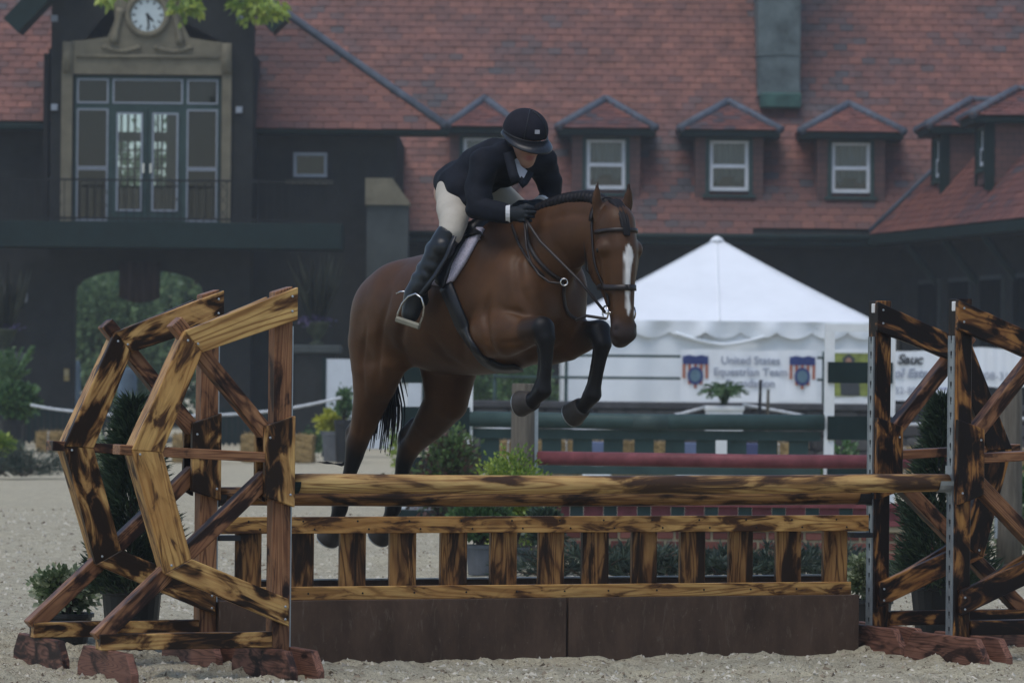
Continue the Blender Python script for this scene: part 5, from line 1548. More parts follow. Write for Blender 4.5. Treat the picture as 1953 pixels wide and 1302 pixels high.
def jump_wing(base, sg, label, dark, seed):
    "sg -1: the wing spreads to the left, +1 to the right"
    w = empty('jump_wing', base, rz=TH, label=label, cat='jump wing', group='charred pine jump wings')
    rn = random.Random(seed)
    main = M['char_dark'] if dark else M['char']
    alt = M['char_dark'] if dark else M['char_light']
    pick = lambda: (main if rn.random() < 0.7 else alt)
    a = 0.012
    # upright
    board('upright', [(a, 0.0), (a + 0.09, 0.0), (a + 0.09, 1.85 if sg > 0 else 1.822), (a, 1.85)], -0.045, 0.045, w, M['char_red'] if not dark else M['char_dark'], sg)
    names = ('top_board', 'upper_leg', 'lower_leg', 'bottom_board')
    for k in range(4):
        board(names[k], [WA[k], WA[k + 1], WB[k + 1], WB[k]], -0.083 - 0.002 * (k % 2), -0.047, w, pick() if k else ((M['char_plain'] if seed == 2 else main)), sg)
        if k in (1, 2):      # side timber behind the leg boards
            ins = 0.012
            core = [(WA[k][0] - ins, WA[k][1] - 0.02), (WA[k + 1][0] - ins, WA[k + 1][1] + 0.02 * (k == 2)), (WB[k + 1][0] + ins, WB[k + 1][1]), (WB[k][0] + ins, WB[k][1])]
            board('leg_timber', core, -0.046, 0.075, w, M['char_light'] if not dark else M['char_dark'], sg)
        else:
            ins = 0.02
            core = [(max(WA[k][0], a + 0.095) if k == 0 else WA[k][0], WA[k][1] - (0.045 if k == 0 else 0) + (ins if k == 3 else 0)), (WA[k + 1][0] if k == 0 else max(WA[k + 1][0], a + 0.095), WA[k + 1][1] - (ins if k == 0 else -0.045)),
                    (WB[k + 1][0] if k == 0 else max(WB[k + 1][0], a + 0.095), WB[k + 1][1] + (ins if k == 0 else -0.02)), (max(WB[k][0], a + 0.095) if k == 0 else WB[k][0], WB[k][1])]
            board('back_board', core, 0.047, 0.083, w, main, sg)
    # spokes from the upright to the corners
    board('spoke', strut(0.13, 1.15, 0.592, 1.674, 0.07), -0.042, 0.042, w, M['char_red'], sg)
    board('spoke', strut(0.12, 1.035, 0.875, 1.072, 0.048), -0.078, 0.040, w, M['char_red'], sg)
    board('spoke', strut(0.12, 0.945, 0.955, 0.185, 0.075), -0.040, 0.043, w, M['char_red'], sg)
    board('base_rail', [(a + 0.092, 0.135), (0.955, 0.135), (0.955, 0.21), (a + 0.092, 0.21)], -0.060, 0.020, w, main, sg)
    # gusset plate
    board('gusset', [(0.006, 0.80), (0.158, 0.85), (0.158, 1.185), (0.006, 1.235)], -0.084, -0.047, w, main, sg)
    board('gusset', [(0.106, 0.82), (0.158, 0.85), (0.158, 1.185), (0.106, 1.20)], 0.047, 0.083, w, main, sg)
    # feet across the plane of the wing
    for ax in (a + 0.045, 0.90):
        L_, H_ = 0.42, 0.148
        V = []
        prof = [(-L_, 0.0), (L_, 0.0), (L_ - 0.005, 0.06), (L_ - 0.09, H_), (-L_ + 0.09, H_), (-L_ + 0.005, 0.06)]
        bm = bmesh.new()
        for s_ in (-0.019, 0.019): V.append([bm.verts.new((x, s_, z)) for x, z in prof])
        bm.faces.new(V[0]); bm.faces.new(V[1][::-1])
        for i in range(6): bm.faces.new((V[0][i], V[1][i], V[1][(i + 1) % 6], V[0][(i + 1) % 6]))
        bmesh.ops.recalc_face_normals(bm, faces=list(bm.faces))
        bmesh.ops.bevel(bm, geom=list(bm.edges), offset=0.004, segments=1, affect='EDGES')
        me = bpy.data.meshes.new('foot'); bm.to_mesh(me); bm.free(); me.materials.append(M['char_foot'])
        for off in ((-0.066, 0.066) if ax < 0.2 else (0.0,)):
            ob('foot', me, w, loc=(sg * ax + off, 0.0, -0.012), rot=(0, 0, R(90)))
    st = ob('keyhole_strip', STRIP, w, loc=(sg * (a - 0.006) , 0.0, 0.0))
    ob('hole_shade_plate', HOLE_SHADE, st)
    st.rotation_euler = (0, 0, 0 if sg < 0 else math.pi)
    ob('cap', MB().box(-0.010, 0.004, -0.016, 0.016, 1.785, 1.835).mesh('cap', M['white_plastic'], bevel=0.003), w, loc=(sg * a - (0 if sg > 0 else -0.004), -0.02, 0))
    # screws
    sc_me = MB().lathe([(0.006, 0), (0.006, 0.003), (0.003, 0.005)], 8).mesh('screw', M['galv'])
    for (sa, sb) in ((0.03, 1.80), (0.03, 1.73), (0.55, 1.585), (0.50, 1.57), (0.78, 1.05), (0.62, 0.53), (0.05, 0.33), (0.05, 0.27), (0.135, 1.13), (0.03, 0.86)):
        ob('screw', sc_me, w, loc=(sg * sa, -0.0855, sb), rot=(R(90), 0, 0))
    return w
w1 = jump_wing(LR, -1, 'left rear jump wing of charred pine beside the pale-leaved shrub', False, 4)
w2 = jump_wing(LF, -1, 'left front jump wing of charred pine with plain light top board', False, 2)
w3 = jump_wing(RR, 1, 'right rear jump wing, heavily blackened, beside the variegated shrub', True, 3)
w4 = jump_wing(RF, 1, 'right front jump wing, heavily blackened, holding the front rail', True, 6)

def cup(wing, sg, z, mat, ln=0.11):
    mb = MB()
    V, F = [], []
    for i in range(9):
        th = math.pi * (1.0 + i / 8)
        for x in (0, ln): V.append((x, 0.055 * math.cos(th), 0.055 * math.sin(th) + 0.012))
    for i in range(8): F.append((2 * i, 2 * i + 1, 2 * i + 3, 2 * i + 2))
    mb.add(V, F)
    mb.add([(x, y * 1.07, z_ * 1.07 - 0.0) for x, y, z_ in V], [f[::-1] for f in F])
    mb.box(-0.006, 0.0, -0.035, 0.035, -0.05, 0.09)
    o = ob('jump_cup', mb.mesh('jump_cup', mat), wing, loc=(sg * -0.004, 0, z))
    if sg > 0: o.rotation_euler = (0, 0, math.pi)
    return o
def pole_between(A, B_, zA, zB, name, label, rad=0.054, seed=1, mat='pole'):
    A = Vector((A.x, A.y, zA)); B_ = Vector((B_.x, B_.y, zB))
    d = (B_ - A); L_ = d.length; ux = d.normalized()
    rn = random.Random(seed)
    NS, NC = 46, 20
    V, F = [], []
    for i in range(NS + 1):
        t = i / NS
        rr = rad * (1 + 0.02 * math.sin(t * 9 + seed) + 0.012 * math.sin(t * 23))
        if i in (0, NS): rr *= 0.96
        sag = -0.010 * math.sin(math.pi * t)
        for k in range(NC):
            a = 2 * math.pi * k / NC
            V.append((t * L_, rr * math.cos(a), rr * math.sin(a) + sag))
    for i in range(NS):
        for k in range(NC): F.append((i * NC + k, i * NC + (k + 1) % NC, (i + 1) * NC + (k + 1) % NC, (i + 1) * NC + k))
    F.append(tuple(range(NC - 1, -1, -1))); F.append(tuple(NS * NC + k for k in range(NC)))
    me = mesh_np(name, V, F, M[mat], True)
    o = ob(name, me, None, loc=A, label=label, cat='pole')
    o.rotation_euler = (0, -math.asin(ux.z), math.atan2(ux.y, ux.x))
    return o
zf0, zf1 = P(551, 922, LF.y).z, P(1808, 919, RF.y).z
zr0, zr1 = P(411, 945, LR.y).z, P(1655, 944, RR.y).z
zf = (zf0 + zf1) / 2
zr = (zr0 + zr1) / 2
pole_between(LF + UDIR * 0.012, RF - UDIR * 0.012, zf, zf, 'jump_pole', 'front top pole of charred pine on the front wings', 0.0465, 1)
pole_between(LR + UDIR * 0.012, RR - UDIR * 0.012, zr, zr, 'jump_pole', 'rear pole of charred pine just below and behind the front pole', 0.0465, 5, 'pole_dark')
for wng, sg, z, mt in ((w2, -1, zf - 0.004, M['green_trim']), (w4, 1, zf - 0.004, M['galv']), (w1, -1, zr - 0.004, M['black_metal']), (w3, 1, zr - 0.004, M['black_metal'])): cup(wng, sg, z, mt, 0.03 if sg < 0 else 0.075)
for wng, sg in ((w1, -1), (w3, 1)):     # flat cups carrying the gate
    zc = P(1655, 1013, RR.y).z
    MB().box(-0.11 if sg > 0 else 0.0, 0.0 if sg > 0 else 0.11, -0.05, 0.05, zc - 0.03, zc - 0.004).build('gate_cup', M['black_metal'], wng)

# ---- picket gate on the rear wings
gdir = (RR - LR); gL = gdir.length; gang = math.atan2(gdir.y, gdir.x)
gate_o = empty('picket_gate', LR, rz=gang, label='charred pine picket gate hung between the rear wings', cat='gate')
gz_top1, gz_top0 = P(1030, 983, (LR.y + RR.y) / 2).z, P(1030, 1014, (LR.y + RR.y) / 2).z
gz_b1, gz_b0 = P(1030, 1113, (LR.y + RR.y) / 2).z, P(1030, 1138, (LR.y + RR.y) / 2).z
def xboard(name, x0, x1, y0, y1, z0, z1, mat, parent, vertical=False):
    cx_, cz_ = (x0 + x1) / 2, (z0 + z1) / 2
    if not vertical:
        me = MB().box(x0 - cx_, x1 - cx_, z0 - cz_, z1 - cz_, -y1, -y0).mesh(name, mat, bevel=0.003)
        o = bpy.data.objects.new(name, me)
        o.matrix_local = Matrix.Translation((cx_, 0, cz_)) @ Matrix.Rotation(R(90), 4, 'X')
    else:
        me = MB().box(z0 - cz_, z1 - cz_, -(x1 - cx_), -(x0 - cx_), -y1, -y0).mesh(name, mat, bevel=0.003)
        o = bpy.data.objects.new(name, me)
        o.matrix_local = Matrix.Translation((cx_, 0, cz_)) @ Matrix.Rotation(R(90), 4, 'X') @ Matrix.Rotation(R(90), 4, 'Z')
    return link(o, parent)
xboard('top_plank', 0.01, gL - 0.02, -0.045, -0.010, gz_top0, gz_top1, M['char_light'], gate_o)
xboard('bottom_plank', 0.09, gL - 0.12, -0.045, -0.010, gz_b0, gz_b1, M['char_light'], gate_o)
pk_px = [(450, 498), (548, 598), (648, 697), (743, 793), (840, 890), (935, 985), (1027, 1075), (1110, 1160), (1205, 1252), (1297, 1344), (1390, 1435), (1480, 1527), (1570, 1615)]
for i, (pa, pb) in enumerate(pk_px):
    xs_ = []
    for pxx in (pa, pb):
        d = ray(pxx, 1060)
        # intersect with the gate's vertical plane
        nn = Vector((-math.sin(gang), math.cos(gang), 0))
        q = CAM + d * ((LR - CAM).dot(nn) / d.dot(nn))
        xs_.append((q - LR).dot(Vector((math.cos(gang), math.sin(gang), 0))))
    xboard('picket', xs_[0], xs_[1], -0.0095, 0.024, gz_b0 + 0.006, gz_top1 - 0.004, M['char_picket'], gate_o, True)
scm = MB().lathe([(0.005, 0), (0.005, 0.002), (0.002, 0.004)], 8).mesh('screw', M['iron'])
for i, (pa, pb) in enumerate(pk_px):
    for dx, dz, zz_ in ((-0.03, 0.02, (gz_top0 + gz_top1) / 2), (0.03, -0.02, (gz_top0 + gz_top1) / 2), (0.0, 0.0, (gz_b0 + gz_b1) / 2)):
        x = gL * ((pa + pb) / 2 - 411) / 1244.0
        ob('screw', scm, gate_o, loc=(x + dx, -0.046, zz_ + dz), rot=(R(90), 0, 0))
# ---- brown wall boxes under the gate
bt = gz_b0 + 0.002
ca_, sa_ = math.cos(gang), math.sin(gang)
def wall_box(x0, x1, label):
    c = LR + Vector((ca_, sa_, 0)) * x0
    t = empty('wall_box', c, rz=gang, label=label, cat='jump wall', group='brown wall boxes under the gate')
    L_ = x1 - x0
    MB().box(0.0, L_, -0.10, -0.076, -0.02, bt).build('front_panel', M['boxbrown'], t, bevel=0.003)
    MB().box(0.0, L_, 0.20, 0.224, -0.02, gz_b1 + 0.018).build('rear_panel', M['boxbrown'], t, bevel=0.003)
    MB().box(0.0, L_, 0.195, 0.229, gz_b1 + 0.0185, gz_b1 + 0.026).build('edge_strip', M['galv'], t)
    MB().box(0.0, 0.022, -0.0755, 0.1995, -0.02, bt - 0.006).build('end_panel', M['boxbrown'], t)
    MB().box(L_ - 0.022, L_, -0.0755, 0.1995, -0.02, bt - 0.006).build('end_panel', M['boxbrown'], t)
    MB().box(0.023, L_ - 0.023, -0.0755, 0.1995, bt - 0.02, bt - 0.004).build('top_panel', M['boxbrown'], t)
    return t
xm = gL * (1050 - 411) / 1244.0
wall_box(-0.01, xm - 0.006, 'left brown wall box under the picket gate')
wall_box(xm + 0.006, gL - 0.10, 'right brown wall box under the picket gate')
# ================================================================== IMPLICIT BODIES
class Sdf:
    "smooth union of tapered limbs and ellipsoids, turned into one continuous mesh"
    def __init__(s, res): s.res, s.pr = res, []
    def chain(s, pts, col, k=0.03, sq=1.0, lat=None):
        "pts: list of (Vector, radius)"
        s.pr.append(('c', [np.array(p) for p, _ in pts], [r for _, r in pts], np.array(col, float), k, sq, None if lat is None else np.array(lat, float)))
        return s
    def ell(s, c, rad, col, k=0.03, axes=None, sub=False):
        A = np.eye(3) if axes is None else np.array([np.array(a) for a in axes], float)
        s.pr.append(('e', np.array(c), np.array(rad, float), np.array(col, float), k, A, sub))
        return s
    def mesh(s, name, mat, smooth_it=2, paint=None, origin=Vector((0, 0, 0)), clip=None):
        res = s.res
        lo, hi = [], []
        for p in s.pr:
            if p[0] == 'c':
                P_ = np.array(p[1]); r_ = np.array(p[2])[:, None]
                lo.append((P_ - r_).min(0)); hi.append((P_ + r_).max(0))
            else:
                m_ = p[2].max(); lo.append(p[1] - m_); hi.append(p[1] + m_)
        lo = np.min(lo, 0) - 4 * res; hi = np.max(hi, 0) + 4 * res
        n_ = np.ceil((hi - lo) / res).astype(int) + 1
        fld = np.full(n_, 1.0, np.float32); colr = np.zeros((*n_, 3), np.float32)
        for p in s.pr:
            k = p[4]; mg = k + 4 * res
            if p[0] == 'c':
                segs = [(p[1][i], p[1][i + 1], p[2][i], p[2][i + 1]) for i in range(len(p[1]) - 1)]
                P_ = np.array(p[1]); r_ = np.array(p[2])[:, None]
                l, h = (P_ - r_).min(0) - mg, (P_ + r_).max(0) + mg
            else:
                l, h = p[1] - p[2].max() - mg, p[1] + p[2].max() + mg
            i0 = np.maximum(0, np.floor((l - lo) / res).astype(int)); i1 = np.minimum(n_, np.ceil((h - lo) / res).astype(int) + 1)
            ax = [lo[d] + np.arange(i0[d], i1[d]) * res for d in range(3)]
            Q = np.stack(np.meshgrid(*ax, indexing='ij'), -1).astype(np.float32)
            if p[0] == 'c':
                d = None
                for a, b_, ra, rb in segs:
                    ab = b_ - a
                    t = np.clip(((Q - a) @ ab) / max(1e-9, ab @ ab), 0, 1)
                    q = Q - (a + t[..., None] * ab)
                    if p[6] is not None and p[5] != 1.0:
                        q = q + ((1 / p[5] - 1) * (q @ p[6]))[..., None] * p[6]
                    dd = np.linalg.norm(q, axis=-1) - (ra + (rb - ra) * t)
                    d = dd if d is None else np.minimum(d, dd)
                if p[6] is not None and p[5] < 1: d = d * (0.5 + 0.5 * p[5])
            else:
                q = (Q - p[1]) @ p[5].T
                k0 = np.linalg.norm(q / p[2], axis=-1); k1 = np.linalg.norm(q / p[2] ** 2, axis=-1)
                d = k0 * (k0 - 1) / np.maximum(k1, 1e-6)
            sl = tuple(slice(i0[d_], i1[d_]) for d_ in range(3))
            f0 = fld[sl]
            if p[0] == 'e' and p[6]:
                h_ = np.clip(0.5 - 0.5 * (f0 + d) / k, 0, 1)
                fld[sl] = f0 * (1 - h_) + (-d) * h_ + k * h_ * (1 - h_)
                colr[sl] = colr[sl] * (1 - h_[..., None]) + p[3] * h_[..., None]
            else:
                h_ = np.clip(0.5 + 0.5 * (d - f0) / k, 0, 1)          # 1: keep old
                fld[sl] = d * (1 - h_) + f0 * h_ - k * h_ * (1 - h_)
                colr[sl] = colr[sl] * h_[..., None] + p[3] * (1 - h_[..., None])
        if clip is not None:
            Qf = np.stack(np.meshgrid(*[lo[d] + np.arange(n_[d]) * res for d in range(3)], indexing='ij'), -1)
            fld = np.maximum(fld, clip(Qf)).astype(np.float32)
        # surface nets
        ins = fld < 0
        c8 = [(0, 0, 0), (1, 0, 0), (0, 1, 0), (1, 1, 0), (0, 0, 1), (1, 0, 1), (0, 1, 1), (1, 1, 1)]
        sh = lambda A, o: A[o[0]:A.shape[0] - 1 + o[0], o[1]:A.shape[1] - 1 + o[1], o[2]:A.shape[2] - 1 + o[2]]
        cnt = sum(sh(ins, o).astype(np.int8) for o in c8)
        act = (cnt > 0) & (cnt < 8)
        idx = -np.ones(act.shape, np.int64)
        cells = np.argwhere(act)
        idx[act] = np.arange(len(cells))
        vals = np.stack([fld[tuple((cells + np.array(o)).T)] for o in c8], 1)
        acc = np.zeros((len(cells), 3)); num = np.zeros((len(cells), 1))
        for a in range(8):
            for b_ in range(a + 1, 8):
                if sum(abs(c8[a][i] - c8[b_][i]) for i in range(3)) != 1: continue
                va, vb = vals[:, a], vals[:, b_]
                m_ = (va < 0) != (vb < 0)
                t = np.where(m_, va / np.where(va - vb == 0, 1, va - vb), 0)
                pt = np.array(c8[a])[None] * (1 - t[:, None]) + np.array(c8[b_])[None] * t[:, None]
                acc += np.where(m_[:, None], pt, 0); num += m_[:, None]
        V = lo + (cells + acc / np.maximum(num, 1)) * res
        C = colr[tuple(cells.T)]
        F = []
        for axn in range(3):
            o = [0, 0, 0]; o[axn] = 1
            A = ins[:ins.shape[0] - o[0], :ins.shape[1] - o[1], :ins.shape[2] - o[2]]; B_ = ins[o[0]:, o[1]:, o[2]:]
            e_ = np.argwhere(A != B_)
            u_, v_ = [(1, 2), (2, 0), (0, 1)][axn]
            e_ = e_[(e_[:, u_] > 0) & (e_[:, v_] > 0) & (e_[:, u_] < act.shape[u_]) & (e_[:, v_] < act.shape[v_]) & (e_[:, axn] < act.shape[axn])]
            du = np.zeros(3, int); du[u_] = 1; dv = np.zeros(3, int); dv[v_] = 1
            q = [idx[tuple((e_ - du - dv).T)], idx[tuple((e_ - dv).T)], idx[tuple(e_.T)], idx[tuple((e_ - du).T)]]
            q = np.stack(q, 1)
            flip = ~ins[tuple(e_.T)]
            q[flip] = q[flip][:, ::-1]
            F.append(q)
        F = np.concatenate(F); F = F[(F >= 0).all(1)]
        # relax
        ed = np.concatenate([F[:, [0, 1]], F[:, [1, 2]], F[:, [2, 3]], F[:, [3, 0]]])
        ed = np.concatenate([ed, ed[:, ::-1]])
        for it in range(smooth_it * 2):
            sm = np.zeros_like(V); nb = np.zeros((len(V), 1))
            np.add.at(sm, ed[:, 0], V[ed[:, 1]]); np.add.at(nb, ed[:, 0], 1)
            lam = 0.5 if it % 2 == 0 else -0.42
            V = V + lam * (sm / np.maximum(nb, 1) - V)
        if paint is not None: C = paint(V, C)
        V = V - np.array(origin)
        me = bpy.data.meshes.new(name)
        me.vertices.add(len(V)); me.vertices.foreach_set('co', V.astype(np.float32).ravel())
        me.loops.add(F.size); me.loops.foreach_set('vertex_index', F.astype(np.int32).ravel())
        me.polygons.add(len(F)); me.polygons.foreach_set('loop_start', np.arange(0, F.size, 4, dtype=np.int32))
        me.update(calc_edges=True)
        me.validate()
        smooth(me)
        at = me.attributes.new('col', 'FLOAT_COLOR', 'POINT')
        at.data.foreach_set('color', np.concatenate([C, np.ones((len(C), 1))], 1).astype(np.float32).ravel())
        me.materials.append(mat)
        return me

# ================================================================== HORSE FRAME
PHI = R(50)
CF, SF = math.cos(PHI), math.sin(PHI)
HX, HY = 0.023, 21.75
FWD = Vector((CF, -SF, 0)); RGT = Vector((-SF, -CF, 0)); UPV = Vector((0, 0, 1))
def HF(f, r, z): return Vector((HX + CF * f - SF * r, HY - SF * f - CF * r, z))
def HP(px, py, r):
    "point at photo pixel (px, py) whose offset to the horse's right is r"
    d = ray(px, py)
    f = (d.x * (HY - CF * r) - HX + SF * r) / (CF + SF * d.x)
    Y = HY - SF * f - CF * r
    return CAM + d * Y
def frz(p):
    q = Vector((p[0] - HX, p[1] - HY, 0))
    return q.dot(FWD), q.dot(RGT), p[2]
BAY, BAY2, BLK, DUN = (0.058, 0.0260, 0.0105), (0.074, 0.0335, 0.0132), (0.006, 0.0055, 0.006), (0.012, 0.008, 0.007)

S = Sdf(0.0115)
# ---- trunk: a row of ellipsoids (f, top, bottom, half width, half length)
sec = [(0.22, 2.06, 1.62, .19, .15), (0.10, 2.18, 1.50, .235, .19), (-0.10, 2.24, 1.455, .285, .2), (-0.35, 2.15, 1.44, .315, .2), (-0.60, 2.085, 1.45, .325, .2),
       (-0.80, 2.055, 1.50, .305, .2), (-0.95, 2.00, 1.54, .27, .19), (-1.01, 1.92, 1.58, .235, .18)]
for i in range(len(sec) - 1):
    for j in range(5):
        t = j / 5
        a = [sec[i][q] * (1 - t) + sec[i + 1][q] * t for q in range(5)]
        S.ell(HF(a[0], 0, (a[1] + a[2]) / 2), (a[4], a[3], (a[1] - a[2]) / 2), BAY, 0.03, (FWD, RGT, UPV))
# withers ridge
S.chain([(HF(0.16, 0, 2.16), 0.09), (HF(-0.08, 0, 2.185), 0.075), (HF(-0.3, 0, 2.10), 0.09)], BAY, 0.08)
# ---- neck
LATN = RGT
S.chain([(HP(985, 530, 0), 0.275), (HP(1020, 500, 0), 0.245), (HP(1058, 473, 0), 0.205), (HP(1098, 446, 0), 0.160), (HP(1135, 432, 0), 0.130), (HP(1155, 428, 0), 0.115)], BAY, 0.05, 0.56, LATN)
S.chain([(HP(1010, 424, 0), 0.05), (HP(1050, 408, 0), 0.05), (HP(1092, 396, 0), 0.046), (HP(1130, 393, 0), 0.04), (HP(1158, 408, 0), 0.036)], BAY, 0.04)
# breast and shoulders
for sg in (1, -1):
    S.ell(HF(0.14, sg * 0.15, 1.80), (0.20, 0.115, 0.27), BAY2, 0.06, ((FWD * 0.94 - UPV * 0.34), RGT, (UPV * 0.94 + FWD * 0.34)))
    S.ell(HF(0.26, sg * 0.09, 1.74), (0.11, 0.10, 0.13), BAY, 0.05, (FWD, RGT, UPV))
# ---- hindquarters
for sg in (1, -1):
    S.ell(HF(-0.82, sg * 0.135, 1.82), (0.22, 0.165, 0.21), BAY, 0.05, (FWD, RGT, UPV))
S.chain([(HP(728, 590, .145), .165), (HP(716, 650, .15), .158), (HP(716, 700, .155), .140), (HP(708, 758, .16), .104), (HP(692, 815, .16), .072), (HP(682, 842, .16), .058)], BAY, 0.05, 0.88, RGT)
S.chain([(HP(745, 640, .17), .13), (HP(748, 690, .18), .085), (HP(728, 735, .17), .07)], BAY2, 0.07)
S.chain([(HP(688, 795, .16), .03), (HP(670, 822, .16), .032), (HP(669, 836, .16), .032), (HP(676, 868, .16), .035)], DUN, 0.02)
S.chain([(HP(682, 842, .16), .056), (HP(676, 868, .157), .050), (HP(668, 900, .155), .037), (HP(656, 945, .15), .034), (HP(649, 968, .15), .044), (HP(643, 988, .15), .037), (HP(636, 1004, .15), .044)], BLK, 0.022)
S.chain([(HP(850, 640, -.13), .19), (HP(856, 700, -.15), .165), (HP(852, 762, -.16), .128), (HP(820, 808, -.16), .095), (HP(795, 838, -.16), .068), (HP(780, 856, -.16), .056)], BAY, 0.05, 0.88, RGT)
S.chain([(HP(790, 806, -.16), .03), (HP(772, 826, -.16), .034), (HP(769, 840, -.16), .033), (HP(773, 872, -.16), .035)], DUN, 0.02)
S.chain([(HP(780, 856, -.16), .055), (HP(771, 880, -.157), .048), (HP(766, 905, -.155), .037), (HP(757, 945, -.15), .034), (HP(751, 968, -.15), .044), (HP(743, 988, -.15), .037), (HP(735, 1002, -.15), .044)], BLK, 0.022)
# ---- forelegs, folded at the knee
S.chain([(HP(938, 635, .20), .125), (HP(968, 640, .215), .104), (HP(995, 636, .215), .086), (HP(1016, 631, .215), .070), (HP(1026, 628, .215), .064)], BAY2, 0.035, 0.85, RGT)
S.ell(HP(962, 622, .235), (.12, .06, .075), BAY2, 0.03, (FWD, RGT, UPV))
S.chain([(HP(1014, 630, .215), .066), (HP(1034, 627, .215), .064), (HP(1041, 645, .213), .049), (HP(1043, 668, .21), .034), (HP(1042, 700, .21), .030), (HP(1039, 724, .207), .032), (HP(1036, 744, .205), .045), (HP(1022, 758, .205), .036), (HP(1012, 764, .205), .046)], BLK, 0.02)
S.chain([(HP(1045, 652, -.15), .125), (HP(1082, 652, -.17), .100), (HP(1110, 645, -.17), .078), (HP(1128, 639, -.17), .066)], BAY, 0.04, 0.85, RGT)
S.chain([(HP(1112, 640, -.17), .066), (HP(1143, 632, -.165), .063), (HP(1149, 655, -.15), .048), (HP(1146, 678, -.15), .034), (HP(1141, 706, -.15), .030), (HP(1135, 734, -.15), .033), (HP(1131, 752, -.15), .045), (HP(1117, 769, -.15), .036), (HP(1108, 776, -.15), .046)], BLK, 0.02)
# flexor tendons and fetlock tufts behind the cannon bones
for pts_ in ([(1030, 648, .213), (1031, 690, .21), (1029, 722, .207), (1024, 742, .205)], [(1138, 655, -.15), (1131, 700, -.15), (1125, 732, -.15), (1120, 752, -.15)],
             [(666, 862, .157), (660, 900, .155), (648, 945, .15), (640, 966, .15)], [(764, 872, -.157), (758, 905, -.155), (749, 945, -.15), (742, 966, -.15)]):
    S.chain([(HP(*q), rr) for q, rr in zip(pts_, (.018, .016, .017, .024))], BLK, 0.016)
# ---- muscle edges: shallow grooves along shoulder, ribs, flank and stifle
GROOVES = [([(1010, 452), (985, 500), (990, 550), (1010, 590)], 0.030, 0.012), ([(935, 560), (925, 600), (930, 650), (950, 685)], 0.028, 0.011),
           ([(905, 590), (880, 640), (885, 690)], 0.03, 0.006), ([(800, 560), (772, 600), (762, 650), (772, 695)], 0.032, 0.012), ([(745, 560), (728, 620), (722, 690), (720, 745)], 0.026, 0.008),
           ([(700, 620), (690, 690), (695, 760)], 0.02, 0.006), ([(960, 590), (990, 596), (1010, 606)], 0.018, 0.008), ([(955, 655), (985, 652), (1005, 645)], 0.016, 0.006),
           ([(1065, 470), (1090, 510), (1105, 545)], 0.03, 0.008), ([(1040, 420), (1090, 408), (1128, 412)], 0.025, 0.006), ([(820, 640), (850, 680), (880, 700)], 0.04, 0.006),
           ([(690, 800), (684, 840)], 0.012, 0.006), ([(1128, 520), (1120, 560)], 0.012, 0.006)]
# ---- head (own frame: a forward, l to the horse's right, d down)
PHH = R(67)
HFV = Vector((math.cos(PHH), -math.sin(PHH), 0)); HRV = Vector((-math.sin(PHH), -math.cos(PHH), 0))
HO = HP(1168, 397, 0)
TILT = R(4)
HA = HFV * math.cos(TILT) + UPV * math.sin(TILT); HD = -UPV * math.cos(TILT) + HFV * math.sin(TILT)
def HH(a, l, d): return HO + HA * a + HRV * l + HD * d
AX = (HA, HRV, HD)
MUZ = (0.035, 0.018, 0.013)
S.ell(HH(0.02, 0, 0.10), (0.115, 0.095, 0.13), BAY, 0.04, AX)
S.chain([(HH(0.065, 0, 0.09), .088), (HH(0.090, 0, 0.22), .092), (HH(0.100, 0, 0.33), .076), (HH(0.105, 0, 0.45), .064), (HH(0.105, 0, 0.56), .058), (HH(0.095, 0, 0.62), .056)], BAY, 0.03, 0.92, HRV)
S.chain([(HH(-0.055, 0.0, 0.27), .10), (HH(-0.01, 0, 0.40), .075), (HH(0.045, 0, 0.54), .052), (HH(0.06, 0, 0.63), .045)], BAY, 0.04, 0.8, HRV)
for sg in (1, -1):
    S.ell(HH(-0.035, sg * 0.058, 0.25), (0.125, 0.040, 0.140), BAY, 0.04, AX)
    S.ell(HH(0.065, sg * 0.094, 0.215), (0.055, 0.030, 0.042), BAY, 0.03, AX)
    S.chain([(HH(0.075, sg * 0.075, 0.28), .022), (HH(0.06, sg * 0.066, 0.42), .016)], BAY, 0.03)
    S.ell(HH(0.118, sg * 0.043, 0.625), (0.030, 0.026, 0.045), MUZ, 0.02, AX)
    S.ell(HH(0.140, sg * 0.056, 0.632), (0.016, 0.012, 0.024), BLK, 0.008, AX, sub=True)
    S.chain([(HH(-0.015, sg * 0.070, 0.045), .032), (HH(0.0, sg * 0.086, -0.035), .030), (HH(0.012, sg * 0.088, -0.090), .018), (HH(0.018, sg * 0.084, -0.135), .005)], BAY, 0.02, 0.6, HA)
S.ell(HH(0.092, 0, 0.650), (0.064, 0.056, 0.052), MUZ, 0.03, AX)
S.ell(HH(0.062, 0, 0.682), (0.042, 0.042, 0.030), MUZ, 0.015, AX)
hoA = np.array(HO); nA, nR, nD = np.array(HA), np.array(HRV), np.array(HD)
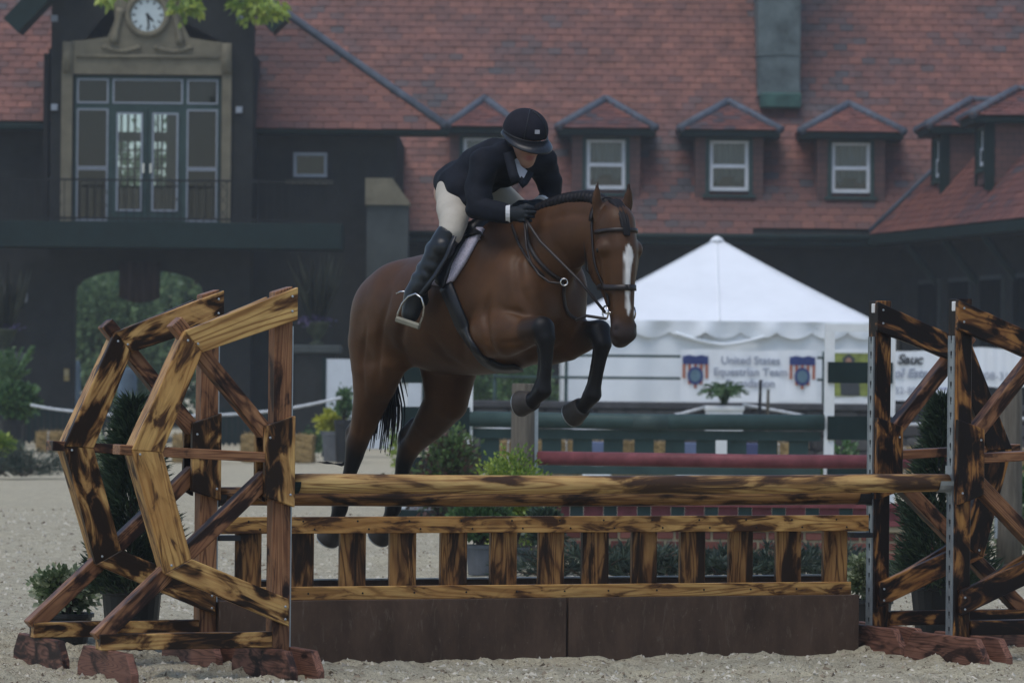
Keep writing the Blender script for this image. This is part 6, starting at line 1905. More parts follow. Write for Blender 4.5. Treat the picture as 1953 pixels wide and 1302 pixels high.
def paint_horse(V, C):
    q = V - hoA
    a, l, d = q @ nA, q @ nR, q @ nD
    w = np.interp(d, [0.19, 0.225, 0.26, 0.32, 0.40, 0.47, 0.52, 0.565], [0, 0.022, 0.030, 0.019, 0.015, 0.011, 0.013, 0.0])
    w = w * (1 + 0.3 * vnoise(d * 30, l * 9, 71))
    m_ = np.clip((w - np.abs(l - 0.004 * np.sin(d * 20))) / 0.008 + 0.3, 0, 1) * (a > 0.085) * (w > 0.002)
    C = C * (1 - m_[:, None]) + np.array([0.62, 0.60, 0.57]) * m_[:, None]
    hd = (a > -0.2) & (np.abs(l) < 0.2) & (d > -0.2) & (d < 0.75)
    mz = np.clip((d - 0.54) / 0.09, 0, 1) * hd * (a > -0.1)
    C = C * (1 - 0.75 * mz[:, None]) + np.array([0.02, 0.015, 0.014]) * 0.75 * mz[:, None]
    # dark knees and hocks fade into the bay
    # darker legs insides and dapples are left to the light; slight sooty back
    f = (V[:, 0] - HX) * FWD.x + (V[:, 1] - HY) * FWD.y
    so = np.clip((V[:, 2] - 2.0) / 0.2, 0, 1) * (f < 0.1)
    C = C * (1 - 0.25 * so[:, None])
    ear = (d < 0.0) & hd
    C = np.where((ear & (d < -0.1))[:, None], C * 0.5, C)
    return C
M['coat'] = mat_attr('bay_coat', 0.47, 'col', 0.30, 5.0, 0.0, 0.18, 0.3, (1, 1, 1))
HB = Vector((HX, HY, 0))
horse_me = S.mesh('horse', M['coat'], 2, paint_horse, HB)
_b0 = BVHTree.FromPolygons([tuple(v.co + HB) for v in horse_me.vertices], [tuple(p.vertices) for p in horse_me.polygons])
_co = np.empty(len(horse_me.vertices) * 3, np.float32); horse_me.vertices.foreach_get('co', _co); _co = _co.reshape(-1, 3) + np.array(HB, np.float32)
_no = np.empty(len(horse_me.vertices) * 3, np.float32); horse_me.vertex_normals.foreach_get('vector', _no); _no = _no.reshape(-1, 3)
_disp = np.zeros(len(_co))
for pl_, rad, dep in GROOVES:
    line = []
    for i in range(len(pl_) - 1):
        for t in np.linspace(0, 1, 14, endpoint=False):
            h = _b0.ray_cast(CAM, ray(pl_[i][0] * (1 - t) + pl_[i + 1][0] * t, pl_[i][1] * (1 - t) + pl_[i + 1][1] * t).normalized(), 60)
            if h[0] is not None and h[0].y < 24: line.append(h[0])
    for sgn in (0, 1):                      # the same on the far side
        L_ = np.array([(HF(frz(q)[0], -frz(q)[1], q[2]) if sgn else q) for q in line])
        if len(L_) == 0: continue
        w_ = np.sin(np.pi * (np.arange(len(L_)) + 0.5) / len(L_)) ** 0.5
        best = np.zeros(len(_co))
        for q, ww in zip(L_, w_):
            d2 = ((_co - q) ** 2).sum(1)
            best = np.maximum(best, ww * np.exp(-d2 / (2 * (rad * 0.6) ** 2)))
        _disp -= best * dep * 1.45
_disp += 0.004 * (vnoise(_co[:, 0] * 9 + _co[:, 1] * 5, _co[:, 2] * 7, 91)) * (_co[:, 2] > 1.45)
_co = _co + _no * _disp[:, None] - np.array(HB, np.float32)
horse_me.vertices.foreach_set('co', _co.astype(np.float32).ravel()); horse_me.update()
horse = ob('horse', horse_me, None, loc=HB, label='bay horse with white blaze and dark braided mane jumping over the rails', cat='horse')
bvh = BVHTree.FromPolygons([tuple(v.co + HB) for v in horse_me.vertices], [tuple(p.vertices) for p in horse_me.polygons])
def hit(px, py):
    d = ray(px, py).normalized()
    r_ = bvh.ray_cast(CAM, d, 60)
    if r_[0] is None or r_[0].y > 24:
        return None
    return r_[0], r_[1]
def on_body(px, py, off=0.01, r=None):
    "point on the visible side of the horse at a photo pixel, lifted off the skin"
    h = hit(px, py)
    if h is not None and (r is None or abs(frz(h[0])[1] - r) < 0.25):
        n_ = h[1]
        if n_.dot(CAM - h[0]) < 0: n_ = -n_
        return h[0] + n_ * off
    q = HP(px, py, 0.2 if r is None else r)
    near = bvh.find_nearest(q)
    return near[0] + (q - near[0]).normalized() * off if (q - near[0]).length > 1e-5 else near[0]
def mirror(p):
    f, r, z = frz(p)
    return HF(f, -r, z)

# ---- hooves
M['hoof'] = mat_plain('hoof_horn', (0.045, 0.040, 0.036), 0.5, 0.35, 12, 0.2)
def hoof(px_c, px_s, r, rad=0.060, turn=0.0):
    A, B_ = HP(px_c[0], px_c[1], r), HP(px_s[0], px_s[1], r)
    d = (B_ - A).normalized(); ln = 0.085
    x = d.cross(Vector((0, 0, 1))).normalized() if abs(d.z) < 0.98 else Vector((1, 0, 0))
    y = d.cross(x).normalized()
    V, F = [], []
    NCH = 20
    prof = [(-0.012, 0.050), (0.0, 0.053), (ln * 0.5, 0.060), (ln * 0.93, 0.068), (ln, 0.066), (ln + 0.001, 0.050), (ln - 0.012, 0.044), (ln - 0.02, 0.0)]
    for t, rr in prof:
        for k in range(NCH):
            a = 2 * math.pi * k / NCH
            ec = 1.0 + 0.12 * math.cos(a)
            V.append(A + d * (t) + (x * math.cos(a) * ec + y * math.sin(a)) * rr)
    for i in range(len(prof) - 1):
        for k in range(NCH): F.append((i * NCH + k, i * NCH + (k + 1) % NCH, (i + 1) * NCH + (k + 1) % NCH, (i + 1) * NCH + k))
    F.append(tuple(range(NCH - 1, -1, -1)))
    o = ob('hoof', mesh_np('hoof', [v - HB for v in V], F, M['hoof'], True), horse)
    sh = MB()
    ringp = []
    for k in range(15):
        a = 2 * math.pi * (k + 0.9) / 16.6
        ringp.append(A + d * (ln + 0.004) + (x * math.cos(a) * (1 + 0.12 * math.cos(a)) + y * math.sin(a)) * 0.058 - HB)
    sh.tube(ringp, 0.007, 6)
    sh.build('horseshoe', M['galv'], o, sm=True)
hoof((1012, 765), (992, 770), .205)
hoof((1108, 777), (1092, 790), -.15)
hoof((635, 1006), (622, 1034), .15)
hoof((733, 1004), (718, 1032), -.15)
# ---- eyes
M['eye'] = mat_plain('dark_eye', (0.006, 0.004, 0.003), 0.08, 0.1)
for sg in (1, -1):
    c = HH(0.072, sg * 0.108, 0.222) - HB
    ob('eye', MB().lathe([(0.0, -0.018), (0.010, -0.016), (0.017, -0.007), (0.018, 0.0), (0.017, 0.007), (0.010, 0.016), (0.0, 0.018)], 14).mesh('eye', M['eye'], True), horse, loc=c)
# ---- tail
M['hair'] = mat_plain('black_hair', (0.009, 0.008, 0.009), 0.5, 0.35, 30)
mb = MB()
rn = random.Random(4)
ta = [HF(-1.06, 0, 1.95), HF(-1.15, 0, 1.93), HF(-1.19, -0.02, 1.83), HF(-1.17, -0.03, 1.60), HP(722, 720, 0.0), HP(735, 780, 0.0), HP(728, 840, 0.0)]
for i in range(90):
    off = [Vector((rn.gauss(0, 1), rn.gauss(0, 1), 0)) for _ in range(3)]
    pts = []
    ln = rn.uniform(0.72, 1.08)
    for j in range(15):
        t = j / 14 * ln * (len(ta) - 1)
        k = min(int(t), len(ta) - 2); f_ = t - k
        q = ta[k].lerp(ta[k + 1], f_) if t <= len(ta) - 1 else ta[-1] + (ta[-1] - ta[-2]) * (t - len(ta) + 1)
        sp = 0.008 + 0.042 * math.sin(min(1, t / 5.0) * math.pi * 0.62)
        q = q + off[0] * sp + off[1] * 0.02 * (t / 6) ** 2
        pts.append(q - HB)
    mb.tube(pts, [0.009] * 10 + [0.008, 0.007, 0.005, 0.004, 0.002], 4, cap=False)
for i in range(5):       # loose wisps
    p = [HP(705 - 3 * i, 800, -0.02), HP(680, 862 + 3 * i, -0.02), HP(652, 884 + i, -0.02), HP(622, 884 - i, -0.02), HP(604 + 5 * i, 880, -0.02)]
    mb.tube([q - HB for q in p], [0.004, 0.004, 0.003, 0.002, 0.001], 4, cap=False)
mb.build('tail', M['hair'], horse, sm=True)
# ---- braided mane along the crest, forelock
mane_px = [(1016, 399), (1030, 391), (1045, 384), (1060, 378), (1075, 373), (1090, 370), (1105, 368), (1120, 367), (1134, 369), (1147, 375), (1158, 383), (1166, 389)]
mb = MB()
crest = []
for px, py in mane_px: crest.append(HP(px, py + 6, 0.0))
mb.tube([q - HB for q in crest], [0.022] + [0.030] * 10 + [0.02], 8)
S2 = []
for i in range(46):
    t = i / 45 * (len(crest) - 1.001); k = int(t); q = crest[k].lerp(crest[k + 1], t - k)
    s_ = 0.030 + 0.005 * (i % 2)
    mb.lathe([(0.0, -s_), (s_ * 0.7, -s_ * 0.6), (s_ * 0.85, 0), (s_ * 0.6, s_ * 0.6), (0, s_ * 0.8)], 7, tuple(q - HB + RGT * 0.022 + Vector((0, 0, -0.010))))
mb.build('mane', M['hair'], horse, sm=True)
mb = MB()
fl_ = [HH(0.03, 0.0, -0.035), HH(0.085, 0, 0.0), HH(0.135, 0.004, 0.05), HH(0.165, 0.004, 0.11), HH(0.178, 0.003, 0.155)]
for i in range(26):
    o_ = [rn.gauss(0, 0.012), rn.gauss(0, 0.005)]
    mb.tube([p + HRV * o_[0] * (1.0 - 0.12 * j) + HA * o_[1] - HB for j, p in enumerate(fl_)], [0.011, 0.011, 0.010, 0.008, 0.004], 5, cap=False)
mb.build('forelock', M['hair'], horse, sm=True)

# ================================================================== TACK
def ribbon(pts, w, th, up=None):
    "flat strap through points; width lies on the skin"
    V, F = [], []
    n_ = len(pts)
    for i, (p, nn) in enumerate(pts):
        t = (pts[min(i + 1, n_ - 1)][0] - pts[max(i - 1, 0)][0]).normalized()
        s_ = t.cross(nn).normalized() * w / 2
        V += [p - s_, p + s_, p + s_ + nn * th, p - s_ + nn * th]
    for i in range(n_ - 1):
        for k in range(4): F.append((4 * i + k, 4 * i + (k + 1) % 4, 4 * i + 4 + (k + 1) % 4, 4 * i + 4 + k))
    F.append((3, 2, 1, 0)); F.append(tuple(4 * (n_ - 1) + k for k in range(4)))
    return V, F
def dens(p, n_):
    p = [Vector((*a, 0)) for a in p]
    out = []
    tot = [0]
    for i in range(len(p) - 1): tot.append(tot[-1] + (p[i + 1] - p[i]).length)
    for j in range(n_):
        s_ = tot[-1] * j / (n_ - 1)
        k = max(i for i in range(len(p)) if tot[i] <= s_ + 1e-9); k = min(k, len(p) - 2)
        f_ = (s_ - tot[k]) / max(1e-9, tot[k + 1] - tot[k])
        out.append(tuple(p[k].lerp(p[k + 1], f_))[:2])
    return out
def skin_strap(px_pts, w, th, off, n_=24, both=False):
    pts = []
    for px, py in dens(px_pts, n_):
        h = hit(px, py)
        if h is None: continue
        nn = h[1] if h[1].dot(CAM - h[0]) > 0 else -h[1]
        pts.append((h[0] + nn * off, nn))
    # calm the strap
    for _ in range(3):
        pts = [pts[0]] + [((pts[i - 1][0] + pts[i][0] * 2 + pts[i + 1][0]) / 4, ((pts[i - 1][1] + pts[i][1] * 2 + pts[i + 1][1])).normalized()) for i in range(1, len(pts) - 1)] + [pts[-1]]
    return pts
def patch(edgeA, edgeB, nu, nv, off, th, name, mat, parent, org, mirrored=False, bulge=0.0):
    "sheet laid over the horse between two photo polylines, with thickness"
    A, B_ = dens(edgeA, nv), dens(edgeB, nv)
    G = []
    for j in range(nv):
        row = []
        for i in range(nu):
            t = i / (nu - 1)
            px = A[j][0] * (1 - t) + B_[j][0] * t; py = A[j][1] * (1 - t) + B_[j][1] * t
            h = hit(px, py)
            if h is None:
                q = HP(px, py, 0.26); nr = bvh.find_nearest(q); h = (nr[0], nr[1])
            nn = h[1] if h[1].dot(RGT) > 0 else -h[1]
            row.append((h[0], (nn + RGT * 0.6).normalized(), math.sin(math.pi * t) * math.sin(math.pi * (j + 0.5) / nv)))
        G.append(row)
    for _ in range(4):
        G2 = [[g for g in row] for row in G]
        for j in range(nv):
            for i in range(nu):
                nb = [G[jj][ii] for jj, ii in ((j - 1, i), (j + 1, i), (j, i - 1), (j, i + 1)) if 0 <= jj < nv and 0 <= ii < nu]
                if 0 < j < nv - 1 and 0 < i < nu - 1:
                    G2[j][i] = ((G[j][i][0] * 2 + sum((g[0] for g in nb), Vector())) / (2 + len(nb)), (G[j][i][1] * 2 + sum((g[1] for g in nb), Vector())).normalized(), G[j][i][2])
        G = G2
    V, F = [], []
    for row in G:
        for p, nn, bl in row:
            a, c = p + nn * off, p + nn * (off + th + bulge * bl)
            if mirrored: a, c = mirror(a), mirror(c)
            V += [a - org, c - org]
    ix = lambda j, i, s_: 2 * (j * nu + i) + s_
    for j in range(nv - 1):
        for i in range(nu - 1):
            F.append((ix(j, i, 1), ix(j, i + 1, 1), ix(j + 1, i + 1, 1), ix(j + 1, i, 1)))
            F.append((ix(j, i, 0), ix(j + 1, i, 0), ix(j + 1, i + 1, 0), ix(j, i + 1, 0)))
    for i in range(nu - 1):
        F.append((ix(0, i, 0), ix(0, i + 1, 0), ix(0, i + 1, 1), ix(0, i, 1))); F.append((ix(nv - 1, i, 0), ix(nv - 1, i, 1), ix(nv - 1, i + 1, 1), ix(nv - 1, i + 1, 0)))
    for j in range(nv - 1):
        F.append((ix(j, 0, 0), ix(j, 0, 1), ix(j + 1, 0, 1), ix(j + 1, 0, 0))); F.append((ix(j, nu - 1, 0), ix(j + 1, nu - 1, 0), ix(j + 1, nu - 1, 1), ix(j, nu - 1, 1)))
    if mirrored: F = [f[::-1] for f in F]
    return ob(name, mesh_np(name, V, F, mat, True), parent)
# saddle pad
pad = empty('saddle_pad', HB, label='white fleece saddle pad showing behind the saddle flap', cat='saddle pad')
patch([(898, 437), (880, 470), (855, 520), (845, 548)], [(926, 438), (913, 460), (890, 502), (868, 536)], 8, 14, 0.004, 0.020, 'pad_front', M['fleece'], pad, HB, bulge=0.012)
patch([(858, 505), (835, 528), (814, 542)], [(872, 505), (862, 528), (852, 548)], 6, 8, 0.004, 0.016, 'pad_lower', M['fleece'], pad, HB)
patch([(898, 437), (880, 470), (855, 520), (845, 548)], [(926, 438), (913, 460), (890, 502), (868, 536)], 8, 14, 0.004, 0.020, 'pad_front', M['fleece'], pad, HB, mirrored=True, bulge=0.012)
# saddle
sad = empty('saddle', HB, label='black leather jumping saddle with flap, girth and stirrups', cat='saddle')
patch([(868, 425), (852, 445), (846, 500), (840, 540)], [(914, 426), (898, 458), (872, 505), (855, 552)], 12, 18, 0.030, 0.012, 'saddle_flap', M['leather'], sad, HB, bulge=0.02)
patch([(868, 425), (852, 445), (846, 500), (840, 540)], [(914, 426), (898, 458), (872, 505), (855, 552)], 12, 18, 0.030, 0.012, 'saddle_flap', M['leather'], sad, HB, mirrored=True, bulge=0.02)
sx = Sdf(0.012)
LE = (0.012, 0.012, 0.014)
sx.chain([(HF(-0.16, 0, 2.275), .05), (HF(-0.28, 0, 2.20), .06), (HF(-0.42, 0, 2.17), .07), (HF(-0.50, 0, 2.18), .06)], LE, 0.05, 1.0)
for sg in (1, -1):
    sx.chain([(HF(-0.17, sg * 0.02, 2.27), .05), (HF(-0.19, sg * 0.13, 2.19), .05)], LE, 0.04)
    sx.chain([(HF(-0.34, sg * 0.07, 2.17), .05), (HF(-0.46, sg * 0.10, 2.14), .05)], LE, 0.05)
    sx.chain([(HF(-0.22, sg * 0.13, 2.16), .05), (HF(-0.46, sg * 0.15, 2.12), .05)], LE, 0.05)
ob('saddle_seat', sx.mesh('saddle_seat', M['leather'], 2, None, HB), sad)
gpts = skin_strap([(853, 545), (868, 580), (884, 620), (905, 660), (925, 684), (945, 697), (968, 701), (990, 697)], 0.09, 0.01, 0.006, 30)
Vr, Fr = ribbon(gpts, 0.085, 0.014)
ob('girth', mesh_np('girth', [v - HB for v in Vr], Fr, M['leather'], True), sad)
# stirrup leather and iron (right side seen, left side built the same)
def stirrup(mir):
    mm = (lambda p: mirror(p)) if mir else (lambda p: p)
    lp = [HP(868, 450, 0.37), HP(852, 490, 0.40), HP(830, 526, 0.43), HP(803, 562, 0.475)]
    lp = [mm(p) for p in lp]
    nn = RGT if not mir else -RGT
    Vr, Fr = ribbon([(p, nn) for p in lp], 0.026, 0.006)
    ob('stirrup_leather', mesh_np('stirrup_leather', [v - HB for v in Vr], Fr, M['leather'], True), sad)
    top = HP(793, 560, 0.485); c0, c1 = HP(757, 607, 0.50), HP(799, 621, 0.44)
    arch_ = [c0, HP(759, 597, 0.50), HP(767, 579, 0.497), HP(779, 565, 0.49), top, HP(804, 568, 0.475), HP(809, 585, 0.46), HP(807, 602, 0.45), c1]
    st = MB().tube([mm(p) - HB for p in arch_], 0.0055, 7).build('stirrup_iron', M['steel'], sad, sm=True)
    tr = []
    d = (c1 - c0).normalized()
    for t in np.linspace(-0.02, 1.02, 6): tr.append(c0.lerp(c1, t) - UPV * 0.004)
    MB().tube([mm(p) - HB for p in tr], 0.017, 6).build('tread', mat_tread, st)
mat_tread = mat_plain('stirrup_tread', (0.22, 0.21, 0.16), 0.6, 0.2)
stirrup(False); stirrup(True)

# bridle
br = empty('bridle', HB, label='dark leather bridle with noseband, bit and reins on the horse head', cat='bridle')
def head_ring(a0, rows, w, th, name, mat, lift=0.006):
    "strap round the head at depth d: cast inwards from all sides"
    pts = []
    for k in range(41):
        th_ = 2 * math.pi * k / 40
        dirv = HA * math.cos(th_) + HRV * math.sin(th_)
        d_ = rows(th_)
        cen = HH(a0(d_), 0, d_)
        h = bvh.ray_cast(cen + dirv * 0.4, -dirv, 0.6)
        if h[0] is None: continue
        pts.append((h[0] + dirv * lift, dirv))
    for _ in range(2):
        m_ = len(pts)
        pts = [((pts[i - 1][0] + pts[i][0] * 2 + pts[(i + 1) % m_][0]) / 4, pts[i][1]) for i in range(m_)]
    pts.append(pts[0])
    Vr, Fr = ribbon(pts, w, th)
    return ob(name, mesh_np(name, [v - HB for v in Vr], Fr, mat, True), br)
head_ring(lambda d: 0.05, lambda t: 0.405 + 0.012 * math.cos(t), 0.030, 0.006, 'noseband', M['leather_brown'])
nb_ = [HH(0.02, 0, 0), 0]
pts = []
for k in range(25):                 # browband
    th_ = R(-100) + R(200) * k / 24
    dirv = HA * math.cos(th_) + HRV * math.sin(th_)
    h = bvh.ray_cast(HH(0.02, 0, 0.125) + dirv * 0.4, -dirv, 0.6)
    if h[0] is not None: pts.append((h[0] + dirv * 0.005, dirv))
Vr, Fr = ribbon(pts, 0.020, 0.006)
ob('browband', mesh_np('browband', [v - HB for v in Vr], Fr, M['leather_brown'], True), br)
for sg in (1, -1):                  # cheek pieces, from the poll to the bit
    pts = []
    for d_, a_h in zip(np.linspace(0.0, 0.50, 26), np.interp(np.linspace(0.0, 0.50, 26), [0, 0.1, 0.3, 0.5], [-0.06, -0.045, 0.0, 0.055])):
        h = bvh.ray_cast(HH(a_h, sg * 0.4, d_), -HRV * sg, 0.6)
        if h[0] is not None: pts.append((h[0] + HRV * sg * 0.004, HRV * sg))
    for _ in range(3): pts = [pts[0]] + [((pts[i - 1][0] + pts[i][0] * 2 + pts[i + 1][0]) / 4, pts[i][1]) for i in range(1, len(pts) - 1)] + [pts[-1]]
    Vr, Fr = ribbon(pts, 0.018, 0.005)
    ob('cheek_strap', mesh_np('cheek_strap', [v - HB for v in Vr], Fr, M['leather_brown'], True), br)
    tl = []                         # throat lash
    for d_, a_h, l_ in ((0.02, -0.08, 0.085), (0.16, -0.13, 0.10), (0.30, -0.17, 0.075), (0.36, -0.185, 0.0)):
        tl.append(HH(a_h, sg * l_, d_) - HB)
    MB().tube(tl, 0.006, 5).build('throat_lash', M['leather_brown'], br, sm=True)
pts = []
for k in range(15):                 # crown piece over the poll
    th_ = R(-80) + R(160) * k / 14
    dirv = -HD * math.cos(th_) + HRV * math.sin(th_)
    h = bvh.ray_cast(HH(-0.045, 0, 0.08) + dirv * 0.4, -dirv, 0.6)
    if h[0] is not None: pts.append((h[0] + dirv * 0.012, dirv))
Vr, Fr = ribbon(pts, 0.03, 0.008)
ob('crown_piece', mesh_np('crown_piece', [v - HB for v in Vr], Fr, M['leather_brown'], True), br)
BIT = {}
for sg in (1, -1):
    c = HH(0.055, sg * 0.075, 0.535)
    BIT[sg] = c
    rg_ = [c + HA * 0.034 * math.cos(t) + HD * 0.034 * math.sin(t) - HB for t in np.linspace(0, 2 * math.pi, 17)]
    MB().tube(rg_, 0.0045, 6, cap=False).build('bit_ring', M['steel'], br, sm=True)
MB().tube([BIT[-1] - HB, BIT[1] - HB], 0.008, 6).build('bit_bar', M['steel'], br, sm=True)
HANDR, HANDL = HP(996, 408, 0.175), HP(1020, 392, -0.13)
def rein(a, pts, b_, nm, rad=0.008):
    MB().tube([a - HB] + [p - HB for p in pts] + [b_ - HB], rad, 6).build(nm, M['leather_brown'], br, sm=True)
rein(BIT[1], [HP(1105, 535, 0.15), HP(1070, 500, 0.18), HP(1030, 460, 0.19), HP(1010, 430, 0.19)], HP(1000, 415, 0.18), 'rein')
rein(BIT[-1], [HF(0.62, -0.14, 1.95), HF(0.40, -0.18, 2.12), HF(0.2, -0.17, 2.26)], HANDL, 'rein')
rein(HP(1000, 420, 0.185), [HP(1004, 470, 0.20), HP(1012, 500, 0.21), HP(1028, 524, 0.20), HP(1048, 538, 0.185)], HP(1074, 541, 0.17), 'rein_loop', 0.006)
# running martingale and breastplate
mg = empty('martingale', HB, label='dark leather martingale straps across neck and breast', cat='martingale')
for pl_, rad, nm in (([(1014, 388), (1006, 404), (1004, 430), (1008, 460), (1020, 490), (1040, 512), (1062, 528), (1076, 535)], 0.020, 'neck_strap'),
                     ([(1076, 540), (1073, 560), (1076, 585), (1084, 600), (1098, 608)], 0.016, 'yoke_strap'),
                     ([(978, 430), (992, 470), (1012, 505), (1035, 528)], 0.013, 'breast_strap')):
    pts = skin_strap(pl_, rad, 0.006, 0.006, 26)
    if len(pts) > 3:
        Vr, Fr = ribbon(pts, rad, 0.007)
        ob(nm, mesh_np(nm, [v - HB for v in Vr], Fr, M['leather_brown'], True), mg)
rg0 = HP(1076, 538, 0.175)
MB().tube([rg0 + Vector((0.018 * math.cos(t), 0, 0.018 * math.sin(t))) - HB for t in np.linspace(0, 2 * math.pi, 13)], 0.004, 5, cap=False).build('ring', M['steel'], mg, sm=True)
MB().tube([BIT[1] + HD * 0.03 - HB, HP(1118, 602, 0.10) - HB, HP(1098, 611, 0.13) - HB], 0.008, 6).build('chin_strap', M['leather_brown'], mg, sm=True)

# ================================================================== RIDER
SKIN, JAC, BRE, BOOT = (0.36, 0.20, 0.14), (0.014, 0.017, 0.026), (0.46, 0.42, 0.35), (0.010, 0.011, 0.013)
RB = Vector((HX - 0.2, HY + 0.24, 2.2))
M['skin'] = mat_attr('skin', 0.5, 'col', 0.06)
M['jacket'] = mat_plain('navy_wool', (0.0065, 0.0080, 0.013), 0.75, 0.3, 60, 0.25)
M['breech'] = mat_plain('beige_breeches', (0.40, 0.37, 0.315), 0.8, 0.08, 14, 0.15)
M['boot'] = mat_plain('black_boot_leather', (0.010, 0.012, 0.014), 0.33, 0.25, 18)
M['glove'] = mat_plain('black_glove', (0.014, 0.017, 0.020), 0.55, 0.25, 40)
M['velvet'] = mat_plain('helmet_velvet', (0.012, 0.012, 0.018), 0.85, 0.2, 40)
M['shirt'] = mat_plain('pale_shirt', (0.33, 0.35, 0.40), 0.7, 0.1)
M['cuff'] = mat_plain('white_cuff', (0.55, 0.55, 0.55), 0.7, 0.1)
PHR = R(64)
RA0 = Vector((math.cos(PHR), -math.sin(PHR), 0)); RRV = Vector((-math.sin(PHR), -math.cos(PHR), 0))
NOD = R(24)
RAV = RA0 * math.cos(NOD) - UPV * math.sin(NOD); RUV = UPV * math.cos(NOD) + RA0 * math.sin(NOD)
RHO = HP(1002, 264, -0.005)            # middle of the skull
def RH(a, l, u): return RHO + RAV * a + RRV * l + RUV * u
RAX = (RAV, RRV, RUV)
sh_r, el_r, wr_r = HP(924, 312, .19), HP(908, 398, .28), HP(972, 408, .20)
sh_l, el_l, wr_l = HP(1034, 312, -.19), HP(1050, 374, -.27), HP(1030, 392, -.16)
hip, wst, chs, nkb = HP(872, 366, 0), HP(898, 342, 0), HP(938, 316, 0), HP(978, 304, 0)
kn_r, an_r, toe_r = HP(862, 440, .315), HP(792, 556, .40), HP(782, 602, .43)
sk = Sdf(0.010)
sk.chain([(hip, .12), (wst, .11), (chs, .12), (nkb, .09)], SKIN, 0.04)
sk.chain([(nkb, .06), (RH(-0.03, 0, -0.09), .054), (RH(-0.01, 0, -0.04), .06)], SKIN, 0.03)
sk.ell(RH(-0.015, 0, 0.02), (.098, .076, .105), SKIN, 0.02, RAX)
sk.ell(RH(0.035, 0, -0.055), (.060, .058, .075), SKIN, 0.03, RAX)
sk.ell(RH(0.062, 0, -0.108), (.030, .030, .024), SKIN, 0.03, RAX)          # chin
sk.chain([(RH(0.02, 0.048, -0.085), .018), (RH(0.06, 0.015, -0.108), .018)], SKIN, 0.03); sk.chain([(RH(0.02, -0.048, -0.085), .018), (RH(0.06, -0.015, -0.108), .018)], SKIN, 0.03)
sk.chain([(RH(0.088, 0, -0.002), .010), (RH(0.110, 0, -0.036), .014)], SKIN, 0.015)   # nose
for sg in (1, -1):
    sk.ell(RH(0.108, sg * 0.012, -0.042), (.010, .009, .008), SKIN, 0.008, RAX)
    sk.ell(RH(0.084, sg * 0.032, -0.004), (.012, .016, .010), SKIN, 0.012, RAX, sub=True)   # eye sockets
    sk.ell(RH(0.074, sg * 0.033, -0.005), (.014, .015, .010), (0.30, 0.22, 0.18), 0.006, RAX)
    sk.ell(RH(0.066, sg * 0.042, -0.040), (.020, .018, .018), SKIN, 0.02, RAX)
    sk.ell(RH(-0.01, sg * 0.076, -0.02), (.018, .010, .030), SKIN, 0.008, RAX)              # ears
sk.ell(RH(0.092, 0, -0.070), (.012, .024, .006), (0.26, 0.09, 0.08), 0.008, RAX); sk.ell(RH(0.089, 0, -0.081), (.012, .020, .007), (0.27, 0.095, 0.085), 0.008, RAX)
for s_, e_, w_ in ((sh_r, el_r, wr_r), (sh_l, el_l, wr_l)): sk.chain([(nkb.lerp(s_, .3), .06), (s_, .05), (e_, .038), (w_, .026)], SKIN, 0.03)
for sg in (1, -1):
    mm = (lambda p: p) if sg > 0 else mirror
    sk.chain([(hip, .10), (mm(HP(864, 395, .17)), .07), (mm(kn_r), .036), (mm(an_r), .03), (mm(toe_r), .02)], SKIN, 0.04)
body = ob('person', sk.mesh('person', M['skin'], 2, None, RB), None, loc=RB, label='rider in navy coat, beige breeches and black helmet crouching over the horse neck', cat='person')
def cloth(name, sdf, mat, it=2, clip=None): return ob(name, sdf.mesh(name, mat, it, None, RB, clip), body)
# jacket
j = Sdf(0.010)
j.chain([(HP(880, 352, 0), .122), (wst, .120), (chs, .130), (HP(968, 310, 0), .115)], JAC, 0.05, 1.12, RGT)
j.chain([(nkb, .085), (HP(988, 300, 0), .062)], JAC, 0.03)
j.chain([(nkb, .08), (sh_r, .078), (HP(912, 356, .245), .066), (el_r, .058), (HP(940, 404, .245), .051), (HP(966, 408, .21), .043)], JAC, 0.035)
j.chain([(nkb, .08), (sh_l, .078), (HP(1047, 346, -.245), .066), (el_l, .058), (HP(1036, 388, -.20), .045)], JAC, 0.035)
# folds and skirt
j.chain([(HP(864, 350, .04), .09), (HP(868, 350, .11), .095), (HP(882, 366, .155), .085), (HP(889, 388, .17), .05)], JAC, 0.04)
j.chain([(HP(872, 345, -.06), .09), (HP(888, 360, -.14), .085)], JAC, 0.04)
j.chain([(HP(900, 304, .05), .05), (HP(925, 292, 0.02), .05), (HP(943, 280, 0.0), .04), (HP(962, 288, -0.02), .045)], JAC, 0.03)
j.chain([(HP(920, 340, .15), .07), (HP(925, 372, .15), .05)], JAC, 0.04)
jk = cloth('jacket', j, M['jacket'])
def wrinkle(o, amp, fn):
    me = o.data
    co = np.empty(len(me.vertices) * 3, np.float32); me.vertices.foreach_get('co', co); co = co.reshape(-1, 3)
    no = np.empty(len(me.vertices) * 3, np.float32); me.vertex_normals.foreach_get('vector', no); no = no.reshape(-1, 3)
    w = np.array(o.location) if o.parent is None else np.array(o.parent.location)
    p = co + w
    f = (p[:, 0] - HX) * FWD.x + (p[:, 1] - HY) * FWD.y; r_ = (p[:, 0] - HX) * RGT.x + (p[:, 1] - HY) * RGT.y
    co = co + no * (amp * fn(f, r_, p[:, 2]))[:, None]
    me.vertices.foreach_set('co', co.astype(np.float32).ravel()); me.update()
wrinkle(jk, 0.016, lambda f, r_, z: vnoise((f + z) * 16 + r_ * 8, (f - z) * 5 + r_ * 4, 81) + 0.7 * vnoise(f * 9 + z * 26, r_ * 9, 83))
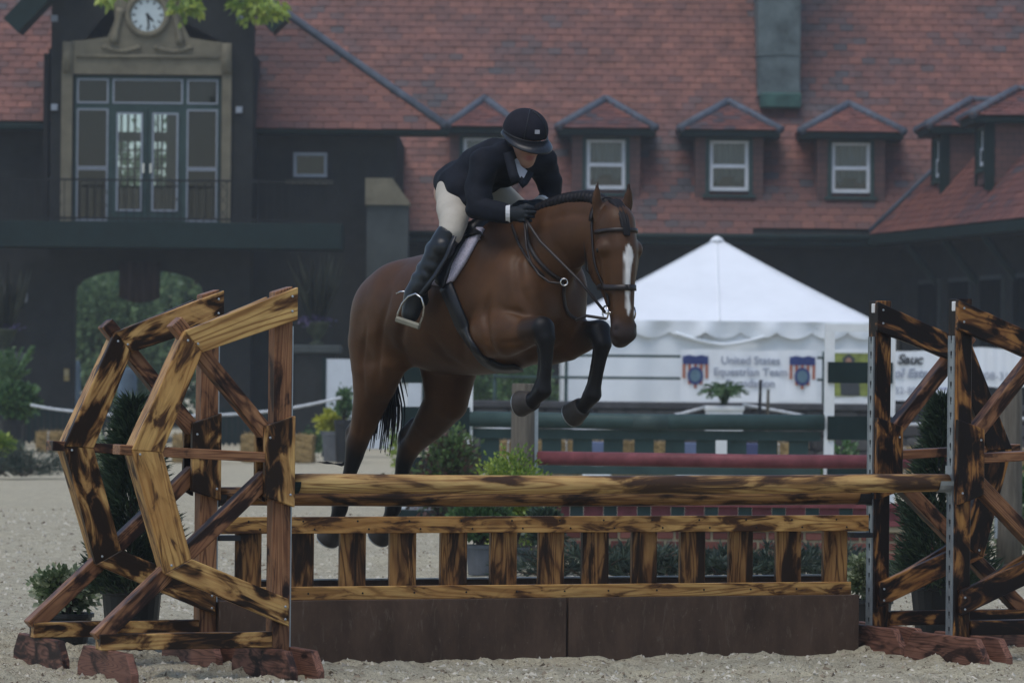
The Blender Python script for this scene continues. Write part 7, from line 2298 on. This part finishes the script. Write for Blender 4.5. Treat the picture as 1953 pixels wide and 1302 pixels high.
# lapels with the pale shirt between them
def RJ(px, py, r): return HP(px, py, r) - RB
V = [RJ(978, 300, .075), RJ(988, 312, .055), RJ(1006, 326, .02), RJ(1000, 338, .05), RJ(990, 352, .11), RJ(982, 330, .10)]
Vb = [v + Vector((0.0, 0.05, 0)) for v in V]
ob('shirt', mesh_np('shirt', V + Vb, [tuple(range(6)), tuple(range(11, 5, -1))] + [(i, (i + 1) % 6, (i + 1) % 6 + 6, i + 6) for i in range(6)], M['shirt']), body)
stk = Sdf(0.007)
stk.chain([(RH(-0.02, 0, -0.115), .058), (HP(984, 310, 0.02), .060)], (0.4, 0.4, 0.45), 0.02)
cloth('stock_collar', stk, M['shirt'])
for side_pts in ([(968, 290, .10), (974, 312, .125), (979, 332, .15), (985, 347, .15)], [(1010, 326, -.02), (1004, 338, .03), (999, 346, .07), (991, 352, .12)]):
    lp_ = [HP(*q) for q in side_pts]
    Vr, Fr = ribbon([(p, (CAM - p).normalized()) for p in lp_], 0.05, 0.008)
    ob('lapel', mesh_np('lapel', [v - RB for v in Vr], Fr, M['jacket'], True), body)
# number tag on the back
ob('number_tag', MB().add([RJ(905, 289, .07), RJ(925, 283, .03), RJ(926, 287, .10), RJ(906, 294, .13)] + [p - Vector((0, 0, .006)) for p in (RJ(905, 289, .07), RJ(925, 283, .03), RJ(926, 287, .10), RJ(906, 294, .13))],
   [(0, 1, 2, 3), (7, 6, 5, 4), (0, 4, 5, 1), (1, 5, 6, 2), (2, 6, 7, 3), (3, 7, 4, 0)]).mesh('number_tag', M['cuff']), body)
# breeches
b3 = Sdf(0.010)
b3.chain([(HP(874, 364, .04), .105), (HP(870, 366, .11), .108), (HP(865, 398, .20), .090), (HP(865, 424, .275), .073), (HP(861, 446, .318), .062)], BRE, 0.035)
b3.chain([mir_ for mir_ in [(mirror(HP(870, 366, .11)), .108), (mirror(HP(865, 398, .20)), .090), (mirror(HP(861, 446, .318)), .062)]], BRE, 0.04)
bre = cloth('breeches', b3, M['breech'])
wrinkle(bre, 0.006, lambda f, r_, z: vnoise((f - z) * 14, (f + z) * 5 + r_ * 6, 85))
# boots
def boot(mir):
    mm = mirror if mir else (lambda p: p)
    bt_ = Sdf(0.008)
    bt_.chain([(mm(HP(858, 444, .322)), .066), (mm(HP(846, 462, .345)), .066), (mm(HP(830, 490, .375)), .061), (mm(HP(812, 522, .40)), .050), (mm(HP(798, 546, .415)), .043), (mm(HP(790, 562, .42)), .048)], BOOT, 0.02)
    bt_.chain([(mm(HP(792, 560, .41)), .050), (mm(HP(787, 582, .42)), .054), (mm(HP(783, 598, .43)), .048), (mm(HP(782, 605, .435)), .036)], BOOT, 0.03)
    bt_.chain([(mm(HP(800, 560, .39)), .04), (mm(HP(806, 572, .375)), .032)], BOOT, 0.03)
    for i, (px, py, r_) in enumerate(((806, 530, .41), (803, 537, .412), (800, 545, .415), (796, 552, .418), (818, 512, .39), (838, 476, .36))):
        p = mm(HP(px, py, r_)); bt_.chain([(p + FWD * 0.03 + UPV * 0.01, (.045, .041, .045, .042, .052, .061)[i]), (p - FWD * 0.025 - UPV * 0.005, (.045, .041, .045, .042, .052, .061)[i])], BOOT, 0.006)
    # open cuff at the knee
    cut = mm(HP(853, 440, .32)); ax_ = (mm(HP(846, 462, .345)) - mm(HP(864, 434, .305))).normalized()
    ca = np.array(cut); an_ = np.array(ax_)
    o = ob('boot', bt_.mesh('boot', M['boot'], 1, None, RB, clip=lambda Q: -((Q - ca) @ an_)), body)
    return o
b_r = boot(False); boot(True)
sp_ = [HP(775, 556, .43), HP(764, 556, .44), HP(756, 560, .445)]
MB().tube([p - RB for p in sp_], 0.005, 5).build('spur', M['steel'], b_r, sm=True)
# gloved hands closed on the reins
GL = (0.014, 0.017, 0.020)
def glove(wr, kn, side, name):
    g = Sdf(0.0055)
    d = (kn - wr).normalized()
    lat = side; dn = d.cross(lat).normalized()
    dn = dn if dn.z < 0 else -dn
    pal = wr + d * 0.085
    g.chain([(wr + d * 0.005, .036), (wr + d * 0.045, .040), (pal, .040)], GL, 0.015)
    for i in range(4):                         # fingers curl down round the rein
        b0 = pal + d * (0.012 - 0.010 * abs(i - 1.2)) - dn * (0.030 - 0.0215 * i) + lat * 0.018
        ln = (0.036, 0.040, 0.037, 0.030)[i]
        k1 = b0 + d * ln * 0.95 + lat * 0.006; k2 = k1 + d * 0.010 - lat * 0.034; k3 = k2 - d * 0.030 - lat * 0.006
        g.chain([(b0, .0115), (k1, .0108), (k2, .0100), (k3, .0090)], GL, 0.003)
    t0 = wr + d * 0.055 - dn * 0.034 - lat * 0.012   # thumb on top, from the side of the palm
    g.chain([(t0, .014), (t0 + d * 0.035 - dn * 0.010, .0125), (t0 + d * 0.068 + dn * 0.004 - lat * 0.004, .0105)], GL, 0.006)
    return cloth(name, g, M['glove'], 1)
glove(wr_r, HP(1003, 408, .17), RGT, 'glove')
glove(wr_l, HP(1012, 396, -.11), -RGT, 'glove')
for wr, nx2 in ((HP(967, 408, .21), HP(972, 408, .20)), (HP(1034, 389, -.185), wr_l)):
    d = (nx2 - wr).normalized()
    cf_ = MB().tube([wr - RB - d * 0.006, wr - RB + d * 0.016], 0.047, 16)
    cf_.build('cuff', M['cuff'], body, sm=False)
# helmet
hl = Sdf(0.008)
HC = (0.012, 0.012, 0.018)
hl.ell(RH(-0.012, 0, 0.052), (.132, .112, .100), HC, 0.02, RAX)
hl.ell(RH(-0.03, 0, 0.025), (.118, .110, .085), HC, 0.02, RAX)
hcut = np.array(RH(0, 0, 0.018)); hn_ = np.array(RUV * 0.97 - RAV * 0.10)
helm = ob('helmet', hl.mesh('helmet', M['velvet'], 1, None, RB, clip=lambda Q: -((Q - hcut) @ hn_)), body)
V, F = [], []
NB = 25
for k in range(NB):
    th_ = R(-118) + R(236) * k / (NB - 1)
    c, s_ = math.cos(th_), math.sin(th_)
    pk_ = 0.012 + 0.062 * max(0, c) ** 1.4
    for (t, z) in ((0.0, 0.026), (1.0, 0.004 - 0.012 * max(0, c)), (1.0, -0.003 - 0.012 * max(0, c)), (0.0, 0.008)):
        V.append(RH(-0.012 + (0.130 + pk_ * t) * c, (0.111 + pk_ * t * 0.8) * s_, z) - RB)
for k in range(NB - 1):
    for q in range(4): F.append((4 * k + q, 4 * k + 4 + q, 4 * k + 4 + (q + 1) % 4, 4 * k + (q + 1) % 4))
F.append((0, 1, 2, 3)); F.append((4 * NB - 1, 4 * NB - 2, 4 * NB - 3, 4 * NB - 4))
me = mesh_np('brim', V, F, M['leather'], True)
ob('brim', me, helm)
MB().tube([RH(-0.012 + 0.133 * math.cos(t), 0.113 * math.sin(t), 0.026) - RB for t in np.linspace(R(-150), R(150), 40)], 0.004, 6).build('trim_band', M['leather'], helm, sm=True)
def on_helm(th_, el, lift=0.002):
    d = RAV * math.cos(th_) * math.cos(el) + RRV * math.sin(th_) * math.cos(el) + RUV * math.sin(el)
    q = Vector((d.dot(RAV) / .132, d.dot(RRV) / .112, d.dot(RUV) / .100))
    return RH(-0.012, 0, 0.052) + d * (1 / q.length + lift)
for t0 in (R(28), R(-28)):
    MB().tube([on_helm(t0, e_) - RB for e_ in np.linspace(R(-8), R(88), 14)], 0.0022, 5).build('seam_piping', M['leather'], helm, sm=True)
q0 = [on_helm(R(a_), R(e_), 0.004) - RB for a_, e_ in ((6, 8), (-6, 8), (-6, 17), (6, 17))]
q1 = [on_helm(R(a_), R(e_), 0.000) - RB for a_, e_ in ((6, 8), (-6, 8), (-6, 17), (6, 17))]
emb = ob('emblem', mesh_np('emblem', q0 + q1, [(0, 1, 2, 3), (7, 6, 5, 4), (0, 4, 5, 1), (1, 5, 6, 2), (2, 6, 7, 3), (3, 7, 4, 0)], mat_plain('emblem_silver', (0.32, 0.32, 0.34), 0.4, 0.3, 60)), helm)
# chin harness and hair
for sg in (1, -1):
    MB().tube([RH(-0.02, sg * 0.100, 0.03) - RB, RH(0.0, sg * 0.080, -0.05) - RB, RH(0.03, sg * 0.052, -0.105) - RB, RH(0.048, 0, -0.134) - RB], 0.007, 6).build('chin_strap', M['leather'], helm, sm=True)
hr = Sdf(0.008)
hr.ell(RH(-0.055, 0, -0.015), (.075, .088, .060), (0.02, 0.014, 0.010), 0.02, RAX)
hr.ell(RH(-0.105, 0.0, -0.035), (.035, .045, .035), (0.02, 0.014, 0.010), 0.03, RAX)
cloth('hair', hr, mat_plain('dark_hair', (0.022, 0.015, 0.011), 0.55, 0.3, 40), 1)
HAZE = 0.0006
# ================================================================== HAZE
hz = MB().box(-60, 60, -3, 140, -1.5, 22.0)
hm = bpy.data.materials.new('mist'); hm.use_nodes = True
hn = hm.node_tree
hn.nodes.remove(hn.nodes['Principled BSDF'])
pv = hn.nodes.new('ShaderNodeVolumePrincipled')
pv.inputs['Color'].default_value = (0.86, 0.93, 1.0, 1)
pv.inputs['Density'].default_value = HAZE
pv.inputs['Anisotropy'].default_value = 0.2
hn.links.new(pv.outputs[0], hn.nodes['Material Output'].inputs['Volume'])
hz.build('haze', hm, None, kind='stuff')
